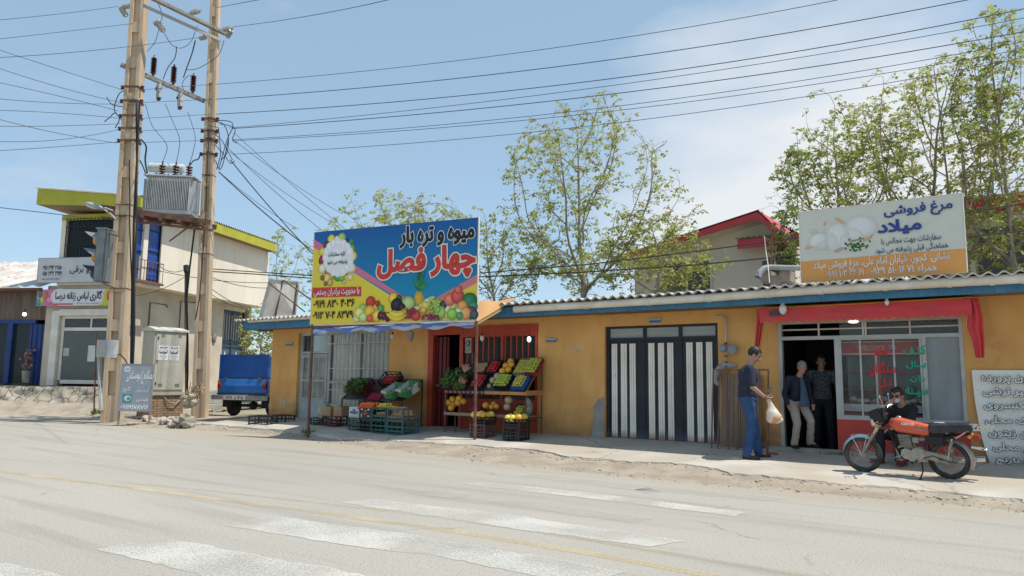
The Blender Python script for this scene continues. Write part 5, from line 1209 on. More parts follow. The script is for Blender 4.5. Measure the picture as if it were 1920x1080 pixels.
# lower row of the slope
f0 = slope_tray(U(862)+.05, .22, .62, .36, .06, 'wine', 'low wine red crate of herbs and vegetable bundles at the left end of the stand')
slope_tray(U(908), .24, .30, .36, .10, 'black', 'black crate of pink red tomatoes in the lower row of the stand slope', 'redf', 'pink red tomato in the lower slope crate', 'tomato', 'tomatoes in the lower slope crate', .036, seed=31, layers=2)
slope_tray(U(952), .26, .36, .36, .10, 'black', 'black crate of green apples in the lower row beside the blue carton', 'apple', 'green apple in the black crate beside the blue carton', 'apple', 'green apples in the lower black crate', .036, seed=32, layers=2)
slope_tray(U(984), .24, .30, .34, .11, 'blue', 'open blue carton of small green apples at the right end of the slope', 'yapple', 'small yellow green apple in the blue carton', 'apple', 'apples in the blue carton', .034, box='carton', seed=33, layers=2)
for k, (px_, py_, r_) in enumerate(((924, 713, .072), (918, 724, .062), (933, 706, .085), (920, 735, .05))):
    p = at(px_, py_, 12.72+.03*k); fruit('cantaloupe', p, r_, 'netted beige cantaloupe in the pile on the stand slope left of the green apples', 'cantaloupe', 'cantaloupes on the stand slope')
# upper row
slope_tray(U(903)-.10, .72, .30, .34, .10, 'brown', 'dusty maroon crate of brown dates in the upper row', 'potato', 'brown fruit in the dusty maroon upper crate', 'brown fruit', 'brown fruit in the upper crate', .03, seed=34)
slope_tray(U(918)+.04, .74, .28, .38, .10, 'black', 'black crate of glossy red tomatoes in the upper row', 'redf', 'glossy red tomato in the upper crate', 'tomato', 'tomatoes in the upper crate', .034, seed=35, layers=2)
fo = slope_tray(U(945)+.04, .72, .30, .44, .12, 'black', 'black crate of large orange melons in the upper row')
for k in range(5): fruit('melon', fo @ Vector(((-.07, .07, -.06, .07, 0)[k], (-.14, -.10, .02, .05, .15)[k], .11)), .078, 'large orange melon in the upper black crate', 'melon', 'melons in the upper black crate')
slope_tray(U(966)+.10, .76, .30, .44, .10, 'carton', 'open cardboard box of pale greens between melons and apples in the upper row', 'yapple', 'pale green fruit in the open cardboard box', 'pale fruit', 'pale fruit in the open cardboard box', .03, box='carton', seed=36, layers=1)
slope_tray(U(985)+.10, .78, .32, .46, .10, 'red', 'bright red crate of green apples at the upper right of the stand', 'apple', 'green apple in the bright red crate', 'apple', 'green apples in the red crate', .036, seed=37, layers=2)
greens('herb_bunch', f0 @ Matrix.Translation((-.02, .05, .07)), .70, .50, 620, 'dark green herbs bunched at the left end of the stand slope', 41, lift=.12, s=.05)
greens('parsley_bunch', f0 @ Matrix.Translation((.18, -.16, .05)), .30, .10, 150, 'bright green parsley along the front of the stand slope', 42, key='weed', lift=.08, s=.04)
for k, (px_, py_) in enumerate(((877, 690), (866, 714))):       # fans of pale pink rhubarb stalks
    m = MB(); rg = random.Random(50+k)
    for i in range(22):
        a_ = -.25+1.2*i/21 if k else .1+1.5*i/21; L_ = rg.uniform(.16, .27)
        m.bar((0, 0, 0), (math.cos(a_+.5)*L_, rg.uniform(-.04, .04), math.sin(a_+.5)*L_*.75), .014, .006)
    o = m.build('rhubarb_fan', mat('pink_stalks_%d' % k, (.58, .32, .22), .6, (.50, .22, .17), 10)); o.location = at(px_-6, py_+8, 12.62-.10*k); tag(o, ['fanned bunch of pale pink stalks at the upper left of the stand', 'fanned bunch of pale pink stalks lying lower at the left of the stand'][k], 'stalks')
# lower shelf
def onshelf(px_, py_, Yq, r_, kind, lab, cat, grp): p = at(px_, py_, Yq); fruit(kind, (p.x, Yq, max(p.z, zB_+.0+r_)), r_, lab, cat, grp, .95)
for k, (px_, py_) in enumerate(((840, 758), (849, 751), (850, 762), (861, 750), (859, 758), (869, 755), (846, 768))):
    onshelf(px_, py_-3, Ys+.12+.04*(k % 3), .080, 'melon', 'round orange melon at the left end of the lower shelf', 'melon', 'orange melons at the left of the lower shelf')
for k, (px_, py_) in enumerate(((911, 760), (922, 763), (931, 762), (926, 757))): onshelf(px_, py_, Ys+.1+.08*(k == 3), .078 if k == 0 else .062, 'melon', 'orange melon behind the post in the middle of the lower shelf', 'melon', 'orange melons in the middle of the lower shelf')
for k, (px_, py_) in enumerate(((954, 750), (951, 763))): onshelf(px_, py_, Ys+.12, .092 if k == 0 else .082, 'cantaloupe', 'netted beige cantaloupe, one of two stacked on the lower shelf', 'cantaloupe', 'cantaloupes on the lower shelf')
p = at(893, 762, Ys+.15); crate((p.x, Ys+.18, zB_), 'wine', 'small wine red crate of radishes behind the post on the lower shelf', .34, .28, .08, tilt=.35); fill(T((p.x, Ys+.18, zB_+.03), .35), .30, .24, .032, 'radish', 'dark pink radish on the lower shelf', 'radish', 'radishes on the lower shelf', seed=38, layers=2)
p = at(973, 760, Ys+.15); crate((p.x, Ys+.24, zB_+.02), 'black', 'black crate of yellow green apples tipped forward on the lower shelf', .34, .40, .10, tilt=.75); fill(T((p.x, Ys+.24, zB_+.05), .75), .28, .36, .035, 'yapple', 'yellow green apple in the tipped crate on the lower shelf', 'apple', 'apples in the tipped lower crate', seed=39, layers=2)
p = at(989, 758, Ys+.1); m = MB(); m.ball((0, 0, 0), (.07, .10, .19), 14, 12, jit=.4); o = m.build('plastic_bag', mat('grey_clear_bag', (.28, .30, .27), .3, (.14, .16, .13), 14), smooth=True); o.location = (p.x, Ys+.14, zB_+.18); tag(o, 'crumpled grey plastic bag at the right end of the lower shelf', 'bag')
# crates standing in front of the stand
for k, (px_, base, top_k, lab, lab2, Yq) in enumerate(((905, 'brown', 'black', 'dusty maroon slatted crate on the pavement behind the right billboard post', 'dark crate of pale yellow melons stacked on the maroon crate', 12.32), (968, 'black', 'black', 'black slatted crate on the pavement in front of the right end of the stand', 'black slatted crate heaped with yellow melons, topmost at the stand right end', 12.22))):
    X = gX(px_, 800, Yq); z_ = zf(Yq)
    crate((X, Yq, z_), base, lab, .40, .38, .26, rz=.0, rows=4, cols=4); crate((X+.01, Yq, z_+.262), top_k, lab2, .40, .38, .16, rz=.0, rows=2)
    rg = random.Random(60+k)
    for i in range(9): fruit('melon' if rg.random() < .3 else 'lemon', (X-.13+.13*(i % 3)+rg.uniform(-.02, .02), Yq-.12+.12*(i//3)+rg.uniform(-.02, .02), z_+.262+.15+rg.uniform(0, .05)), rg.uniform(.068, .084), ['yellow melon on the stacked crates behind the billboard post', 'yellow melon heaped on the black crates at the right end of the stand'][k], 'melon', ['melons behind the post', 'melons at the right end of the stand'][k])
# white poster behind the window bars
pw = at(878, 648, FY-.09); m = MB(); t = thing('shop_poster', 'white poster with a dark printed emblem behind the red window bars', 'poster', pw)
MB().bb(-.09, .09, 0, .006, -.17, .17).build('sheet', mat('poster_white', (.40, .40, .39), .6), t); P = Print(-.002); P.blob(0, .06, .075, .075, (.10, .10, .10), (.05, .05, .05)); P.blob(-.02, .05, .03, .05, (.3, .3, .3)); P.blob(0, -.09, .07, .05, (.25, .25, .25), (.15, .15, .15)); P.poly([(-.085, -.02), (.085, -.02), (.085, -.008), (-.085, -.008)], (.05, .05, .05)); P.build('printed_emblem', t)
# ------------------------------------------------------------------ two storey shop house with yellow-green fascia
LA = R_(25.46); CO = dp(250, 720, 27.0); CO = Vector((CO.x, CO.y, 0)); LI = (Matrix.Translation(CO) @ Matrix.Rotation(LA, 4, 'Z')).inverted()
def lo(x, y, ax, val):
    o = LI @ O; d = LI.to_3x3() @ ray(x, y); i = 'xyz'.index(ax); k = (val-o[i])/d[i]; return o+d*k
hb = thing('two_storey_house', 'cream two storey shop house with a yellow green roof edge behind the utility poles', 'building', CO, LA)
ZB, ZT = 4.72, 7.45; XLf = -3.6; DE = 9.15
m = MB(); t = .25
# upper storey: front wall left open where the barred window is, side wall open for the blue window
wl, wr, wz0, wz1 = -3.40, -1.35, 5.72, 7.30
m.bb(XLf, wl, 0, t, ZB, ZT); m.bb(wr, 0, 0, t, ZB, ZT); m.bb(wl, wr, 0, t, ZB, wz0); m.bb(wl, wr, 0, t, wz1, ZT)
m.bb(-t, -.16, t, 1.02, ZB, 7.30); m.bb(-t, 0, 1.02, DE, ZB, ZT+.1); m.bb(-.16, 0, -.45, 1.02, 7.30, 7.42); m.bb(-.5, -.14, -.48, -.003, ZB, 7.42); m.bb(XLf, XLf+t, t, DE, ZB, ZT); m.bb(XLf+t, -t, DE-t, DE, ZB, ZT)
m.bb(XLf+t, -t, t, DE-t, ZB, ZB+.15); m.bb(XLf+t, -t, t+.003, DE-t, 7.2, 7.4)
m.build('upper_wall', M['cream'], hb)
m = MB(); XG = -.7
m.bb(-4.05, -3.32, .1, .4, .6, ZB-.003); m.bb(-3.32, -.95, .1, .4, 3.58, ZB-.003); m.bb(-.95, XG, .1, .4, .6, ZB-.003)
m.bb(XG-.3, XG, .4, 6.62, .0, ZB-.003); m.bb(XG-.3, XG, 6.62, 8.53, 4.42, ZB-.003); m.bb(XG-.3, XG, 8.53, 8.75, .0, ZB-.003); m.bb(-4.05, XG, 8.75, 9.0, 0, ZB-.003)
m.build('ground_floor_wall', M['beige'], hb)
MB().bb(-3.4, -1.0, 2.6, 2.7, .9, 3.6).build('shop_back_wall', mat('shop_back', (.26, .27, .25), .8, (.10, .10, .10), 1.5), hb)
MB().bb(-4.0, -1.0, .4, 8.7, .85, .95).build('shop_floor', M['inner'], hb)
# roof slab with fascia
m = MB(); y0, y1 = -.9, 9.0; xr = .45; xl = -3.95
def slab(zt, zb_, ins):
    return None
zf_ = lambda x: 7.42+max(0, (.55-x))*.053; zft = lambda x: 7.80+max(0, (.55-x))*.105
m.add([(xl, y0, zf_(xl)), (xr, y0, zf_(xr)), (xr, y0, zft(xr)), (xl, y0, zft(xl))], [(0, 1, 2, 3)])
m.add([(xr, y0, 7.42), (xr, y1, 7.46), (xr, y1, 7.86), (xr, y0, zft(xr))], [(0, 1, 2, 3)])
m.add([(xl, y0, zf_(xl)), (xl, y1, zf_(xl)), (xl, y1, zft(xl)), (xl, y0, zft(xl))], [(0, 1, 2, 3)])
m.bb(XLf, -.003, -.02, -.004, 7.22, 7.44)
m.build('fascia', M['yellow_tin'], hb, fixn=False)
m = MB(); m.add([(xl, y0, zf_(xl)), (xr, y0, zf_(xr)), (xr, y1, 7.46), (xl, y1, 7.46)], [(0, 1, 2, 3)]); m.build('soffit', mat('brown_soffit', (.30, .21, .13), .9), hb, fixn=False)
m = MB(); n = 110
def rr(u, v): x = xl-.02+(xr-xl+.05)*v; y = y0-.05+(y1-y0+.1)*u; return (x, y, zft(x)*(1-u)+u*(7.87+(zft(x)-7.8)*.3)+.035+.03*math.sin(u*n*math.pi))
m.grid(rr, 440, 4); m.build('roof_sheet', M['roof'], hb, smooth=True, fixn=False)
m = MB(); m.bar((xl-.02, y0-.03, zft(xl)+.02), (xr, y0-.03, zft(xr)+.02), .03, .05); m.build('roof_edge', M['white_paint'], hb)
# barred upper front window
m = MB(); m.bb(wl, wr, .12, .125, wz0, wz1); m.build('window_pane', glass('dark_pane', (.03, .035, .04), .9), hb)
m = MB()
for i in range(14): x = wl+.04+(wr-wl-.08)*i/13; m.tube([(x, -.03, wz0), (x, -.03, wz1)], .014, 5)
for z in (wz0+.02, wz0+.55, wz1-.35, wz1-.03): m.bar((wl, -.02, z), (wr, -.02, z), .02)
m.build('window_grille', mat('dark_green_iron', (.02, .035, .03), .5), hb)
MB().bb(wl, wr, .02, .05, wz0-.03, wz0).build('window_sill', M['maroon'], hb)
# blue side window with little railing
m = MB(); m.bb(-.12, -.10, -.42, 1.02, 4.85, 7.3); m.build('blue_curtained_window', mat('bright_blue_pane', (.02, .09, .42), .35, (.015, .05, .25), 2), hb)
m = MB()
for y in (-.42, .34, 1.01): m.bb(-.09, -.05, y-.02, y+.02, 4.9, 7.3)
for z in (7.15, 6.75, 5.95, 5.3, 4.88): m.bb(-.088, -.052, -.40, .32, z-.025, z+.015); m.bb(-.088, -.052, .36, .99, z-.018+.1, z+.022+.1)
m.build('window_frame', M['black'], hb)
m = MB()
for i in range(8): y = -.45+1.5*i/7; m.bar((.12, y, 4.86), (.12, y, 5.62), .016)
for z in (4.86, 5.62): m.bar((.12, -.48, z), (.12, 1.08, z), .025)
m.bar((.0, -.46, 5.62), (.12, -.46, 5.62), .02); m.bar((0, 1.06, 5.62), (.12, 1.06, 5.62), .02); m.bb(0.003, .16, -.50, 1.10, 4.78, 4.84); m.build('balcony_railing', M['rust_frame'], hb)
# door of the side wall
m = MB(); m.bb(XG-.2, XG-.14, 6.62, 8.53, .4, 4.42); m.build('side_door', mat('slate_blue_door', (.05, .085, .13), .5, (.08, .11, .15), 3), hb)
m = MB()
for i in range(8): y = 6.85+1.45*i/7; m.tube([(XG-.10, y, 3.05), (XG-.10, y, 4.2)], .018, 5)
m.build('door_grille', M['bar_white'], hb)
m = MB()
for y in (6.64, 7.55, 8.5): m.bb(XG-.139, XG-.09, y-.04, y+.04, .4, 4.4)
for z in (4.36, 2.95, 2.75): m.bb(XG-.138, XG-.095, 6.68, 8.46, z-.04, z+.04)
m.build('door_frame', mat('slate_frame', (.035, .06, .09), .5), hb)
m = MB(); 
for y in (7.1, 8.05): m.add([(XG-.13, y-.22, 1.7), (XG-.13, y+.22, 1.7), (XG-.13, y+.16, 2.1), (XG-.13, y, 2.55), (XG-.13, y-.16, 2.1)], [(0, 1, 2, 3, 4)])
m.build('door_curtain', M['white_paint'], hb, fixn=False)
MB().bb(XG+.003, XG+.06, 8.50, 8.72, 0, ZB-.01).build('corner_post', M['bark'], hb)
# conduit on the side wall
m = MB(); m.tube([(XG+.03, 1.5, 1.5), (XG+.03, 1.5, 4.2), (XG+.03, 2.5, 4.2), (XG+.03, 2.55, 4.1)], .02, 6); m.tube([(XG+.03, 3.4, 1.9), (XG+.03, 3.4, 4.45), (XG+.03, 4.6, 4.5)], .018, 6); m.build('conduit', M['dark_grey'], hb)
p = lo(402, 634, 'x', XG+.04); MB().ball(p, (.06, .16, .2), 10, 8, jit=.3).build('wall_meter', mat('wall_meter', (.25, .23, .2), .6), hb, smooth=True)
# clothes shop front (left, under the pink sign)
m = MB(); zg0, zg1 = 1.15, 3.55
m.bb(-3.66, -3.36, -.02, .09, .95, 3.75); m.bb(-3.36, -.95, -.02, .09, 3.56, 3.80)
m.bb(-3.32, -3.22, .12, .2, zg0, zg1); m.bb(-3.22, -.95, .12, .2, 3.0, 3.12); m.bb(-3.22, -.95, .12, .2, 3.46, 3.555); m.bb(-3.22, -.95, .12, .2, 1.02, 1.16); m.bb(-2.10, -2.04, .125, .195, 3.12, 3.46); m.bb(-1.05, -.96, .12, .2, zg0+.01, 3.0)
m.build('shopfront_frame', M['white_paint'], hb)
MB().bb(-3.22, -1.05, .15, .156, 1.16, 3.0).build('shopfront_pane', glass('display_glass', (.20, .21, .20), .45), hb)
MB().bb(-3.22, -1.0, .15, .156, 3.12, 3.46).build('transom_pane', glass('dark_transom', (.10, .10, .10), .8), hb)
for (x0_, x1_, z0_, z1_, c) in ((-3.18, -2.93, 2.05, 2.35, .5), (-2.12, -1.80, 1.85, 2.45, .62)):
    MB().bb(x0_, x1_, .135, .145, z0_, z1_).build('paper_notice', mat('notice', (c, c+.03, c+.02), .7), hb)
MB().bb(-3.7, -.9, -.5, .09, .78, .93).build('shop_step', mat('stained_step', (.30, .20, .14), .9), hb)
# white lettered sign
p0 = lo(74, 486, 'y', -.10); s1 = thing('shop_sign', 'wide white shop sign with dark handwritten lettering above the pink sign', 'sign', CO+Matrix.Rotation(LA, 3, 'Z') @ Vector((-4.36, -.12, 4.82)), LA)
Wd, Hd = 4.3, .92
MB().bb(0, Wd, 0, .06, 0, Hd).build('panel', mat('sign_white', (.60, .61, .62), .6, (.52, .53, .55), 2), s1)
m = MB(); m.bb(-.02, Wd+.02, -.01, .07, -.02, 0); m.bb(-.02, Wd+.02, -.01, .07, Hd, Hd+.02); m.bb(-.02, 0, -.01, .07, 0, Hd); m.bb(Wd, Wd+.02, -.01, .07, 0, Hd); m.build('frame', M['grey_alu'], s1)
m = MB(); lettering(m, '۰۹۱۱ ۲۹۴ ۲۷۵۰', .20, 1.05, .48, .64, -.012, rtl=False, bold=.004); lettering(m, '۰۱۱۵ ۲۳۲ ۲۹۱۹', .20, 1.05, .26, .42, -.012, rtl=False, bold=.004); lettering(m, 'مدیریت: محمد عرب خیلی', .20, 1.0, .08, .2, -.012)
lettering(m, 'فروش لوازم ایزو برقی', 1.40, 4.15, .26, .60, -.012, bold=.004); m.build('lettering', M['ink'], s1, fixn=False)
# pink clothes shop sign
s2 = thing('shop_sign', 'pink and white clothes shop sign over the glazed shop front', 'sign', CO+Matrix.Rotation(LA, 3, 'Z') @ Vector((-4.25, -.18, 3.92)), LA)
Wd, Hd = 3.35, .62
MB().bb(0, Wd, 0, .06, 0, Hd).build('panel', mat('sign_white2', (.66, .64, .66), .6), s2)
P = Print(-.003); P.poly([(0, 0), (.9, 0), (.9, Hd), (0, Hd)], (.66, .20, .34)); P.poly([(0, 0), (.32, 0), (.05, .3), (0, .62)], (.12, .42, .55)); P.blob(.14, .46, .10, .14, (.06, .22, .10)); P.blob(.24, .2, .10, .16, (.55, .5, .08)); P.blob(.42, .38, .08, .18, (.50, .16, .06)); P.blob(.10, .12, .09, .1, (.10, .3, .3)); P.blob(.55, .2, .14, .16, (.74, .24, .42))
P.blob(.98, .34, .38, .31, (.70, .69, .70), (.70, .69, .70), hx=0, hz=0); P.poly([(.98, 0), (2.7, 0), (2.9, Hd), (.98, Hd)], (.70, .69, .70)); P.poly([(2.65, 0), (Wd, 0), (Wd, Hd), (2.95, Hd)], (.62, .55, .08)); P.blob(3.12, .36, .11, .2, (.62, .08, .03)); P.blob(3.2, .2, .06, .12, (.1, .3, .05)); P.blob(2.62, .3, .26, .3, (.70, .69, .70), (.70, .69, .70), hx=0, hz=0)
P.poly([(.75, .03), (1.6, .03), (1.6, .09), (.75, .09)], (.66, .08, .16)); P.build('printed_artwork', s2)
m = MB(); lettering(m, 'گالری لباس زنانه دُرسا'.replace('ُ', ''), .82, 2.8, .17, .56, -.014, bold=.007); lettering(m, 'انواع لباس زنانه و بچه گانه', 1.75, 2.7, .04, .12, -.014); m.build('lettering', M['ink'], s2, fixn=False)
# ------------------------------------------------------------------ old shop with rusty roof, far left
ob = thing('old_shop', 'old brown sheet clad shop with blue doors and a patched rusty tin roof', 'building', CO+Matrix.Rotation(LA, 3, 'Z') @ Vector((-3.95, .25, 0)), LA)
m = MB(); n = 120; vs = []
for i in range(n+1):
    x = -7-(-7+.02)*i/n if False else -7+6.98*i/n; y = .0+(.0, .03, .03, 0)[i % 4]; vs += [(x, y, 3.42), (x, y, 4.55)]
m.add(vs, [(2*i, 2*i+2, 2*i+3, 2*i+1) for i in range(n)]); m.build('cladding', M['brown_sheet'], ob, fixn=False)
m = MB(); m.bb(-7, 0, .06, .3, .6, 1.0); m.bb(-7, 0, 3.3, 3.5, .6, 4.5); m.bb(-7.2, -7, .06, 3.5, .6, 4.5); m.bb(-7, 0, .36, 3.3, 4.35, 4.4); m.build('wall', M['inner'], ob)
m = MB(); m.bb(-.0, .22, -.04, .05, 1.0, 4.5); m.build('corner_plaster', M['beige'], ob)
m = MB(); m.bb(-7, -.62, -.05, .05, 3.28, 3.42); m.bb(-1.86, -1.62, -.05, .05, 1.0, 3.28); m.bb(-4.2, -4.0, -.05, .05, 1, 3.28); m.build('blue_frame', M['blue_door'], ob)
m = MB()
for i in range(8): m.bb(-.86+i*.105, -.76+i*.105, -.02+.02*(i % 2), .03, 1.0, 3.25)
m.build('blue_shutter', M['blue_door'], ob)
MB().bb(-7, -.5, .065, .07, 1.0, 3.28).build('shop_pane', glass('dark_old_glass', (.03, .04, .045), .8), ob)
m = MB()
def orf(u, v): return (-7.3+7.25*u, -.5+4.6*v, 4.66+v*1.75+.03*math.sin(u*75)+.04*noise.noise(Vector((u*6, v*3, 0))))
m.grid(orf, 300, 8); m.build('roof_sheet', M['rust_roof'], ob, smooth=True, fixn=False)
m = MB(); m.bb(-7.3, -.05, -.52, -.46, 4.50, 4.60); m.bb(-7.3, -.05, -.46, .06, 4.50, 4.53); m.build('eave_board', mat('dark_eave', (.16, .07, .05), .8), ob)
p = lo(54, 590, 'y', .1); bq = thing('light_bulb', 'lit white bulb glowing under the brown cladding of the old shop', 'light bulb', CO+Matrix.Rotation(LA, 3, 'Z') @ Vector((p.x, -.1, p.z)))
MB().ball((0, 0, 0), .07, 10, 8).build('globe', emis('lit_globe', (1, 1, 1), 4), bq, smooth=True); MB().tube([(0, 0, .06), (0, 0, .2)], .02, 6).build('socket', M['black'], bq)
fl = MB(); rg = random.Random(77)
for k in range(60): c = Vector((rg.gauss(0, .13), rg.gauss(0, .06), rg.uniform(.5, 1.3))); fl.ball(c, rg.uniform(.025, .06), 6, 4)
fl.mat(1); fl.tube([(0, 0, 0), (0, 0, .45)], [.12, .15], 10)
p = lo(55, 700, 'y', .12); o = fl.build('dried_flowers', [mat('dusty_pink', (.30, .17, .16), .8), M['stone']]); o.location = CO+Matrix.Rotation(LA, 3, 'Z') @ Vector((p.x, -.02, 1.03)); tag(o, 'pot of dusty pink dried flowers in front of the old shop window', 'flowers')
# ------------------------------------------------------------------ stone plinth and steps
m = MB()
def pw(u, v):
    x = -11+10.3*u; z = -.1+1.02*v; return (x, -1.3+.35*v+.10*noise.noise(Vector((x*1.6, z*2.5, 3)))*(1 if v < .95 else 0)+.04*noise.noise(Vector((x*6, z*7, 3))), z)
m.grid(pw, 160, 16); m.add([pw(0, 1), pw(1, 1), (-.7, .1, .92), (-11, .1, .92)], [(0, 1, 2, 3)])
m.add([(-.7, -1.3, -.1), (-.7, .1, -.1), (-.7, .1, .92), (-.7, -.95, .92)], [(0, 1, 2, 3)])
o = m.build('retaining_wall', M['rubble'], smooth=True, fixn=False); o.location = CO; o.rotation_euler = (0, 0, LA); tag(o, 'rough stone retaining wall under the shops at the far left', 'retaining wall')
st_ = thing('concrete_steps', 'worn concrete steps beside the cream house behind the cabinet', 'steps', CO+Matrix.Rotation(LA, 3, 'Z') @ Vector((0, 5, 0)), LA)
for k in range(3):
    MB().bb(-.7+.0, 1.6-.4*k, -3, 4.2-.5*k, .0+.25*k, .25+.25*k-.004*k).build('step', M['concrete'], st_, bevel=.02)
m = MB()
def rub(u, v):
    x = -12+16*u; y = -3.0+3.3*v; e = .60*max(0, min(1, (v-.15)/.55))**1.5*(1 if x < -.6 else max(.35, 1-(x+.6)*.3))
    return (x, y, -.03+e+(.13*noise.noise(Vector((x*1.3, y*1.8, 0)))+.06*noise.noise(Vector((x*5, y*5, 0))))*min(1, v*4))
m.grid(rub, 170, 46); o = m.build('earth_bank', M['dirt'], smooth=True); o.location = CO; o.rotation_euler = (0, 0, LA); tag(o, kind='structure')
# ------------------------------------------------------------------ blue pickup
def pickup():
    b0 = gs(456, 776); D = 23.2; c = dp(452, 776, D); q = Vector((c.x, c.y, .10))
    t = thing('pickup_truck', 'blue pickup truck with a raised tarp-blue rear board parked tail out beside the orange wall', 'pickup', q, R_(27))
    W = 1.66; y0 = 0
    S = lambda z: z
    m = MB(); m.bb(-W/2, W/2, y0, y0+2.0, .66, .74)                       # bed floor
    for s in (-1, 1): m.bb(s*W/2, s*(W/2-.06), y0+.04, y0+2.0, .742, 1.20)
    m.bb(-W/2, W/2, y0+1.94, y0+2.0, .742, 1.2)
    m.build('bed', M['truck_blue'], t, bevel=.008)
    m = MB()
    def tg(u, v): x = -W/2+W*u; z = .74+.46*v; return (x, y0-.01-.03*math.sin(v*math.pi)-.012*(abs(v-.5) < .12), z)
    m.grid(tg, 12, 14); m.bb(-W/2+.1, W/2-.1, y0+.0, y0+.03, .78, 1.18); m.build('tailgate', mat('tailgate_blue', (.025, .20, .60), .35, (.02, .15, .50), 2, .05, coat=.3), t, smooth=True)
    m = MB(); m.bb(-W/2+.02, W/2-.02, y0+.02, y0+.06, 1.24, 1.92); m.bb(-W/2, W/2, y0+.0, y0+.08, 1.92, 1.96); 
    for s in (-1, 1): m.bb(s*W/2, s*(W/2-.05), y0+.0, y0+.07, 1.2, 1.92); m.bb(s*(W/2-.003), s*(W/2-.04), y0+.08, y0+2.0, 1.24, 1.88)
    m.build('high_side_boards', mat('deep_blue_board', (.015, .12, .46), .55, (.012, .10, .38), 3), t)
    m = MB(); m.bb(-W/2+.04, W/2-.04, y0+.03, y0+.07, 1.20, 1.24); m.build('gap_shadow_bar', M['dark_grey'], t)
    m = MB()
    for s in (-1, 1): m.box((s*W*.36, y0-.03, 1.215), (.12, .05, .03))
    m.build('latch', M['dull_metal'], t)
    for s in (-1, 1):
        l = MB(); l.box((s*(W/2-.07), y0-.055, 1.0), (.11, .05, .24)); l = l.build('tail_lamp', M['lamp_red'], t, bevel=.01)
        MB().box((s*(W/2-.07), y0-.083, 1.06), (.09, .006, .08)).build('amber_lens', mat('amber%d' % s, (.65, .18, .03), .3), l)
    m = MB(); m.bb(-W/2-.10, -W*.28+.02, y0-.22, y0-.08, .55, .69); m.bb(W*.16, W/2+.08, y0-.22, y0-.08, .53, .68); m.bb(-W*.26, W*.16, y0-.20, y0-.08, .54, .70); m.build('bumper', mat('dented_chrome', (.42, .42, .42), .4, (.30, .30, .30), 5, metal=.3), t, bevel=.015)
    MB().bb(-W*.30, W*.14, y0-.235, y0-.222, .545, .685).build('number_plate', M['white_paint'], t)
    m = MB(); lettering(m, '۳۵ د ۷۴۱', -W*.26, W*.10, .57, .66, y0-.238, bold=.003); m.build('plate_lettering', M['ink'], t, fixn=False)
    m = MB(); m.bb(-W/2-.0, W/2, y0-.06, y0+.02, .70, .75); m.build('sill_rail', M['dark_grey'], t)
    # cab
    m = MB()
    prof = [(2.05, .6), (2.05, 1.25), (2.2, 1.78), (3.2, 1.80), (3.75, 1.25), (4.6, 1.15), (4.65, .6)]
    m.prism([(-W/2+.03, y0+a, b) for a, b in prof], (W-.06, 0, 0)); m.build('cab', M['truck_blue'], t, bevel=.03)
    MB().bb(-W/2+.2, W/2-.2, y0+2.02, y0+2.04, 1.30, 1.70).build('rear_window', M['glass_dark'], t)
    for y in (.75, 3.9):
        for s in (-1, 1):
            w_ = MB(); prof_ = [(-.11, .20), (-.10, .30), (-.05, .335), (.05, .335), (.10, .30), (.11, .20)]
            w_.cone((s*(W/2-.16), y0+y, .335), (1, 0, 0), prof_, 28); w_ = w_.build('wheel', M['rubber'], t, smooth=True)
            MB().cone((s*(W/2-.16), y0+y, .335), (s, 0, 0), [(-.05, .19), (.09, .2), (.10, .17), (.06, .12), (.08, .04)], 20).build('rim', M['dull_metal'], w_, smooth=True)
    m = MB(); m.tube([(-.62, y0+.75, .34), (.62, y0+.75, .34)], .05, 8); m.ball((0, y0+.75, .34), .14, 10, 8); m.build('axle', M['dark_grey'], t)
    m = MB(); m.bb(-.5, -.4, y0+.1, y0+4.4, .50, .62); m.bb(.4, .5, y0+.1, y0+4.4, .50, .62); m.bb(-.45, .45, y0+.1, y0+.2, .50, .62); m.build('chassis', M['dark_grey'], t)
    for s in (-1, 1):
        MB().bb(s*(W/2-.02), s*(W/2-.32), y0+.28, y0+.30, .30, .62).build('mud_flap', M['black'], t)
pickup()
# ------------------------------------------------------------------ electrical cabinet between the poles
CX = gs(300, 795)
a0 = at(283, 735, 11.35); a1 = at(283, 612, 11.35); cz0 = a0.z; ch_ = a1.z-a0.z-.14; cdp = .68
d_ = ray(343, 735); cw = d_.y*(a0.x/d_.x)-a0.y; print('cabinet width', cw, 'h', ch_)
cb_ = thing('electrical_cabinet', 'beige metal electrical cabinet with white paper notices standing between the two poles', 'cabinet', a0, R_(90))
MB().bb(0, cw, 0, cdp, 0, ch_).build('body', M['cabinet'], cb_, bevel=.01)
m = MB(); m.prism([(-.05, -.05, ch_), (cw+.05, -.05, ch_), (cw+.05, cdp*.5, ch_+.10), (-.05, cdp*.5, ch_+.10)][0:0] or [(-.05, -.06, ch_+.0), (-.05, cdp+.05, ch_+.0), (-.05, cdp+.05, ch_+.05), (-.05, cdp/2, ch_+.15), (-.05, -.06, ch_+.05)], (cw+.1, 0, 0)); m.build('lid', mat('pale_lid', (.60, .60, .54), .5), cb_)
MB().bb(.05, cw-.03, -.022, -.004, .06, ch_-.06).build('door', M['cabinet'], cb_, bevel=.006)
m = MB()
for z in (.25, ch_*.5, ch_-.2): m.bb(.085, .115, -.04, -.023, z-.04, z+.04)
m.build('hinge', M['dark_grey'], cb_)
m = MB()
for x in (cw*.25, cw*.78):
    for j in range(4): m.bb(x-.07, x+.07, -.030, -.024, .16+j*.025, .17+j*.025); m.bb(x-.05, x+.05, -.030, -.024, ch_-.16+j*.02, ch_-.15+j*.02)
m.build('vent_louvre', mat('louvre', (.30, .30, .25), .6), cb_)
ph = .44; pz = ch_*.52
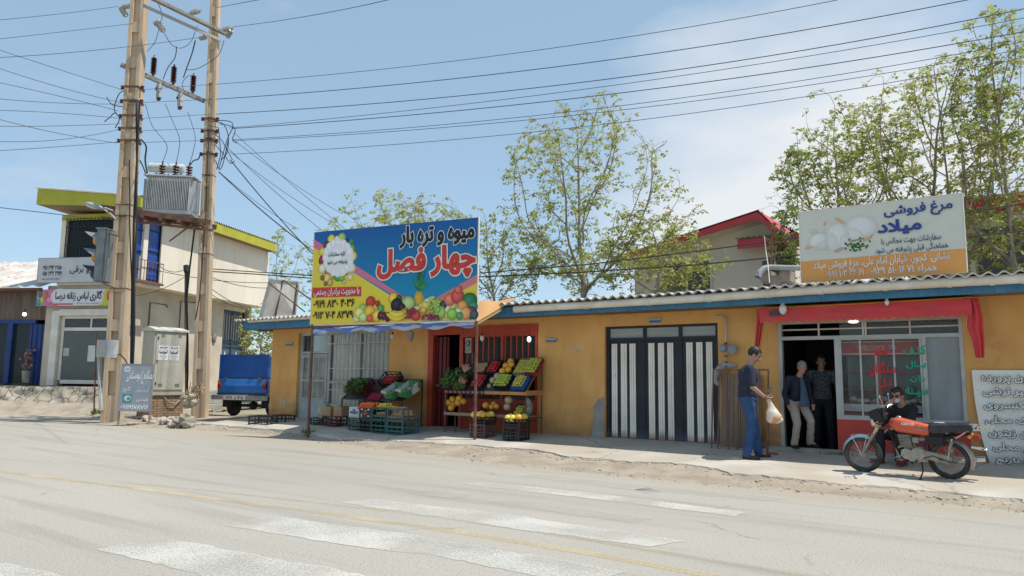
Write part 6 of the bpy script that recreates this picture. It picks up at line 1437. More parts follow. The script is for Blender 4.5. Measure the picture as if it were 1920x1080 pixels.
for k in range(2):
    xx = cw*.13+k*(cw*.34); MB().bb(xx, xx+cw*.31, -.028, -.025, pz, pz+ph).build('paper_notice', M['paper'], cb_)
    m = MB(); lettering(m, 'آجرنما', xx+.03, xx+cw*.28, pz+.18, pz+.30, -.031, bold=.006); lettering(m, 'طراح و مجری', xx+.03, xx+cw*.28, pz+.34, pz+.41, -.031, bold=.002); lettering(m, '۰۹۱۱ ۲۵۲ ۷۸۱۶', xx+.04, xx+cw*.27, pz+.10, pz+.14, -.031, rtl=False); lettering(m, 'تماس', xx+.10, xx+cw*.22, pz+.04, pz+.08, -.031)
    m.build('notice_lettering', M['ink'], cb_, fixn=False)
# brick base
bt = MB(); bt.bb(-.02, cw+.04, .0, cdp+.02, -.72, -.10); bt.build('brick_base', M['brick'], cb_)
MB().bb(-.04, cw+.06, -.05, cdp+.05, -.10, -.003).build('base_slab', mat('base_slab', (.50, .45, .36), .9), cb_, bevel=.01)
m = MB(); m.tube([(cw*.4, -.02, -.15), (cw*.55, -.08, -.3), (cw*.75, -.08, -.34), (cw*.95, -.04, -.2)], .015, 6); m.build('hanging_cable', M['insul'], cb_)
# leaning handmade sign
base = at(220, 792, 10.10); base.z = max(0, base.z)
sp = thing('standing_sign', 'pale blue grey sign board with white handwriting standing on legs by the left pole', 'sign', base, rot=(R_(-2), 0, R_(36)))
d_ = ray(280, 768); c, s = math.cos(R_(36)), math.sin(R_(36)); k_ = (base.x*d_.y-base.y*d_.x)/(s*d_.x-c*d_.y); sw_ = k_
zb = at(222, 771, 10.10).z-base.z; zt = at(219, 683, 10.10).z-base.z; print('sign w', sw_, zb, zt)
MB().bb(0, sw_, -.01, .02, zb, zt).build('panel', M['sign_grey'], sp)
m = MB(); m.bb(-.02, .02, .022, .06, -.06, zt); m.bb(sw_-.02, sw_+.02, .022, .06, -.02, zt); m.bb(-.015, sw_+.015, -.016, .021, zt, zt+.02); m.bb(-.018, 0, -.016, .021, zb, zt); m.bb(sw_, sw_+.018, -.016, .021, zb, zt); m.build('leg_frame', mat('sign_frame', (.30, .27, .26), .6), sp)
m = MB(); lettering(m, 'مصالح کوهستان', sw_*.14, sw_*.97, zt-.52, zt-.16, -.014, slant=.3, bold=.003); lettering(m, '۰۹۱۱۹۱۷۸۷۱۶', sw_*.08, sw_*.95, zb+.06, zb+.17, -.014, rtl=False, bold=.006); lettering(m, 'آجر و سیمان', sw_*.50, sw_*.93, zt-.76, zt-.62, -.014); lettering(m, 'گچ', sw_*.10, sw_*.34, zt-.76, zt-.6, -.014); lettering(m, 'بلیسی', sw_*.56, sw_*.92, zb+.26, zb+.38, -.014, bold=.002)
m.build('white_handwriting', M['txt_white'], sp, fixn=False)
P = Print(-.013); P.blob(sw_*.17, zt-.13, .085, .085, (.62, .66, .68), (.62, .66, .68)); P.blob(sw_*.17, zt-.13, .06, .045, (.34, .38, .42), (.34, .38, .42)); P.poly([(sw_*.1, zb+.24), (sw_*.4, zb+.24), (sw_*.4, zb+.46), (sw_*.1, zb+.46)], (.06, .26, .30)); P.blob(sw_*.26, zb+.35, .10, .08, (.50, .60, .62), (.40, .50, .52)); P.blob(sw_*.29, zb+.34, .05, .04, (.05, .26, .32)); P.build('painted_emblem', sp)
# rocks at the foot of the cabinet
rg = random.Random(31)
RK = [(345, 781, .30, 'large brown grey boulder at the foot of the right pole', 'stone'), (329, 776, .15, 'pale angular rock touching the large boulder', 'rock'), (313, 779, .14, 'flat pale rock in the middle of the pile below the cabinet', 'rock'), (302, 772, .13, 'light orange rock under the right side of the cabinet', 'rock'), (293, 780, .13, 'white chipped rock in the middle of the pile', 'rock'), (280, 776, .14, 'pale rock lying beside the leaning sign leg', 'rock'), (284, 786, .09, 'small grey rock nearest the road below the cabinet', 'rock'), (274, 772, .10, 'small pale rock tucked beneath the sign corner', 'rock'), (322, 788, .09, 'small pale rock in front of the big boulder', 'rock')]
for k, (x_, y_, r_, lab, cat) in enumerate(RK):
    r_ *= 1.25 if cat == 'rock' else 1.0; m = MB(); m.ball((0, 0, 0), (r_, r_*.8, r_*.62), 14, 10, jit=.75)
    for i, v in enumerate(m.v): m.v[i] = v+Vector((noise.noise(v*14+Vector((k, 0, 0))), noise.noise(v*14+Vector((0, k, 9))), noise.noise(v*14+Vector((4, 0, k)))))*r_*.3
    o = m.build('rock', M['stone'] if cat == 'stone' else M['rock'], smooth=False); Yr_ = 10.95-(y_-778)*.025; q = at(x_, y_, Yr_); o.location = (q.x, Yr_, vz(q.x, Yr_)+r_*.35); o.rotation_euler = (0, 0, rg.random()*6); tag(o, lab, 'rock')
q = gs(325, 790); m = MB(); m.ball((0, 0, 0), (.09, .05, .03), 8, 6, jit=.5); o = m.build('plastic_wrapper', mat('blue_wrapper', (.05, .22, .45), .4)); o.location = (q.x, q.y, vz(q.x, q.y)+.03); tag(o, 'crumpled blue plastic wrapper in front of the rocks', 'litter')
# bundle of sticks and rags tied to the right pole
sb = thing('stick_bundle', 'bundle of broken pale sticks and rags heaped against the foot of the right pole', 'sticks', at(365, 735, 12.2)); m = MB(); rg = random.Random(6)
for k in range(34):
    a = Vector((rg.gauss(0, .12), rg.gauss(0, .08), rg.uniform(-.2, .2))); d_ = Vector((rg.gauss(0, .5), rg.gauss(0, .3), rg.uniform(.1, 1))).normalized()*rg.uniform(.2, .45); m.bar(a-d_/2, a+d_/2, rg.uniform(.012, .03), .012)
m.build('sticks', M['wood'], sb); m = MB()
for k in range(7): m.ball((rg.gauss(-.05, .2), -.15+rg.gauss(0, .05), -.25+rg.gauss(0, .08)), (.14, .1, .09), 9, 7, jit=.6)
m.build('rags', mat('dirty_rags', (.50, .45, .36), .9, (.30, .26, .2), 8), sb, smooth=True)
# weeds
def weeds(px_, py_, n, w_, h_, lab, seed):
    m = MB(); rg = random.Random(seed); q = gs(px_, py_)
    for k in range(n):
        a = Vector((rg.gauss(0, w_), rg.gauss(0, w_*.5), 0)); d_ = Vector((rg.gauss(0, .5), rg.gauss(0, .5), 1)).normalized()*h_*rg.uniform(.4, 1.2); s_ = Vector((-d_.y, d_.x, 0)).normalized()*h_*.09 if abs(d_.x)+abs(d_.y) > 1e-4 else Vector((.01, 0, 0))
        m.add([a-s_*.5, a+d_*.5-s_, a+d_, a+d_*.5+s_, a+s_*.5], [(0, 1, 2, 3, 4)])
    o = m.build('weed', M['weed'], fixn=False); o.location = (q.x, q.y, max(gh(q.x, q.y), vz(q.x, q.y))-.01); tag(o, lab, 'weed')
weeds(577, 812, 70, .09, .14, 'green weed growing at the foot of the left billboard post', 1)
weeds(648, 815, 90, .16, .07, 'low grass tuft at the pavement edge left of the green crates', 2)
weeds(184, 776, 90, .12, .22, 'bright green weed at the foot of the junction box post', 3)
weeds(262, 788, 160, .35, .08, 'thin grass on the dirt in front of the standing sign', 4)
weeds(1577, 856, 130, .14, .11, 'green weed clump below the red riser behind the motorcycle', 5)
weeds(1335, 856, 60, .12, .07, 'small weed at the foot of the rusty grille', 6)
weeds(874, 832, 60, .12, .05, 'tiny weeds in the pavement crack left of the right billboard post', 7)
weeds(397, 772, 90, .22, .10, 'green grass on the bank between the right pole and the pickup', 8)
weeds(147, 762, 70, .12, .15, 'green weed at the base of the stone retaining wall', 9)
# ------------------------------------------------------------------ twin concrete poles, transformer, wires
YL, YR = 10.62, 12.75
def pole(name, P, Yp, w0, w1, lab, rzp):
    """P: list of (px, py) of the centre line, bottom to top"""
    a = at(*P[0], Yp); b = at(*P[1], Yp); d_ = (b-a)/(b.z-a.z); z0 = gh(a.x, Yp)-.15; base = a+d_*(z0-a.z); ztop = 14.0
    t = thing('utility_pole', lab, 'utility pole', base, rzp)
    n = 60; H = ztop-z0; m = MB(); rings = []
    inv = Matrix.Rotation(-rzp, 3, 'Z')
    dl = inv @ d_
    def W(z): return w0+(w1-w0)*z/H
    # I-section with solid bridges: web boxes and two flanges, leaning with the centre line
    def off(z): return Vector((dl.x*z, dl.y*z, z))
    def seg(x0, x1, y0, y1, za, zb_):
        vs = []
        for z in (za, zb_):
            k = W(z); o_ = off(z)
            for x, y in ((x0, y0), (x1, y0), (x1, y1), (x0, y1)): vs.append(o_+Vector((x*k, y*k, 0)))
        m.add(vs, [(3, 2, 1, 0), (4, 5, 6, 7), (0, 1, 5, 4), (1, 2, 6, 5), (2, 3, 7, 6), (3, 0, 4, 7)])
    seg(-.5, -.26, -.36, .36, 0, H); seg(.26, .5, -.36, .36, 0, H)       # two flanges
    seg(-.257, .257, -.12, .12, 0, H)                                     # web
    z = .0; k = 0
    while z < H-.3: seg(-.258, .258, -.30, .30, z, z+(.34 if k else .9)); z += 1.15 if k else 1.6; k += 1
    m.build('shaft', M['pole'], t, bevel=.0)
    return t, (lambda z: base+d_*(z-z0)), (lambda z: W(z-z0)), dl
RZP = R_(36)
pL, cL, wL, dL = pole('l', [(211, 778), (262, 5)], YL, .50, .42, 'left concrete utility pole of the transformer pair, with the traffic light and lamp', RZP)
pR, cR, wR, dR = pole('r', [(374, 790), (404, 5)], YR, .42, .27, 'right concrete utility pole of the transformer pair, behind the beige cabinet', RZP)
# clamps with small insulators
def clamp(t, cf, wf, zs, col, side=1):
    for z in zs:
        c_ = pmat(t).inverted() @ cf(z); k = wf(z)*1.06
        m = MB()
        for s in (-1, 1): m.bb(c_.x-k/2, c_.x+k/2, c_.y+s*k*.39-.01, c_.y+s*k*.39+.01, z0_(t, z)-.03, z0_(t, z)+.03); m.bb(c_.x+s*k/2-.01, c_.x+s*k/2+.01, c_.y-k*.39, c_.y+k*.39, z0_(t, z)-.028, z0_(t, z)+.028)
        m.build('clamp', M['rust'], t)
        for s in (-1, 1):
            m = MB(); x = c_.x+s*(k/2+.07); m.cone((x, c_.y-k*.2, z0_(t, z)-.06), (0, 0, 1), [(0, .02), (.01, .05), (.04, .055), (.05, .03), (.07, .03), (.08, .055), (.11, .05), (.12, .02)], 10); m.build('insulator', M['ceramic'], t, smooth=True)
def z0_(t, z): return z-t.location.z
zsL = [at(248, y, YL).z for y in (168, 193, 220, 243, 265)]; zsR = [at(395, y, YR).z for y in (225, 247, 265, 290)]
clamp(pL, cL, wL, zsL, None); clamp(pR, cR, wR, zsR, None)
for t, cf, wf, ys, Yq in ((pL, cL, wL, (405, 540, 385), YL), (pR, cR, wR, (370, 310, 500), YR)):
    m = MB()
    for y in ys: z = at(240, y, Yq).z; c_ = pmat(t).inverted() @ cf(z); k = wf(z)*1.04; m.bb(c_.x-k/2, c_.x+k/2, c_.y-k*.38, c_.y+k*.38, z0_(t, z)-.012, z0_(t, z)+.012)
    m.build('strap', M['rust'], t)
# cable bundles running down the poles
def runs(t, Yp, sets, mtl='cable'):
    for pts, r in sets: 
        m = MB(); m.tube([at(a, b, Yp) for a, b in pts], r, 6); m.build('down_cable', M[mtl], t, world=True, smooth=True)
yo = YL-.24; 
runs(pL, yo, [([(250, 190), (256, 192), (257, 300), (251, 420), (249, 520), (249, 600), (247, 660), (246, 740)], .035), ([(262, 190), (256, 320), (256, 420), (252, 520), (252, 620), (249, 690)], .03), ([(243, 300), (243, 420), (247, 530), (245, 680)], .022)])
runs(pL, YL-.2, [([(211, 668), (225, 664), (235, 675), (242, 688)], .018)])
yo = YR-.22
runs(pR, yo, [([(388, 245), (392, 243), (388, 330), (386, 400), (380, 480), (374, 560), (366, 600)], .018), ([(366, 420), (356, 500), (350, 560), (352, 640), (352, 700), (350, 745)], .03), ([(392, 235), (410, 240), (414, 290), (406, 318)], .014)])
# ---- crossarms
Am = lambda pa, pb: None
def arm(name, lab, A, Bp, w_=.10, h_=.10, mt='steel'):
    t = thing(name, lab, 'crossarm', A); m = MB(); m.bar(A, Bp, w_, h_); m.build('beam', M[mt], t, world=True); return t
dY = Vector((0, YR-YL, 0))
top = arm('upper_crossarm', 'steel crossarm spanning the two poles at the very top, carrying the high voltage insulators', at(272, -10, YL-.25), at(424, 64, YR+.25), .14, .09)
m = MB(); m.bar(at(268, 10, YL-.2), at(415, 76, YR+.1), .05, .09); m.build('rear_channel', M['insul'], top, world=True)
mid = arm('middle_crossarm', 'steel crossarm with three brown surge arresters halfway up the two poles', at(226, 121, YL-.35), at(384, 190, YR-.12), .11, .12)
def along(P, Q, t): return P.lerp(Q, t)
MA, MB_ = at(226, 121, YL-.35), at(384, 190, YR-.12)
for k, (x_, y_) in enumerate(((284, 143), (322, 160), (360, 178))):
    t_ = (x_-226)/158.; b_ = MA.lerp(MB_, t_*.99+.005); b_ = b_+Vector((0, 0, .06))
    m = MB(); prof = [(0, .04), (.08, .04)]
    for j in range(9): prof += [(.10+j*.058, .05), (.12+j*.058, .095), (.145+j*.058, .055)]
    prof += [(.65, .03), (.70, .02)]
    m.cone(b_, (0, 0, 1), prof, 12); m.build('surge_arrester', M['ceramic'], mid, world=True, smooth=True)
for k, (x_, y_) in enumerate(((268, 158), (306, 180), (346, 195))):
    if k == 0: continue
    b_ = MA.lerp(MB_, (x_-226)/158.)+Vector((0, -.15, -.1)); m = MB(); m.bar(b_, b_+Vector((.05, 0, -.42)), .12, .10); m.bar(b_+Vector((-.14, 0, 0)), b_+Vector((-.10, 0, -.40)), .04, .04); m.bar(b_+Vector((-.16, 0, .02)), b_+Vector((.06, 0, .02)), .05, .05); m.build('fuse_cutout', M['insul'], mid, world=True)
    m = MB(); m.ball(b_+Vector((-.15, 0, -.08)), (.08, .05, .06), 8, 6); m.ball(b_+Vector((.0, 0, -.45)), (.09, .06, .06), 8, 6); m.build('fuse_clip', M['dark_grey'], mid, world=True)
# strain insulator strings
def string(a, b, lab, n=4):
    a = Vector(a); b = Vector(b); m = MB(); d_ = b-a; L = d_.length; prof = [(0, .012)]
    for j in range(n): u = L*(.12+.76*j/n); prof += [(u, .02), (u+.02, .085), (u+.05, .09), (u+.06, .03)]
    prof += [(L, .012)]; m.cone(a, d_, prof, 12); return tag(m.build('strain_insulator', M['insul'], loc=tuple(a), world=True, smooth=True), lab, 'insulator')
TA, TB = at(272, -10, YL-.25), at(424, 64, YR+.25)
T1 = TA.lerp(TB, .22); T2 = TA.lerp(TB, .55); T3 = TA.lerp(TB, .98)
ins = [(T1+Vector((.1, 0, 0)), Vector((-.75, 0, -.05)), 'grey disc insulator string left of the left pole top', (222, 14), YL), ]
string(at(255, 8, YL), at(226, 14, YL), 'grey disc insulator string at the upper left of the left pole')
string(at(302, 40, 11.3), at(290, 45, 11.3), 'short grey insulator string just right of the left pole top')
string(at(388, 68, YR), at(374, 72, YR), 'grey insulator string just left of the right pole')
string(at(356, 25, 12.1), at(378, 19, 12.1), 'pale insulator string between the poles below the top crossarm')
string(at(418, 56, YR), at(438, 52, YR), 'grey disc insulator string right of the right pole top')
string(at(226, 14, YL), at(238, 32, YL), 'grey insulator string drooping left of the left pole top')
string(at(296, 45, 11.3), at(308, 60, 11.3), 'grey insulator string drooping between the poles')
string(at(436, 54, YR), at(424, 72, YR), 'grey insulator string drooping right of the right pole')
# ---- transformer platform and transformer
PA = [at(188, 388, YL-.42), at(394, 417, YR-.34)]; zp = (PA[0].z+PA[1].z)/2; print('platform', PA)
pf = thing('transformer_platform', 'rusty double beam platform bolted between the two poles under the transformer', 'platform', PA[0])
m = MB(); a = PA[0]; b = PA[1]; e = (b-a).normalized(); nrm = Vector((e.y, -e.x, 0)).normalized()
m.bar(a, b, .07, .15); m.bar(a+nrm*-.75, b+nrm*-.75, .07, .15)
for t_ in (.38, .55, .72, .92): m.bar(a.lerp(b, t_)+nrm*.12+Vector((0, 0, -.11)), a.lerp(b, t_)-nrm*.85+Vector((0, 0, -.11)), .09, .08)
m.bar(a.lerp(b, .82)+Vector((0, 0, -.14))-nrm*.1, at(318, 452, 12.6), .035)
m.build('beams', M['rust'], pf, world=True)
m = MB(); m.bar(at(190, 408, YL-.3), at(398, 432, YR-.3), .05, .07); m.build('lower_rail', M['rust'], pf, world=True)
# transformer
tA = math.atan2(e.y, e.x); ctr = a.lerp(b, .60)-nrm*.36; tz = ctr.z+.09
tl_a = at(272, 322, 11.2); hgt = at(300, 322, 11.6).z-at(300, 392, 11.6).z
tf_ = thing('transformer', 'pale grey ribbed oil transformer with three brown bushings mounted high between the poles', 'transformer', (ctr.x, ctr.y, tz), tA-R_(1))
w_, d_ = 1.46, .66; h_ = 1.16; print('trafo h guess', hgt)
MB().bb(-w_/2+.1, w_/2-.1, -d_/2+.06, d_/2-.06, 0, h_).build('tank', M['trafo'], tf_)
m = MB(); n = 26
for i in range(n):
    x = -w_/2+.12+(w_-.24)*i/(n-1)
    for s in (-1, 1): m.bb(x-.009, x+.009, s*(d_/2-.06), s*(d_/2+.07), .13, h_-.08)
for i in range(9):
    y = -d_/2+.1+(d_-.2)*i/8
    for s in (-1, 1): m.bb(s*(w_/2-.1), s*(w_/2+.03), y-.009, y+.009, .13, h_-.08)
m.build('radiator_fins', M['trafo'], tf_)
MB().bb(-w_/2-.02, w_/2+.02, -d_/2-.05, d_/2+.05, h_-.0, h_+.04).build('top_plate', mat('top_plate', (.58, .60, .60), .5), tf_, bevel=.01)
MB().bb(-w_/2+.02, w_/2-.02, -d_/2-.02, d_/2+.02, .003, .13).build('base_skirt', M['trafo'], tf_)
m = MB(); m.cone((-w_/2-.12, .28, h_+.42), (1, 0, .0), [(0, .10), (.02, .145), (1.05, .145), (1.07, .10)], 20); m.bb(-w_/2+.1, -w_/2+.16, .22, .30, h_+.04, h_+.32); m.bb(.1, .16, .22, .30, h_+.04, h_+.32); m.build('oil_conservator', mat('conservator', (.60, .62, .61), .45), tf_, smooth=True)
for k in range(3):
    m = MB(); prof = [(0, .05)]
    for j in range(4): prof += [(.04+j*.085, .045), (.06+j*.085, .10), (.085+j*.085, .09), (.10+j*.085, .045)]
    prof += [(.40, .025), (.48, .02)]
    m.cone((-.30+k*.40, -.12, h_+.04), (0, 0, 1), prof, 14); m.build('bushing', M['ceramic'], tf_, smooth=True)
for k in range(3):
    m = MB(); m.cone((-.2+k*.28, .14, h_+.04), (0, 0, 1), [(0, .03), (.05, .05), (.12, .03), (.16, .02)], 10); m.build('small_bushing', M['ceramic'], tf_, smooth=True)
BU = [pmat(tf_) @ Vector((-.30+k*.40, -.12, h_+.52)) for k in range(3)]
# ---- street lamp
la = thing('street_lamp', 'grey cobra head street lamp on a short arm left of the left pole', 'street lamp', at(205, 400, YL-.3))
m = MB(); m.tube([at(218, 412, YL-.3), at(208, 402, YL-.4), at(193, 391, YL-.6)], .028, 8); m.tube([at(212, 395, YL-.3), at(196, 389, YL-.5)], .02, 8); m.build('arm', M['insul'], la, world=True, smooth=True)
hd = at(177, 386, YL-.7); ax = (at(162, 381, YL-.9)-at(194, 391, YL-.55)).normalized(); up = Vector((0, 0, 1)); sd = ax.cross(up).normalized(); up2 = sd.cross(ax)
Mx = Matrix((ax, sd, up2)).transposed()
m = MB(); m.ball(hd, (.27, .11, .08), 16, 10, M=Mx); m.build('housing', mat('lamp_grey', (.36, .39, .40), .4), la, world=True, smooth=True)
m = MB(); m.ball(hd+ax*.05-up2*.035, (.19, .09, .065), 14, 8, M=Mx); m.build('lens', mat('lamp_lens', (.50, .58, .56), .15), la, world=True, smooth=True)
# ---- traffic light, seen from the side
tc_ = at(188, 480, YL-.55); tl = thing('traffic_light', 'dark grey three lamp traffic light with hoods facing left, fixed to the left pole', 'traffic light', tc_, R_(32))
sc_ = (at(188, 435, YL-.55).z-at(188, 532, YL-.55).z); print('tl h', sc_)
hh = sc_; MB().bb(-.02, .26, -.22, .22, -hh/2, hh/2).build('housing', mat('signal_grey', (.13, .15, .16), .5, (.19, .21, .22), 4), tl, bevel=.02)
MB().bb(-.05, .27, -.23, .23, hh/2, hh/2+.02).build('top_cap', M['insul'], tl)
for k in range(3):
    zz = hh/2-.30-k*hh*.318; m = MB(); n = 16; vs = []
    for j in range(n+1):
        th = math.pi*(-.02+1.04*j/n); y, z = math.cos(th)*.205, math.sin(th)*.205; L_ = .05+.43*max(0, math.sin(th))
        vs += [(-.02, y, zz+z), (-.02-L_, y*1.08, zz+z*1.10+.03*max(0, math.sin(th)))]
    m.add(vs, [(2*j, 2*j+1, 2*j+3, 2*j+2) for j in range(n)]); m.build('hood', mat('hood_grey%d' % k, (.24, .245, .25) if k < 2 else (.02, .02, .022), .5), tl, smooth=True, fixn=False)
    MB().cone((-.02, 0, zz-.03), (-1, 0, 0), [(0, .175), (.09, .17), (.17, .12), (.21, .01)], 20).build('signal_lens', mat('amber_lens%d' % k, (.60, .24, .03) if k < 2 else (.02, .03, .03), .25), tl, smooth=True)
m = MB(); m.bar(at(200, 437, YL-.5), at(222, 443, YL-.3), .035); m.bar(at(193, 530, YL-.5), at(215, 540, YL-.3), .035); m.build('bracket', M['rust'], tl, world=True)
# ---- junction box and its post
jb = thing('junction_box', 'small pale grey double junction box fixed low on the left pole', 'junction box', at(181, 655, YL-.65), R_(34))
s_ = (at(198, 632, YL-.35).z-at(198, 664, YL-.35).z)
m = MB(); m.bb(0, .30, -.02, .22, -s_*.45, s_*.55); m.build('meter_box', M['insul'], jb, bevel=.01); m = MB(); m.bb(.303, .52, -.03, .20, -s_*.5, s_*.55); m.build('breaker_box', mat('pale_box', (.56, .57, .55), .5), jb, bevel=.01)
m = MB(); m.tube([at(186, 664, YL-.3), at(188, 720, YL-.3), at(190, 770, YL-.3)], .06, 8); m.build('pvc_pipe', M['insul'], jb, world=True); m = MB(); m.bar(at(181, 620, YL-.32), at(176, 778, YL-.32), .03); m.build('stake', M['rust_frame'], jb, world=True)
# short rusty pipe mast between the poles
ms = thing('rusty_mast', 'rusty pipe mast wrapped with black cable between the poles above the cabinet', 'mast', at(349, 640, 12.9)); m = MB(); m.tube([at(349, 500, 12.9), at(349, 640, 12.9), at(350, 745, 12.9)], .05, 8); m.build('pipe', M['rust'], ms, world=True); m = MB(); m.tube([at(349, 498, 12.85), at(350, 510, 12.85)], .09, 8); m.tube([at(352, 510, 12.8), at(347, 560, 12.8), at(352, 620, 12.8), at(349, 700, 12.8)], .025, 6); m.build('wrapped_cable', M['cable'], ms, world=True)
# ---- wires
def wire(a, b, r, lab, group, sag=0., n=14, mt='wire', name='overhead_wire'):
    a = Vector(a); b = Vector(b); P_ = [a.lerp(b, i/n)-Vector((0, 0, sag*4*(i/n)*(1-i/n))) for i in range(n+1)]
    o = MB().tube(P_, r, 5, cap=False).build(name, M[mt], loc=tuple(a), world=True, smooth=True, fixn=False); return tag(o, lab, 'wire', group)
def ext(x0, y0, x1, y1, x): return (x, y0+(y1-y0)*(x-x0)/(x1-x0))
G1 = 'overhead wires running right from the right pole'
def W3(P, d0, d1, r, sagpx=0):     # through photographed points: start, middle, end
    n = 24; (x0, y0), (xm, ym), (x1, y1) = P; pts = []
    for i in range(n+1):
        x = x0+(x1-x0)*i/n
        y = y0*(x-xm)*(x-x1)/((x0-xm)*(x0-x1))+ym*(x-x0)*(x-x1)/((xm-x0)*(xm-x1))+y1*(x-x0)*(x-xm)/((x1-x0)*(x1-xm))
        q = (x-x0)/(x1-x0); dd = 1/((1-q)/d0+q/d1); pts.append(dp(x, y, dd))
    return pts
def wire3(P, d0, d1, r, lab, group=G1, mt='wire'):
    pts = W3(P, d0, d1, r); o = MB().tube(pts, r, 5, cap=False).build('overhead_wire', M[mt], loc=tuple(pts[0]), world=True, smooth=True, fixn=False); return tag(o, lab, 'wire', group)
R1 = [((404, 15), (450, 6), (500, -3)), ((438, 50), (590, 28), (735, -2)), ((405, 158), (1140, 75), (1570, 0)), ((405, 186), (1100, 118), (1920, -22)), ((405, 214), (1150, 147), (1960, 8)), ((430, 240), (1150, 160), (1960, 26)), ((436, 241), (1150, 176), (1960, 52)), ((436, 262), (1150, 200), (1960, 70)), ((436, 264), (1150, 208), (1960, 84)), ((436, 289), (1150, 231), (1960, 100))]
labs = ['topmost wire leaving the right pole toward the upper edge', 'second wire from the right pole insulator to the top edge', 'long wire crossing the sky above the trees, highest of the long ones', 'long overhead wire, second highest crossing the whole sky', 'long overhead wire, third highest crossing the whole sky', 'long thin overhead wire, fourth highest crossing the sky', 'long thick overhead wire, fifth highest crossing the sky', 'long overhead wire, third lowest crossing the sky', 'long overhead wire, second lowest crossing the sky', 'lowest long overhead wire crossing the sky above the middle tree']
for P_, l_, k in zip(R1, labs, range(10)): wire3(P_, 22.8, 15, 0.0105 if k in (3, 4, 6) else 0.0075, l_)
G2 = 'overhead wires running left from the left pole'
L1 = [((0, 36), (120, 25), (222, 12)), ((0, 72), (130, 58), (250, 44)), ((0, 104), (200, 92), (388, 68)), ((0, 94), (110, 130), (228, 168)), ((0, 127), (110, 163), (226, 192)), ((0, 156), (110, 180), (222, 208)), ((0, 184), (110, 193), (226, 195)), ((0, 208), (110, 212), (226, 222)), ((0, 222), (110, 250), (220, 268)), ((0, 236), (110, 236), (225, 232)), ((0, 261), (110, 262), (222, 243)), ((0, 282), (110, 275), (222, 266))]
ll = ['wire at the top left running to the left pole tip', 'second wire from the top left passing behind the left pole', 'third wire from the top left running on to the right pole', 'wire falling steeply from the left edge to the upper clamp', 'wire falling from the left edge to the second clamp', 'wire falling gently from the left edge to the third clamp', 'level wire reaching the left pole at its second clamp', 'level wire reaching the left pole at its third clamp', 'lowest of the falling wires at the left edge', 'level wire midway down the left clamps', 'level wire second from the bottom at the left edge', 'bottom level wire left of the left pole']
for P_, l_ in zip(L1, ll):
    x0, y0 = P_[0]; P2 = ((-60, y0-(P_[1][1]-y0)*60/110), P_[1], P_[2]); wire3(P2, 18.0, 21.6, 0.0075, l_, G2)
wire3(((-40, 385), (60, 396), (165, 409)), 19, 21.5, .011, 'single low wire from the left edge to the street lamp', G2)
# wires between the two poles
G3 = 'low wires strung between the two poles'
for k, (y0, y1, l_) in enumerate(((168, 158, 'top'), (192, 186, 'second'), (222, 214, 'third'), (245, 240, 'fourth'), (267, 263, 'lowest'))):
    wire(at(268, y0, YL), at(398, y1, YR), 0.0075, l_+' of the five wires strung between the two poles', G3)
# jumpers down to arresters and transformer
G4 = 'jumper cables between the poles'
def jump(pts, lab, r=.010, Ya=11.0, Yb=12.2):
    n = len(pts); P_ = [at(x, y, Ya+(Yb-Ya)*i/(n-1)) for i, (x, y) in enumerate(pts)]
    Q = []
    for i in range(n-1):
        p0 = P_[max(0, i-1)]; p1 = P_[i]; p2 = P_[i+1]; p3 = P_[min(n-1, i+2)]
        for t_ in (0, .25, .5, .75): Q.append(.5*((2*p1)+(p2-p0)*t_+(2*p0-5*p1+4*p2-p3)*t_*t_+(-p0+3*p1-3*p2+p3)*t_**3))
    Q.append(P_[-1]); o = MB().tube(Q, r, 5).build('jumper_cable', M['cable'], loc=tuple(Q[0]), world=True, smooth=True, fixn=False); tag(o, lab, 'cable', G4)
jump([(296, 5), (304, 30), (298, 55), (290, 80), (276, 96)], 'looping jumper from the top arm back to the left pole')
jump([(308, 62), (322, 84), (340, 90), (358, 78), (370, 48)], 'looping jumper sagging between two insulator strings')
jump([(331, 88), (328, 108), (314, 128), (306, 148)], 'jumper dropping with a fuse link to the middle arrester', .014)
jump([(366, 76), (360, 100), (352, 122), (344, 145)], 'jumper dropping to the right arrester', .018)
jump([(350, 131), (372, 128), (408, 105), (420, 76)], 'long jumper curving up to the right pole top', Ya=12.0, Yb=12.7)
jump([(344, 168), (342, 155), (352, 143), (362, 142)], 'short looped jumper beside the right arrester')
def jump3(pts3, lab, r=.009):
    P_ = [Vector(p) for p in pts3]; Q = []; n = len(P_)
    for i in range(n-1):
        p0 = P_[max(0, i-1)]; p1 = P_[i]; p2 = P_[i+1]; p3 = P_[min(n-1, i+2)]
        for t_ in (0, .25, .5, .75): Q.append(.5*((2*p1)+(p2-p0)*t_+(2*p0-5*p1+4*p2-p3)*t_*t_+(-p0+3*p1-3*p2+p3)*t_**3))
    Q.append(P_[-1]); tag(MB().tube(Q, r, 5).build('jumper_cable', M['cable'], loc=tuple(Q[0]), world=True, smooth=True, fixn=False), lab, 'cable', G4)
jump3([at(273, 195, 10.9), at(285, 235, 10.9), at(311, 268, 11.1), at(312, 285, 11.2), BU[0]], 'thin cable curving down to the left bushing')
jump3([at(310, 195, 11.4), at(325, 230, 11.4), at(336, 258, 11.5), BU[1]+Vector((.1, 0, .4)), BU[1]], 'thin cable curving down to the middle bushing')
jump3([at(352, 210, 12.0), at(366, 255, 12.0), at(362, 285, 11.9), BU[2]], 'thin cable curving down to the right bushing')
jump([(265, 262), (274, 275), (272, 300), (276, 325)], 'thick black cable looping from the left pole to the tank', .026, 10.9, 11.1); jump([(262, 300), (268, 312), (274, 328)], 'short black cable behind the tank end', .018, 10.9, 11.1)
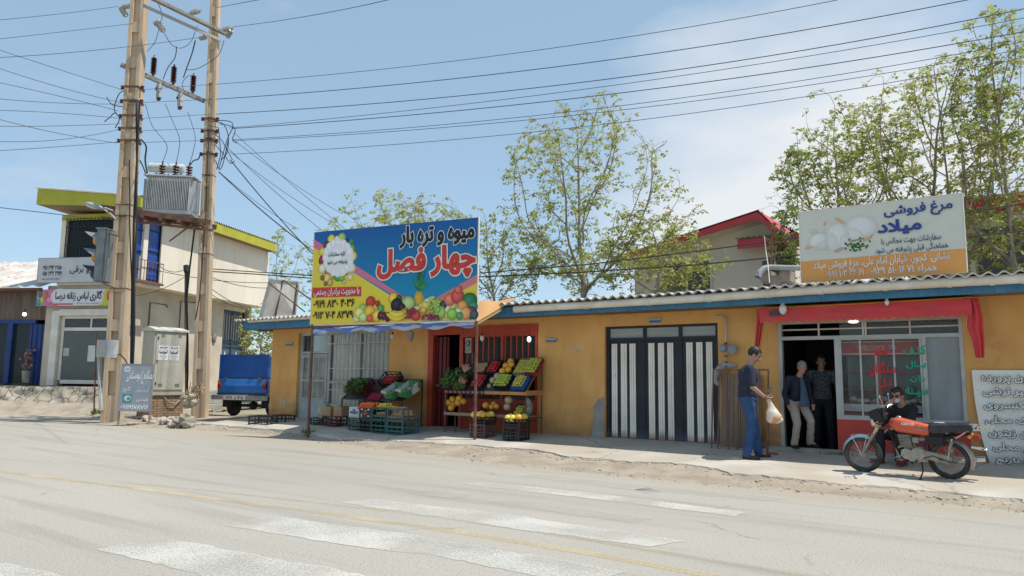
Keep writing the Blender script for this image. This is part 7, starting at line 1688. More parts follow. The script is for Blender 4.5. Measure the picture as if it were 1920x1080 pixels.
jump([(352, 318), (362, 302), (372, 298), (376, 286)], 'black cable from the tank up to the right pole', .02, 12.0, 12.6); jump([(358, 390), (366, 370), (371, 348)], 'black cable rising behind the right pole', .02, 12.3, 12.7)
# tangle on the right pole
for k, pts in enumerate(([(398, 228), (418, 232), (428, 255), (426, 285), (415, 300)], [(400, 250), (415, 262), (425, 280), (436, 300), (445, 330)][:4], [(400, 225), (432, 228), (436, 240), (426, 262), (410, 318)], [(402, 270), (420, 290), (432, 306), (440, 302)], [(412, 232), (440, 240), (436, 262), (444, 268)], [(404, 300), (412, 318), (420, 300), (428, 262)])):
    jump(pts, ['curl of black cable at the top of the right pole tangle', 'cable strand crossing the tangle right of the pole', 'long cable strand drooping through the tangle', 'lower curl of cable right of the right pole', 'small loop of cable at the outer edge of the tangle', 'cable strand rising out of the bottom of the tangle'][k], .013, 12.5, 12.4)
for k, pts in enumerate(([(232, 170), (222, 178), (214, 205), (224, 222), (216, 240)], [(230, 200), (210, 196), (200, 182)], [(228, 225), (216, 212), (206, 220), (196, 228)], [(240, 195), (252, 186), (258, 196), (258, 215)])):
    jump(pts, ['curl of black cable hanging left of the left pole clamps', 'short cable tail sticking out left of the upper clamps', 'short cable tail left of the lower clamps', 'cable bent over the front of the left pole'][k], .014, 10.5, 10.4)
# drop wires from the right pole to the houses
G5 = 'drop wires slanting down behind the billboard'
for k, (x0, y0, x1, y1, r) in enumerate(((438, 262, 640, 400, .008), (430, 284, 640, 428, .008), (430, 280, 630, 452, .009), (440, 250, 700, 470, .008), (410, 322, 600, 480, .020), (432, 300, 610, 500, .018), (420, 330, 560, 430, .008))):
    wire(at(x0, y0, YR), dp(x1, y1, 26), r, ['uppermost thin drop wire from the right pole', 'second thin drop wire from the right pole', 'third thin drop wire from the right pole', 'outermost thin drop wire slanting behind the billboard', 'thick black drop cable, lower of the two', 'thick black drop cable, upper of the two', 'faint thin drop wire beside the thick cables'][k], G5, sag=.1)
# low pair of black cables running right across the house fronts
G6 = 'low black cables crossing behind the billboard'
def chain(pts, lab, r):
    P_ = [dp(x, y, d) for x, y, d in pts]; tag(MB().tube(P_, r, 5, cap=False).build('overhead_cable', M['cable'], loc=tuple(P_[0]), world=True, smooth=True, fixn=False), lab, 'cable', G6)
chain([(380, 503, 24), (480, 510, 23.5), (590, 517, 22.5), (740, 518, 21.5), (900, 512, 20), (1100, 496, 18.5), (1300, 472, 17.5), (1500, 445, 16.8), (1700, 415, 16.2), (1960, 375, 15.5)], 'upper of the two low black cables running behind the billboard', .016)
chain([(380, 508, 24.2), (480, 514, 23.7), (590, 522, 22.7), (740, 525, 21.7), (900, 519, 20.2), (1100, 510, 18.7), (1300, 497, 17.7), (1500, 478, 17), (1700, 456, 16.4), (1960, 428, 15.7)], 'lower of the two low black cables running behind the billboard', .018)
for k, (a_, b_) in enumerate((((300, 500), (345, 506)), ((300, 508), (505, 530)), ((385, 515), (500, 540)), ((385, 532), (465, 576)), ((385, 543), (458, 578)), ((250, 555), (345, 520)))):
    wire(dp(a_[0], a_[1], 24.5), dp(b_[0], b_[1], 25.5+2*(b_[0] > 400)), .012, ['short wire from the cream house to the rusty mast', 'sagging wire across the cream wall, upper', 'sagging wire across the cream wall, middle', 'wire slanting down the cream wall to the door corner', 'lowest wire slanting down the cream wall', 'wire rising from the pole to the rusty mast'][k], 'wires across the cream house wall', sag=.12)
# ------------------------------------------------------------------ houses behind
def house_behind():
    Y0 = 22.4; Yw = 23.3
    A = at(1145, 484, Y0); B = at(1421, 393, Y0); C = at(1463, 433, Y0)
    h = thing('grey_house', 'grey rendered house with a red edged gable roof behind the row of shops', 'house', (at(1190, 500, Yw).x, Yw, 0))
    x0 = at(1190, 500, Yw).x; x1 = at(1490, 480, Yw).x
    zA = at(1190, 482, Yw).z; zB = B.z-.18; zC = C.z-.2
    m = MB(); m.prism([(x0, Yw, 0), (x1, Yw, 0), (x1, Yw, zC-.1), (C.x, Yw, zC), (B.x, Yw, zB), (x0, Yw, zA)], (0, 6, 0)); m.build('wall', M['grey_house'], h, world=True)
    m = MB()
    def fasc(P, Q, w0, w1): m.prism([P, Q, Q-Vector((0, 0, w1)), P-Vector((0, 0, w0))], (0, .06, 0))
    fasc(A, B, .16, .30); fasc(B, C, .30, .26); m.build('fascia', M['red_tin'], h, world=True)
    m = MB()
    for P, Q in ((A, B), (B, C)): m.prism([P-Vector((0, 0, .02)), Q-Vector((0, 0, .02)), Q-Vector((0, 0, .06)), P-Vector((0, 0, .06))], (0, 7.2, 0))
    m.build('roof', M['red_tin'], h, world=True)
    m = MB()
    for P, Q in ((A, B), (B, C)): m.poly([P+Vector((0, .07, -.14)), Q+Vector((0, .07, -.24)), Q+Vector((0, 6, -.24)), P+Vector((0, 6, -.14))])
    m.build('soffit', M['white_paint'], h, world=True, fixn=False)
    p0 = at(1383, 447, 22.7); p1 = at(1500, 438, 22.7)
    m = MB(); m.bb(p0.x, p1.x+.6, 22.66, 22.72, p0.z-.34, p0.z-.05); m.build('porch_fascia', M['red_tin'], h, world=True)
    m = MB(); m.grid(lambda u, v: (p0.x-.05+(p1.x+.7-p0.x)*u, 22.6+v*.7, p0.z-.02+.03*math.sin(u*90)+v*.05), 180, 2); m.build('porch_roof', M['roof'], h, world=True, smooth=True, fixn=False)
    for (xa, ya, xb, yb) in ((1243, 492, 1336, 560), (1426, 486, 1484, 560)):
        a = at(xa, ya, Yw-.02); b = at(xb, yb, Yw-.02)
        f = MB(); f.bb(a.x, b.x, Yw-.05, Yw-.003, a.z-.06, a.z); f.bb(a.x, a.x+.06, Yw-.05, Yw-.003, b.z, a.z-.06); f.bb(b.x-.06, b.x, Yw-.05, Yw-.003, b.z, a.z-.06); f.bb((a.x+b.x)/2-.03, (a.x+b.x)/2+.03, Yw-.045, Yw-.003, b.z, a.z-.06)
        f = f.build('window', M['white_paint'], h, world=True); MB().bb(a.x+.06, b.x-.06, Yw-.03, Yw-.01, b.z, a.z-.06).build('pane', glass('house_pane%d' % xa, (.13, .15, .16), .9), f, world=True)
    # right hand house
    a = at(1700, 384, 23); b = at(1920, 375, 23)
    h2 = thing('far_house', 'pale house with a red roof edge behind the right trees and the cream sign', 'house', (a.x, 23, 0))
    xl, xr = a.x, b.x+6
    MB().bb(xl, xr, 23.4, 29, 0, a.z-.3).build('wall', M['grey_house'], h2, world=True)
    MB().bb(xl-.2, xr, 22.9, 22.98, a.z-.45, a.z-.02).build('fascia', M['red_tin'], h2, world=True)
    MB().bb(xl-.2, xr, 22.985, 29.2, a.z-.12, a.z-.03).build('roof', M['red_tin'], h2, world=True)
    c = at(1830, 430, 23.4); d = at(1925, 520, 23.4); MB().bb(c.x, d.x+2, 23.36, 23.395, d.z, c.z).build('window', glass('house_glass_r', (.12, .14, .15), .9), h2, world=True)
house_behind()
# ------------------------------------------------------------------ trees (space colonisation: branches reach for points spread through the crown)
from mathutils.kdtree import KDTree
def tree(label, base, th, zc, rx, up, dn, n, seed, tuft=6, leaf=(.095, .042), tl=1.0, mats=('leaf1', 'leaf2', 'leaf3'), name='walnut_tree', step=.30, shell=.45, tip=.0040, grp=None, lean=(0, 0), ry=None, void=-.18):
    rg = random.Random(seed); t = thing(name, label, 'tree', base, 0, grp); ry = ry or rx; A = []
    while len(A) < n:
        p = Vector((rg.uniform(-1, 1), rg.uniform(-1, 1), rg.uniform(-1, 1))); q = p.length
        if q > 1: continue
        if q < shell and rg.random() < .6: continue
        z = zc+(p.z*up if p.z > 0 else p.z*dn)
        w_ = noise.noise(Vector((p.x*1.6, p.y*1.6, p.z*1.6+seed)))
        if w_ < void: continue
        k = 1+.55*w_; v = Vector((p.x*rx*k+lean[0], p.y*ry*k+lean[1], z+(1.3*w_*abs(p.z))))
        if v.z < th*.75: continue
        A.append(v)
    N_ = [Vector((0, 0, -.1)), Vector((.03, 0, th*.5)), Vector((0, .02, th))]; par = [-1, 0, 1]; D = [Vector((0, 0, 1))]*3
    alive = list(A); got = []; it = 0
    while alive and it < 70:
        it += 1; kd = KDTree(len(N_))
        for i, v in enumerate(N_): kd.insert(v, i)
        kd.balance(); acc = {}
        rest = []
        for a in alive:
            co, i, d = kd.find(a)
            if i < 2: i = 2; d = (a-N_[2]).length
            if d < step*1.35: got.append((a, i)); continue
            rest.append(a); acc.setdefault(i, []).append((a-N_[i]).normalized())
        if len(rest) == len(alive) and not acc: break
        alive = rest
        for i, L_ in acc.items():
            d = sum(L_, Vector())/len(L_); d = (d+D[i]*.55+Vector((rg.gauss(0, .10), rg.gauss(0, .10), .22+rg.gauss(0, .08)))).normalized(); N_.append(N_[i]+d*step); par.append(i); D.append(d)
    ends = []
    for a, i in got:
        d = (a-N_[i]); N_.append(a); par.append(i); D.append(d.normalized() if d.length > 1e-4 else Vector((0, 0, 1))); ends.append(len(N_)-1)
    kids = [0]*len(N_); rad = [0.0]*len(N_)
    for i in range(len(N_)-1, 0, -1):
        if rad[i] == 0: rad[i] = tip**2.25
        rad[par[i]] += rad[i]
    rad = [max(r, 1e-9)**(1/2.25) for r in rad]
    ch = [[] for _ in N_]
    for i in range(1, len(N_)): ch[par[i]].append(i)
    wood = MB(); stack = [(0, None)]
    while stack:
        i, pv = stack.pop(); path = [N_[i]] if pv is None else [N_[pv], N_[i]]; rr_ = [rad[i]] if pv is None else [min(rad[pv], rad[i]*1.15), rad[i]]; c = i
        while ch[c]:
            nx_ = max(ch[c], key=lambda q: rad[q])
            for o in ch[c]:
                if o != nx_: stack.append((o, c))
            c = nx_; path.append(N_[c]); rr_.append(rad[c])
        if len(path) > 1:
            if len(path) > 3: path = [path[0]]+[(path[k-1]+path[k]*2+path[k+1])/4 for k in range(1, len(path)-1)]+[path[-1]]
            wood.mat(0 if rr_[0] > .022 else 1); wood.tube(path, rr_, 8 if rr_[0] > .05 else (5 if rr_[0] > .015 else 3), cap=False)
    wood.build('trunk', [M['bark'], M['twig']], t, smooth=True, fixn=False); cr = MB()
    for e in ends:
        spots = [(N_[e], D[e], 1.0)]
        if rg.random() < .75: spots.append((N_[e].lerp(N_[par[e]], rg.uniform(.3, .9))+Vector((rg.gauss(0, .05), rg.gauss(0, .05), rg.gauss(0, .04))), D[e], .75))
        for p, d, ks in spots:
            m_ = max(3, int(rg.gauss(tuft*ks, 1.6))); sz = rg.uniform(.7, 1.25)*tl*ks; bm_ = rg.choice([0, 0, 1, 2])
            for k in range(m_):
                az = 2*math.pi*k/m_+rg.uniform(-.4, .4); el = rg.uniform(-.8, .5); o = Vector((math.cos(az)*math.cos(el), math.sin(az)*math.cos(el), math.sin(el)))
                st = p-d*rg.uniform(0, .10)*sz; L = leaf[0]*sz*rg.uniform(.7, 1.2); w = leaf[1]*sz*rg.uniform(.8, 1.2); c = st+o*L*.3; sd = o.cross(Vector((0, 0, 1)))
                sd = sd.normalized() if sd.length > .1 else Vector((1, 0, 0)); sd = Matrix.Rotation(rg.uniform(-.8, .8), 3, o) @ sd; e_ = c+o*L+Vector((0, 0, -L*.25))
                cr.mat(bm_ if rg.random() < .75 else rg.randrange(3)); cr.add([c, c+o*L*.5+sd*w, e_, c+o*L*.5-sd*w], [(0, 1, 2, 3)])
    cr.build('crown', [M[k] for k in mats], t, fixn=False); return t
def tb(px_, dep, z=0): p = dp(px_, 700, dep); return (p.x, p.y, z)
def T2(label, pxc, dep, pth, ptop, pmid, pbot, phw, n, seed, **k):
    """crown given by photographed heights, turned into metres at that distance"""
    b = tb(pxc, dep); z = lambda y: dp(pxc, y, dep).z
    return tree(label, b, z(pth), z(pmid), phw*dep/FPX, z(ptop)-z(pmid), z(pmid)-z(pbot), n, seed, **k)
T2('tall spring tree in the middle, pale leaved, its forked trunk just above the eave', 1094, 22, 552, 190, 400, 575, 175, 1250, 11)
T2('rounded spring tree whose top shows just above the blue billboard', 740, 24, 560, 350, 460, 590, 160, 700, 22)
T2('low spreading tree growing in front of the grey house with the red gable', 1235, 20.5, 565, 392, 490, 570, 112, 380, 33)
T2('large leafy tree behind the right half of the cream roof sign', 1765, 18.5, 560, 70, 290, 570, 185, 1250, 44, void=-.45)
T2('tree directly behind the left half of the cream roof sign', 1590, 18.5, 560, 200, 340, 560, 135, 760, 55, void=-.4)
T2('tallest tree cut off by the right edge of the photo', 1915, 17, 560, -60, 250, 570, 120, 620, 66, void=-.4)
T2('small darker tree just left of the cream roof sign', 1474, 20.5, 560, 380, 470, 560, 34, 150, 77, mats=('leafd', 'leaf1', 'leafd'))
T2('thin distant tree rising behind the end of the cream house', 512, 42, 640, 425, 510, 640, 52, 170, 88, leaf=(.13, .06), name='poplar_tree')
T2('young tree between the back of the white sign and the billboard', 600, 27, 600, 470, 540, 610, 42, 110, 99)
T2('leafy young tree standing behind the blue pickup and the left eave', 485, 32, 690, 575, 640, 700, 40, 200, 110, leaf=(.12, .06))
T2('low tree between the billboard and the middle tree', 925, 23, 590, 400, 500, 590, 95, 300, 121)
# ------------------------------------------------------------------ people
def remesh(mb, name, mt, parent, vox=.008, smooth=6, loc=None, rz=0, disp=None):
    me = bpy.data.meshes.new('tmp'); me.from_pydata(mb.v, [], mb.f); bm = bmesh.new(); bm.from_mesh(me); bmesh.ops.recalc_face_normals(bm, faces=bm.faces); bm.to_mesh(me); bm.free()
    o = bpy.data.objects.new('tmp', me); COL.objects.link(o)
    r = o.modifiers.new('r', 'REMESH'); r.mode = 'VOXEL'; r.voxel_size = vox; s = o.modifiers.new('s', 'SMOOTH'); s.factor = .5; s.iterations = smooth
    bpy.context.view_layer.update(); dg = bpy.context.evaluated_depsgraph_get(); m2 = bpy.data.meshes.new_from_object(o.evaluated_get(dg)); bpy.data.objects.remove(o)
    if disp:
        nn = [v.normal.copy() for v in m2.vertices]; cc = [v.co.copy() for v in m2.vertices]
        buf = []
        for a_, b_ in zip(cc, nn): q_ = a_+b_*disp(a_); buf += [q_.x, q_.y, q_.z]
        m2.vertices.foreach_set('co', buf); m2.update()
    m2.materials.clear(); m2.materials.append(mt); m2.polygons.foreach_set('use_smooth', [True]*len(m2.polygons)); m2.name = name
    o = bpy.data.objects.new(name, m2); COL.objects.link(o)
    if parent: o.parent = parent
    return o
def cap(mb, a, b, ra, rb, n=12, fl=None):
    a = Vector(a); b = Vector(b); mb.tube([a, b], [ra, rb], n); mb.ball(a, ra*1.0, 12, 8); mb.ball(b, rb*1.0, 12, 8)
def limb(mb, pts, rs):
    for i in range(len(pts)-1): cap(mb, pts[i], pts[i+1], rs[i], rs[i+1])
def hand(mb, wrist, d, palm_n, curl=.5, size=1.0, side=1):
    """palm with four bent fingers and a thumb leaving its side"""
    d = Vector(d).normalized(); n = Vector(palm_n); n = (n-d*n.dot(d)).normalized(); s = d.cross(n)*side; w = Vector(wrist); z = size
    M_ = Matrix((d, s, n)).transposed(); mb.ball(w+d*.045*z, (.052*z, .040*z, .016*z), 12, 8, M=M_)
    for k, L in enumerate((.072, .080, .074, .058)):
        b_ = w+d*.082*z+s*(.030-.020*k)*z; a = 0; p = b_; r = .0092*z
        for j, f in enumerate((.45, .30, .25)):
            a += curl*(.7 if j == 0 else 1.0); q = p+(d*math.cos(a)+n*math.sin(a))*L*f*z; cap(mb, p, q, r, r*.9, 8); p = q; r *= .9
    p = w+d*.025*z+s*.034*z; q = p+(d*.6+s*.7+n*.2).normalized()*.038*z; cap(mb, p, q, .0115*z, .0105*z, 8); cap(mb, q, q+(d*.9+s*.2+n*(.3+curl)).normalized()*.032*z, .0105*z, .009*z, 8)
def head(mb, c, fwd, up, k=1.0):
    f = Vector(fwd).normalized(); u = Vector(up); u = (u-f*u.dot(f)).normalized(); s = u.cross(f); c = Vector(c); M_ = Matrix((f, s, u)).transposed(); P = lambda x, y, z: c+(f*x+s*y+u*z)*k
    mb.ball(P(-.012, 0, .03), (.095*k, .076*k, .092*k), 18, 12, M=M_); mb.ball(P(.022, 0, -.035), (.064*k, .058*k, .078*k), 16, 10, M=M_)
    mb.ball(P(.052, 0, -.085), (.026*k, .032*k, .022*k), 10, 8, M=M_)                         # chin
    cap(mb, P(.082, 0, .022), P(.103, 0, -.022), .008*k, .0135*k, 8); mb.ball(P(.09, .012, -.026), .009*k, 8, 6); mb.ball(P(.09, -.012, -.026), .009*k, 8, 6)   # nose
    mb.ball(P(.080, 0, -.058), (.011*k, .024*k, .007*k), 10, 6, M=M_); mb.ball(P(.079, 0, -.047), (.010*k, .022*k, .006*k), 10, 6, M=M_)                         # lips
    for y in (-1, 1):
        mb.ball(P(-.005, y*.077, -.008), (.020*k, .010*k, .032*k), 10, 8, M=M_); mb.ball(P(.066, y*.030, .035), (.014*k, .022*k, .009*k), 10, 6, M=M_); mb.ball(P(.055, y*.040, -.02), (.025*k, .022*k, .022*k), 10, 6, M=M_)
    return P, M_
def face_bits(t, P, M_, k, eyes=True, brow='hair'):
    m = MB()
    for y in (-1, 1): m.ball(P(.079, y*.031, .014), (.008*k, .013*k, .0055*k), 10, 6, M=M_)
    m.build('eyes', M['eye'], t, smooth=True)
    m = MB()
    for y in (-1, 1): m.tube([P(.084, y*.014, .038), P(.084, y*.032, .044), P(.074, y*.050, .036)], .0042*k, 6)
    m.build('eyebrows', M[brow], t, smooth=True)
def hair_shell(P, M_, k, cover=1.0, top=.004, seed=0, bald=0):
    mb = MB(); mb.ball(P(-.018, 0, .040), ((.098+top)*k, (.081+top)*k, (.092+top)*k), 26, 16, M=M_)
    keep = []
    inv = M_.inverted(); c0 = P(0, 0, 0)
    for f in mb.f:
        ctr = sum((mb.v[i] for i in f), Vector())/len(f); q = inv @ (ctr-c0)/k
        line = .062+.02*abs(q.y)/.08 if q.x > .03 else (.0 if q.x > -.03 else -.055)
        if q.z > line and not (bald and q.z > .10 and q.x > -.03): keep.append(f)
    mb.f = keep; mb.m = [0]*len(keep); mb.c = [None]*len(keep)
    for i, v in enumerate(mb.v): mb.v[i] = v+(v-c0).normalized()*.006*noise.noise(v*45)
    return mb
def shoe(mb, ankle, toe_dir, L=.26, k=1.0):
    a = Vector(ankle); d = Vector(toe_dir); d.normalize(); z = Vector((0, 0, 1)); s = z.cross(d).normalized(); up = d.cross(s); M_ = Matrix((d, s, up)).transposed()
    h = a-up*.045; mb.ball(h+d*.02, (.085*k, .042*k, .048*k), 14, 8, M=M_); mb.ball(h+d*.11-up*.012, (.085*k, .047*k, .034*k), 14, 8, M=M_); mb.box(h+d*.065-up*.038, (.24*k, .075*k, .018*k), M=M_.to_4x4())
def wr(seed, amp=.006, fr=14): return lambda co: amp*(noise.noise(co*fr+Vector((seed, 0, 0)))+.5*noise.noise(co*fr*2.3))
def person(label, loc, rz, J, skin='skin', top='tee_navy', bot='jeans', shoes='shoe', hairm='hair', group=None, long_sleeve=False, k=1.0, coat=None, bald=0, belly=0, collar=None, curl=(.5, .5), girth=1.0):
    """J: joints in local metres, x forward, y left, z up"""
    V = {a: Vector(b) for a, b in J.items()}
    hd = MB(); fw = V['face']; up = V.get('hup', Vector((0, 0, 1)))
    P, M_ = head(hd, V['head'], fw, up, k)
    limb(hd, [V['neck']-Vector((0, 0, .03)), V['head']+M_ @ Vector((-.015, 0, -.05))], [.060*k, .056*k])
    chest = V['chest']; pel = V['pelvis']; sl = V['shl']; sr = V['shr']; ax = (sl-sr).normalized(); fx_ = ax.cross(V['neck']-pel).normalized()
    Mt = Matrix((fx_, ax, (V['neck']-pel).normalized())).transposed()
    hd.ball(chest, (.105*k, .15*k, .17*k), 16, 10, M=Mt); hd.ball(pel, (.10*k, .14*k, .11*k), 16, 10, M=Mt); cap(hd, chest, pel, .10*k, .10*k)
    for s_ in 'lr':
        limb(hd, [V['sh'+s_], V['el'+s_], V['wr'+s_]], [.048*k, .038*k, .026*k]); limb(hd, [V['hi'+s_], V['kn'+s_], V['an'+s_]], [.078*k, .052*k, .038*k]); cap(hd, V['neck']-Vector((0, 0, .05)), V['sh'+s_], .05*k, .05*k)
        limb(hd, [V['an'+s_], V['an'+s_]+V['toe'+s_].normalized()*.10-Vector((0, 0, .03))], [.036, .03])
    hand(hd, V['wrl'], V['hdl'], V['pnl'], curl[0], k, -1); hand(hd, V['wrr'], V['hdr'], V['pnr'], curl[1], k, 1)
    body = remesh(hd, 'person', M[skin], None, .0075, 2); body.location = loc; body.rotation_euler = (0, 0, rz); tag(body, label, 'person', group)
    face_bits(body, P, M_, k, brow='hair' if hairm == 'hair' else hairm)
    hair_shell(P, M_, k, bald=bald).build('hair', M[hairm], body, smooth=True, fixn=False)
    # top
    tp = MB(); g = girth
    tp.ball(chest+Vector((0, 0, .01)), (.125*k*g, .165*k*g, .18*k), 18, 12, M=Mt); tp.ball(chest.lerp(pel, .55)+fx_*belly, (.118*k*g, .150*k*g, .18*k), 18, 12, M=Mt); tp.ball(pel+Vector((0, 0, .03)), (.122*k*g, .158*k*g, .13*k), 18, 12, M=Mt)
    hem = V.get('hem')
    for s_ in 'lr':
        a, b, c = V['sh'+s_], V['el'+s_], V['wr'+s_]; cap(tp, V['neck']-Vector((0, 0, .06)), a, .058*k, .064*k)
        if long_sleeve: limb(tp, [a, b, c.lerp(b, .06)], [.066*k, .054*k, .042*k])
        else: limb(tp, [a, a.lerp(b, .82)], [.066*k, .060*k])
    remesh(tp, 'jacket' if coat else 'shirt', M[coat or top], body, .010, 5, disp=wr(3))
    if coat:      # opened front shows the shirt: a panel following the chest
        sp_ = MB(); n = 8
        def fp(u, v):
            c_ = (V['neck']+fx_*.055-Vector((0, 0, .03))).lerp(pel+fx_*(.13+belly)-Vector((0, 0, .06)), v); wd = (.030+.085*v)*k; bul = (.085*math.sin(min(1, v*1.3)*math.pi*.5)); a_ = (u-.5)*2
            return c_+ax*a_*wd+fx_*(bul*(1-.25*a_*a_)+.022)
        sp_.grid(fp, 10, 14); sp_.build('shirt', M[top], body, smooth=True, fixn=False)
    # trousers
    tr = MB(); tr.ball(pel-Vector((0, 0, .02)), (.115*k*g, .152*k*g, .12*k), 18, 12, M=Mt)
    for s_ in 'lr': limb(tr, [V['hi'+s_], V['kn'+s_], V['an'+s_]-Vector((0, 0, .005))], [.098*k, .072*k, .066*k])
    remesh(tr, 'trousers', M[bot], body, .010, 5, disp=wr(9, .009, 10))
    sh = MB()
    for s_ in 'lr': shoe(sh, V['an'+s_], V['toe'+s_], k=k); 
    sh.build('shoes', M[shoes], body, smooth=True)
    return body, V
# 1 -- walking shopper, navy tee and jeans, reading his phone
q = gs(1408, 863); q.z = gh(q.x, q.y)+.034
J1 = dict(head=(.10, 0, 1.655), face=(.82, -.10, -.50), neck=(.02, 0, 1.50), chest=(-.01, 0, 1.30), pelvis=(-.03, 0, .98), shl=(-.01, .185, 1.43), shr=(.0, -.185, 1.43), ell=(.02, .23, 1.14), elr=(.03, -.24, 1.14), wrl=(.22, .10, 1.07), wrr=(.20, -.18, 1.00),
          hdl=(.9, -.3, .05), pnl=(.1, 0, 1), hdr=(.8, .12, -.35), pnr=(.2, .3, 1), hil=(-.02, .09, .93), hir=(-.03, -.09, .93), knl=(.07, .10, .50), knr=(.02, -.11, .50), anl=(.13, .10, .085), anr=(-.07, -.12, .085), toel=(1, .12, 0), toer=(1, -.15, 0))
b1, V1 = person('man in navy t-shirt and jeans looking at his phone and carrying a plastic bag', q, R_(24), J1, curl=(.55, .6), girth=1.2, k=1.08)
Mb = pmat(b1)
hp = Mb @ Vector((.33, .05, 1.10)); ph = MB().box((0, 0, 0), (.15, .075, .010)).build('phone', mat('phone_silver', (.30, .33, .38), .25), bevel=.003); ph.location = hp; ph.rotation_euler = (R_(8), R_(-22), R_(20)); tag(ph, 'silver phone held in the hand of the man in the navy t-shirt', 'phone')
hb_ = Mb @ Vector((.285, -.16, .955)); bgm = MB()
def bagf(u, v):
    a = u*2*math.pi; z = -.40*v; r = (.015+.035*v*3 if v < .3 else .045+.065*math.sin(min(1, (v-.3)/.55)*math.pi*.5))*(1 if v < .86 else math.sqrt(max(.0, 1-((v-.86)/.145)**2)))
    w_ = 1+.14*noise.noise(Vector((math.cos(a)*1.3, math.sin(a)*1.3, v*5))); return (math.cos(a)*r*w_*1.15+.05*v, math.sin(a)*r*w_*.75, z)
bgm.grid(bagf, 26, 26); bg_ = bgm.build('shopping_bag', None or mat('milky_plastic_bag', (.74, .70, .64), .3, (.66, .42, .26), 5), smooth=True, fixn=False); bg_.location = hb_; bg_.rotation_euler = (0, R_(-6), R_(24)); tag(bg_, 'milky plastic carrier bag of bread hanging from the walking man\'s hand', 'bag')
m = MB()
for a in (-1, 1): m.tube([(a*.012, 0, -.10), (a*.03, 0, -.03), (0, 0, .012)], .007, 6)
m.build('handles', M['white_paint'], bg_)
br_m = MB(); br_m.ball((.045, 0, -.31), (.125, .080, .085), 14, 10, jit=.3); br_m.build('bread_rolls', mat('bread_showing', (.58, .30, .13), .7, (.66, .42, .24), 9), bg_, smooth=True)
# 2 -- older man stepping out of the doorway
q = at(1500, 846, 13.22); q.z = .30
J2 = dict(head=(.16, -.0, 1.50), face=(.75, -.35, -.22), neck=(.05, 0, 1.355), chest=(.0, 0, 1.18), pelvis=(-.05, 0, .88), shl=(.0, .19, 1.29), shr=(.02, -.19, 1.29), ell=(-.03, .25, 1.02), elr=(-.02, -.27, 1.01), wrl=(.10, .22, .82), wrr=(.08, -.27, .80),
          hdl=(.4, 0, -.9), pnl=(.3, -1, 0), hdr=(.35, .1, -.9), pnr=(.2, 1, 0), hil=(-.04, .09, .84), hir=(-.04, -.09, .84), knl=(.15, .15, .50), knr=(.10, -.10, .46), anl=(.02, .20, .10), anr=(.02, -.12, .085), toel=(1, .35, 0), toer=(1, -.25, 0))
J2 = {k: (Vector(v)*Vector((1, 1, 1)) if k[:2] in ('fa', 'hd', 'pn', 'to') else Vector(v)*1.02) for k, v in J2.items()}
person('older grey haired man in navy blazer and khaki trousers stepping out of the shop doorway', q, R_(-42), J2, top='shirt_blue', bot='khaki', shoes='shoe_b', hairm='hair_grey', coat='blazer', long_sleeve=True, belly=.03, bald=0, girth=1.12)[0].scale = (.90, .90, .88)
# 3 -- man standing in the dark behind him
q = at(1546, 850, 13.95); q.z = .16
J3 = dict(head=(.02, 0, 1.60), face=(1, .25, -.05), neck=(.0, 0, 1.46), chest=(.0, 0, 1.27), pelvis=(0, 0, .96), shl=(0, .20, 1.40), shr=(0, -.20, 1.40), ell=(-.02, .27, 1.12), elr=(-.03, -.27, 1.12), wrl=(.06, .28, .88), wrr=(.02, -.28, .87),
          hdl=(.2, 0, -1), pnl=(0, -1, 0), hdr=(.1, 0, -1), pnr=(0, 1, 0), hil=(0, .10, .91), hir=(0, -.10, .91), knl=(.03, .12, .49), knr=(.02, -.12, .49), anl=(0, .13, .085), anr=(0, -.13, .085), toel=(1, .3, 0), toer=(1, -.3, 0))
person('bearded man in a grey patterned shirt standing in the dark behind the older man', q, R_(-75), J3, skin='skin_dark', top='shirt_pat', bot='black_cloth', shoes='shoe_b', long_sleeve=True, girth=1.05)
# 4 -- seated man behind the motorcycle, hand at his mouth
q = at(1697, 860, 12.72); q.z = gh(q.x, 12.72)+.034
J4 = dict(head=(.17, .05, 1.10), face=(.95, .22, -.30), neck=(.04, .02, .97), chest=(-.03, 0, .80), pelvis=(-.12, 0, .50), shl=(-.0, .19, .90), shr=(-.02, -.19, .90), ell=(.20, .25, .70), elr=(.22, -.18, .68), wrl=(.40, .14, .62), wrr=(.30, .0, .93),
          hdl=(.6, -.5, -.1), pnl=(0, 0, -1), hdr=(-.1, .3, .9), pnr=(-1, .2, 0), hil=(-.08, .10, .48), hir=(-.08, -.10, .48), knl=(.33, .17, .50), knr=(.33, -.15, .50), anl=(.26, .17, .09), anr=(.36, -.14, .09), toel=(1, .2, 0), toer=(1, -.2, 0))
for k_ in J4:
    if k_[:2] in ('he', 'ne', 'ch', 'pe', 'sh', 'el', 'wr', 'hi'): J4[k_] = (J4[k_][0], J4[k_][1], J4[k_][2]-.10)
    elif k_[:2] == 'kn': J4[k_] = (J4[k_][0], J4[k_][1], .43)
b4, V4 = person('seated man in black with sunglasses and pale mask behind the motorcycle', q, R_(-118), J4, top='black_cloth', bot='black_cloth', shoes='maroon', long_sleeve=True, girth=1.1)
f4 = V4['face'].normalized(); u4 = Vector((0, 0, 1)); u4 = (u4-f4*u4.dot(f4)).normalized(); s4 = u4.cross(f4); Pq = lambda x, y, z: V4['head']+f4*x+s4*y+u4*z
m = MB()
for y in (-1, 1): m.ball(Pq(.090, y*.032, .016), (.008, .026, .018), 12, 8, M=Matrix((f4, s4, u4)).transposed())
m.bar(Pq(.092, -.01, .022), Pq(.092, .01, .022), .006)
for y in (-1, 1): m.bar(Pq(.088, y*.055, .02), Pq(-.01, y*.082, .018), .005)
m.build('sunglasses', M['eye'], b4, smooth=True)
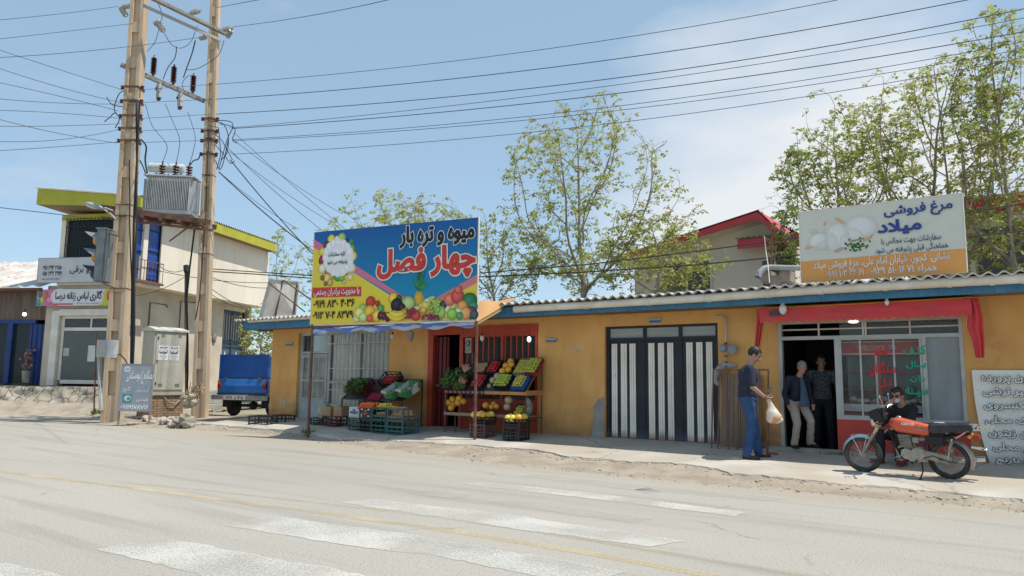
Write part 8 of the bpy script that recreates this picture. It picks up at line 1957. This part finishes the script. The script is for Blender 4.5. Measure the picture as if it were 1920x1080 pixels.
MB().ball(Pq(.068, 0, -.052), (.040, .052, .045), 14, 10, M=Matrix((f4, s4, u4)).transposed()).build('face_mask', mat('pale_mask', (.55, .60, .66), .7), b4, smooth=True)
MB().ball(V4['chest']+Vector((.10, .0, -.02)), (.03, .05, .12), 10, 8).build('pale_scarf', mat('pale_scarf_', (.42, .46, .52), .8), b4, smooth=True)
st4 = thing('stool', 'dark low stool under the seated man by the red riser', 'stool', q, R_(-118)); m = MB(); m.bb(-.30, .06, -.17, .17, .26, .30); m.build('seat', M['dark_grey'], st4)
for a in (-.27, .03):
    for b in (-.14, .14): MB().tube([(a, b, 0), (a, b, .26)], .014, 6).build('leg', M['dark_grey'], st4)
# ------------------------------------------------------------------ motorcycle, front towards the left of the photo
fw = gs(1620.5, 889); rw = gs(1783, 903); fw.z = rw.z = 0
bx_ = (rw-fw); WBL = bx_.length; print('wheelbase', WBL)
K = WBL/1.22
mt_ = thing('motorcycle', 'orange motorcycle with torn black seat on its side stand before the red riser', 'motorcycle', (rw.x, rw.y, gh(rw.x, rw.y)+.035), math.atan2(-bx_.y, -bx_.x))
mt_.scale = (K, K, K)
# local: +x is forward (photo left), y=0 centre plane, rear axle x=0, front axle x=1.22; camera side is +y
mt_.rotation_euler = (R_(-4), 0, mt_.rotation_euler[2])
AX, AZ = 1.22, .285
def wheel(x, name, R=.285, rr=.230):
    m = MB(); m.tube([(x+math.cos(a)*(R-.038), 0, AZ+math.sin(a)*(R-.038)) for a in [2*math.pi*i/48 for i in range(48)]], .040, 10, closed=True)
    for i in range(72): a = 2*math.pi*i/72; m.box((x+math.cos(a)*(R-.001), 0, AZ+math.sin(a)*(R-.001)), (.009, .055, .010), M=Matrix.Rotation(-a, 4, 'Y'))
    w_ = m.build(name, M['rubber'], mt_, smooth=True)
    m = MB(); m.tube([(x+math.cos(a)*rr, 0, AZ+math.sin(a)*rr) for a in [2*math.pi*i/48 for i in range(48)]], .016, 8, closed=True)
    for s in (-1, 1): m.tube([(x+math.cos(a)*(rr+.006), s*.022, AZ+math.sin(a)*(rr+.006)) for a in [2*math.pi*i/48 for i in range(48)]], .006, 6, closed=True)
    m.build('rim', M['chrome'], w_, smooth=True)
    m = MB()
    for i in range(36):
        a = 2*math.pi*i/36; s = 1 if i % 2 else -1; b = a+(.55 if (i//2) % 2 else -.55); m.tube([(x+math.cos(b)*.045, s*.028, AZ+math.sin(b)*.045), (x+math.cos(a)*rr, 0, AZ+math.sin(a)*rr)], .0022, 4, cap=False)
    m.build('spokes', M['insul'], w_)
    m = MB(); m.cone((x, -.07, AZ), (0, 1, 0), [(0, .02), (.02, .05), (.04, .075 if x < .5 else .06), (.10, .075 if x < .5 else .06), (.12, .05), (.14, .02)], 20); m.tube([(x, -.11, AZ), (x, .11, AZ)], .010, 8); m.build('hub', M['dull_metal'], w_, smooth=True)
wheel(0, 'rear_wheel'); wheel(AX, 'front_wheel')
MB().cone((0, .035, AZ), (0, 1, 0), [(0, .118), (.012, .12), (.03, .105), (.035, .05)], 26).build('brake_drum_cover', mat('dusty_brown_cover', (.26, .22, .18), .7, (.20, .17, .14), 9), mt_, smooth=True)
def fender(cx, R, a0, a1, w, name, mt, n=22):
    m = MB(); vs = []
    for i in range(n+1):
        a = a0+(a1-a0)*i/n
        for j in range(7): u = (j-3)/3; r = R-.055*u*u; vs.append((cx+math.cos(a)*r, w*u, AZ+math.sin(a)*r))
    m.add(vs, [(i*7+j, i*7+j+1, (i+1)*7+j+1, (i+1)*7+j) for i in range(n) for j in range(6)]); return m.build(name, mt, mt_, smooth=True, fixn=False)
fender(AX, .330, R_(12), R_(125), .066, 'front_mudguard', M['chrome'])
fender(0, .340, R_(70), R_(202), .07, 'rear_mudguard', M['dull_metal'])
# fork, rake ~27 degrees
st = Vector((.86, 0, .93)); fd = (Vector((AX, 0, AZ))-st); 
for s in (-1, 1):
    m = MB(); m.tube([st+Vector((0, s*.075, 0)), st+fd*.5+Vector((0, s*.075, 0))], .016, 10); m.build('fork_stanchion', M['chrome'], mt_, smooth=True)
    m = MB(); m.tube([st+fd*.46+Vector((0, s*.075, 0)), st+fd*.98+Vector((0, s*.075, 0))], [.024, .020], 10); m.build('fork_slider', M['dull_metal'], mt_, smooth=True)
    m = MB(); m.tube([(AX, s*.075, AZ), (AX-.10, s*.066, AZ+.33)], .006, 6); m.tube([(AX, s*.075, AZ), (AX+.15, s*.066, AZ+.31)], .006, 6); m.build('mudguard_stay', M['chrome'], mt_)
m = MB(); m.box(st+Vector((0, 0, .01)), (.06, .20, .03)); m.box(st+fd*.22, (.06, .19, .03)); m.build('fork_yoke', M['dark_grey'], mt_, bevel=.006)
# handlebar, mirrors, levers
m = MB()
for s in (-1, 1): m.tube([(st.x-.0, 0, st.z+.03), (st.x-.0, s*.10, st.z+.04), (st.x-.02, s*.17, st.z+.13), (st.x-.10, s*.36, st.z+.15)], .011, 8)
m.build('handlebar', M['chrome'], mt_, smooth=True)
for s in (-1, 1):
    m = MB(); m.tube([(st.x-.075, s*.28, st.z+.148), (st.x-.125, s*.40, st.z+.15)], .017, 8); m.build('grip', M['black'], mt_, smooth=True)
    m = MB(); m.tube([(st.x-.03, s*.20, st.z+.14), (st.x+.03, s*.24, st.z+.15), (st.x-.02, s*.38, st.z+.14)], .005, 6); m.build('lever', M['chrome'], mt_)
    m = MB(); m.tube([(st.x-.04, s*.22, st.z+.15), (st.x-.02, s*.25, st.z+.25), (st.x-.01, s*.27, st.z+.28)], .005, 6); m.ball((st.x-.01, s*.28, st.z+.30), (.014, .045, .03), 12, 8); m.build('mirror', M['chrome'], mt_, smooth=True)
# headlamp and clocks
m = MB(); m.cone((st.x+.04, 0, st.z-.10), (1, 0, .0), [(0, .05), (.02, .095), (.09, .115), (.13, .115)], 20); hl = m.build('headlamp', M['chrome'], mt_, smooth=True)
MB().cone((st.x+.17, 0, st.z-.10), (1, 0, 0), [(0, .110), (.02, .095), (.035, .05), (.04, .01)], 20).build('lamp_glass', mat('lamp_glass', (.62, .64, .62), .1), hl, smooth=True)
m = MB(); m.box((st.x+.10, 0, st.z-.02), (.20, .26, .22), M=Matrix.Rotation(R_(22), 4, 'Y')); m.build('headlamp_cowl', M['black'], mt_, bevel=.03)
m = MB(); m.box((st.x+.165, .0, st.z-.10), (.03, .20, .19), M=Matrix.Rotation(R_(16), 4, 'Y')); m.build('cowl_trim', M['white_paint'], mt_, bevel=.02)
for s in (-1, 1):
    m = MB(); m.cone((st.x+.02, s*.05, st.z+.05), (-.35, 0, 1), [(0, .03), (.01, .045), (.06, .045), (.065, .03)], 14); m.build('dial', M['black'], mt_, smooth=True)
    m = MB(); m.ball((st.x+.10, s*.15, st.z-.16), (.03, .03, .028), 10, 8); m.tube([(st.x+.08, s*.08, st.z-.15), (st.x+.10, s*.14, st.z-.16)], .008, 6); m.build('indicator', mat('amber_ind%d' % s, (.75, .30, .03), .25), mt_, smooth=True)
    m = MB(); m.ball((-.30, s*.13, .66), (.03, .03, .028), 10, 8); m.tube([(-.26, s*.06, .66), (-.30, s*.12, .66)], .008, 6); m.build('rear_indicator', mat('amber_rear%d' % s, (.75, .30, .03), .25), mt_, smooth=True)
# tank
def tank(u, v):
    t_ = u; a = v*2*math.pi; x = .80-.56*t_; zc = .80-.095*t_; hh = .125*(math.sin(min(1, (t_+.06)*3.2)*math.pi/2))*(1-.30*max(0, t_-.35)); ww = (.135-.045*t_)*(math.sin(min(1, (t_+.05)*3.6)*math.pi/2))
    e = .75; cx_, sx_ = math.cos(a), math.sin(a); y = math.copysign(abs(cx_)**e, cx_)*ww; z = math.copysign(abs(sx_)**e, sx_)*hh; 
    return (x, y, zc+z*(1 if z > 0 else .85))
m = MB(); m.grid(tank, 30, 28); m.poly([tank(1, k/28) for k in range(28)]); m.poly([tank(0, k/28) for k in range(28)][::-1]); tk = m.build('fuel_tank', M['bike_orange'], mt_, smooth=True, fixn=True)
m = MB(); m.cone((.66, 0, .885), (-.1, 0, 1), [(0, .04), (.02, .042), (.035, .03), (.04, .01)], 16); m.build('filler_cap', M['chrome'], tk, smooth=True)
m = MB(); lettering(m, 'CDI125', -.60, -.42, .80, .835, -.142, rtl=False, bold=.003)
for i, v in enumerate(m.v): m.v[i] = Vector((-v.x, -v.y-.0+(.006), v.z))
m.build('tank_lettering', M['txt_white'], tk, fixn=False)
m = MB(); m.poly([(.45, .128, .75), (.40, .125, .725), (.24, .110, .715), (.33, .118, .742)]); m.build('tank_flash', M['dull_metal'], tk, fixn=False)
# seat
def seat(u, v):
    x = .28-.66*u; a = v*2*math.pi; e = .6; w_ = .135+.015*math.sin(u*math.pi); zc = .750+.02*u+.03*math.sin(max(0, u-.45)/.55*math.pi*.6); h_ = .080+.014*math.sin(u*6); end = min(1, math.sin(min(1, max(.02, u)*8)*math.pi/2))*min(1, math.sqrt(max(.02, 1-max(0, (u-.88)/.12)**2)))
    c_, s_ = math.cos(a), math.sin(a); n_ = .006*noise.noise(Vector((x*14, c_*2, s_*3))); return (x, math.copysign(abs(c_)**e, c_)*(w_*end+n_), zc+math.copysign(abs(s_)**e, s_)*(h_*end+n_))
m = MB(); m.grid(seat, 44, 28); sea = m.build('seat', M['vinyl'], mt_, smooth=True)
m = MB(); m.grid(lambda u, v: (Vector(seat(.18+.22*u, .17+.08*v))+Vector((0, .004, .005))), 8, 6); m.build('seat_tape', M['silver'], sea, smooth=True, fixn=False)
# frame, engine, exhaust
m = MB()
m.tube([(.80, 0, .78), (.62, 0, .72), (.25, 0, .66), (-.12, 0, .66)], .018, 8); m.tube([(.82, 0, .70), (.74, 0, .50), (.66, 0, .27), (.55, 0, .22)], .017, 8); m.tube([(.28, 0, .66), (.26, 0, .45), (.24, 0, .28)], .017, 8)
for s in (-1, 1): m.tube([(.27, s*.09, .30), (.0, s*.11, AZ)], .016, 8); m.tube([(-.05, s*.10, .66), (-.30, s*.10, .69)], .010, 6); m.tube([(.25, s*.09, .62), (-.10, s*.10, .64)], .012, 6)
m.build('frame', M['black'], mt_, smooth=True)
for s in (-1, 1):
    m = MB(); m.tube([(-.0, s*.125, AZ+.04), (-.07, s*.125, .62)], .012, 8)
    m.build('shock_rod', M['chrome'], mt_, smooth=True); m = MB(); m.tube([(-.02, s*.125, AZ+.14), (-.066, s*.125, .58)], .024, 10); m.build('shock_cover', M['dull_metal'], mt_, smooth=True)
m = MB(); m.box((.47, 0, .36), (.36, .20, .17)); eg = m.build('engine_case', M['dull_metal'], mt_, bevel=.05)
m = MB(); m.cone((.40, .09, .345), (0, 1, 0), [(0, .115), (.03, .11), (.04, .09), (.045, .02)], 22); m.cone((.56, .09, .35), (0, 1, 0), [(0, .085), (.03, .08), (.038, .06), (.04, .01)], 20); m.build('side_cover', mat('cast_cover', (.40, .36, .31), .5, (.30, .27, .23), 9, metal=.3), eg, smooth=True)
m = MB()
for i in range(9): z = .455+i*.022; m.box((.555+.02*i*.25, 0, z), (.17, .17, .010))
m.box((.56, 0, .54), (.10, .11, .20)); m.build('cylinder_fins', M['dull_metal'], eg, bevel=0)
m = MB(); m.box((.44, 0, .56), (.09, .10, .09)); m.tube([(.42, 0, .57), (.30, 0, .58)], .03, 8); m.build('carburettor', M['dull_metal'], eg, bevel=.008)
m = MB(); m.box((.16, 0, .585), (.28, .21, .16)); m.build('side_panel', M['black'], mt_, bevel=.03)
m = MB(); m.prism([(.33, .10, .385), (.30, .10, .42), (.02, .10, .37), (-.06, .10, .34), (-.06, .10, .27), (.02, .10, .24), (.30, .10, .29)], (0, .035, 0)); m.build('chain_case', mat('dusty_chain_case', (.33, .29, .24), .7, (.24, .21, .17), 8), mt_, bevel=.01)
m = MB(); m.tube([(.64, -.05, .46), (.74, -.08, .40), (.70, -.11, .26), (.50, -.13, .22), (.1, -.15, .24), (.05, -.15, .25)], .02, 10); m.tube([(.08, -.15, .25), (-.45, -.16, .31)], [.036, .045], 14); m.build('exhaust', M['chrome'], mt_, smooth=True)
m = MB(); m.tube([(-.13, .145, .27), (-.02, .14, .275), (.20, .135, .35), (.33, .13, .30)], .010, 6); m.build('brake_rod', M['dark_grey'], mt_)
m = MB(); m.tube([(.36, .10, .24), (.33, .20, .12), (.37, .26, .0)], .011, 8); m.box((.37, .265, -.0), (.06, .04, .008)); m.build('side_stand', M['black'], mt_)
for s in (-1, 1):
    m = MB(); m.tube([(.42, s*.10, .26), (.42, s*.22, .26)], .014, 8); m.build('foot_peg', M['rubber'], mt_); 
    m = MB(); m.tube([(.12, s*.12, .30), (.05, s*.22, .31)], .012, 8); m.build('pillion_peg', M['rubber'], mt_)
m = MB(); m.tube([(.60, .13, .33), (.69, .16, .30), (.72, .17, .29)], .008, 6); m.build('gear_lever', M['chrome'], mt_)
# tail: lamp, rack, rails, plate
m = MB(); m.box((-.37, 0, .64), (.10, .12, .08)); m.build('tail_lamp', M['lamp_red'], mt_, bevel=.015)
m = MB()
for s in (-1, 1): m.tube([(.0, s*.13, .70), (-.22, s*.135, .80), (-.40, s*.10, .83)], .009, 6); m.tube([(-.12, s*.12, .63), (-.40, s*.10, .83)], .008, 6)
m.tube([(-.40, -.10, .83), (-.40, .10, .83)], .009, 6); m.tube([(-.30, -.11, .815), (-.30, .11, .815)], .007, 6); m.build('grab_rail', M['chrome'], mt_, smooth=True)
m = MB(); lettering(m, 'ZoMY', .33, .62, .755, .85, -.03, rtl=False, bold=.006)
for i, v in enumerate(m.v): m.v[i] = Vector((-v.x, .10+v.y+.03, v.z))
m.build('rack_lettering', M['chrome'], mt_, fixn=False)
m = MB(); m.tube([(-.30, 0, .50), (-.47, 0, .47)], [.03, .022], 10); m.ball((-.47, 0, .47), (.05, .05, .02), 10, 6); m.build('mudguard_tip', M['chrome'], mt_, smooth=True)
m = MB()
for k, pts in enumerate(([(.86, .08, 1.05), (.92, .12, .96), (.84, .10, .78), (.70, .05, .60)], [(.84, -.10, 1.06), (.95, -.04, .98), (.90, .02, .80), (1.12, .08, .38)])): m.tube(pts, .006, 5)
m.build('control_cable', M['black'], mt_)
# ------------------------------------------------------------------ camera, world, sun
cd = bpy.data.cameras.new('camera'); cam = bpy.data.objects.new('camera', cd); COL.objects.link(cam)
cam.matrix_world = Matrix((RR, UU, -VV)).transposed().to_4x4(); cam.location = O
cd.sensor_width = 36; cd.lens = FPX/1920*36; cd.clip_start = .05; cd.clip_end = 3000
scene.camera = cam
SUN = Vector((.41, .167, 1)).normalized()
sl = bpy.data.lights.new('sun', 'SUN'); sl.energy = 5.0; sl.angle = R_(.55); sl.color = (1, .955, .88)
so = bpy.data.objects.new('sun', sl); COL.objects.link(so); so.rotation_euler = SUN.to_track_quat('Z', 'Y').to_euler(); so.location = (0, 0, 30)
w = bpy.data.worlds.new('World'); scene.world = w; w.use_nodes = True; nt = w.node_tree; N = nt.nodes; L = nt.links
bg = N['Background']; sky = N.new('ShaderNodeTexSky'); sky.sky_type = 'NISHITA'; sky.sun_disc = False
sky.sun_elevation = math.asin(SUN.z); sky.sun_rotation = math.atan2(SUN.x, SUN.y); sky.dust_density = 1.6; sky.air_density = 1.0; sky.altitude = 1200
bg.inputs['Strength'].default_value = .15
tc = N.new('ShaderNodeTexCoord'); mp = N.new('ShaderNodeMapping'); L.new(tc.outputs['Generated'], mp.inputs[0]); mp.inputs['Scale'].default_value = (1, 1, 2.6)
n1 = N.new('ShaderNodeTexNoise'); n1.inputs['Scale'].default_value = 2.3; n1.inputs['Detail'].default_value = 7; n1.inputs['Roughness'].default_value = .52; L.new(mp.outputs[0], n1.inputs[0])
# cloud bank low in the sky towards the right of the view
dirn = ray(1480, 400).normalized()
dt = N.new('ShaderNodeVectorMath'); dt.operation = 'DOT_PRODUCT'; L.new(tc.outputs['Generated'], dt.inputs[0]); dt.inputs[1].default_value = dirn
mr = N.new('ShaderNodeMapRange'); mr.inputs[1].default_value = .95; mr.inputs[2].default_value = 1.0; mr.inputs[3].default_value = -.17; mr.inputs[4].default_value = .36; L.new(dt.outputs['Value'], mr.inputs[0])
ad = N.new('ShaderNodeMath'); ad.operation = 'ADD'; L.new(n1.outputs[0], ad.inputs[0]); L.new(mr.outputs[0], ad.inputs[1])
cr = N.new('ShaderNodeMapRange'); cr.inputs[1].default_value = .43; cr.inputs[2].default_value = .80; L.new(ad.outputs[0], cr.inputs[0]); cr.clamp = True
hz = N.new('ShaderNodeMix'); hz.data_type = 'RGBA'; hz.inputs[0].default_value = .42; L.new(sky.outputs[0], hz.inputs[6]); hz.inputs[7].default_value = (3.6, 5.2, 6.25, 1)
mx = N.new('ShaderNodeMix'); mx.data_type = 'RGBA'; L.new(cr.outputs[0], mx.inputs[0]); L.new(hz.outputs[2], mx.inputs[6]); mx.inputs[7].default_value = (5.5, 5.75, 6.0, 1)
L.new(mx.outputs[2], bg.inputs[0])
scene.view_settings.view_transform = 'Standard'; scene.view_settings.look = 'None'; scene.view_settings.exposure = 0; scene.view_settings.gamma = 1
scene.render.engine = 'CYCLES'; scene.cycles.max_bounces = 8; scene.cycles.transparent_max_bounces = 24
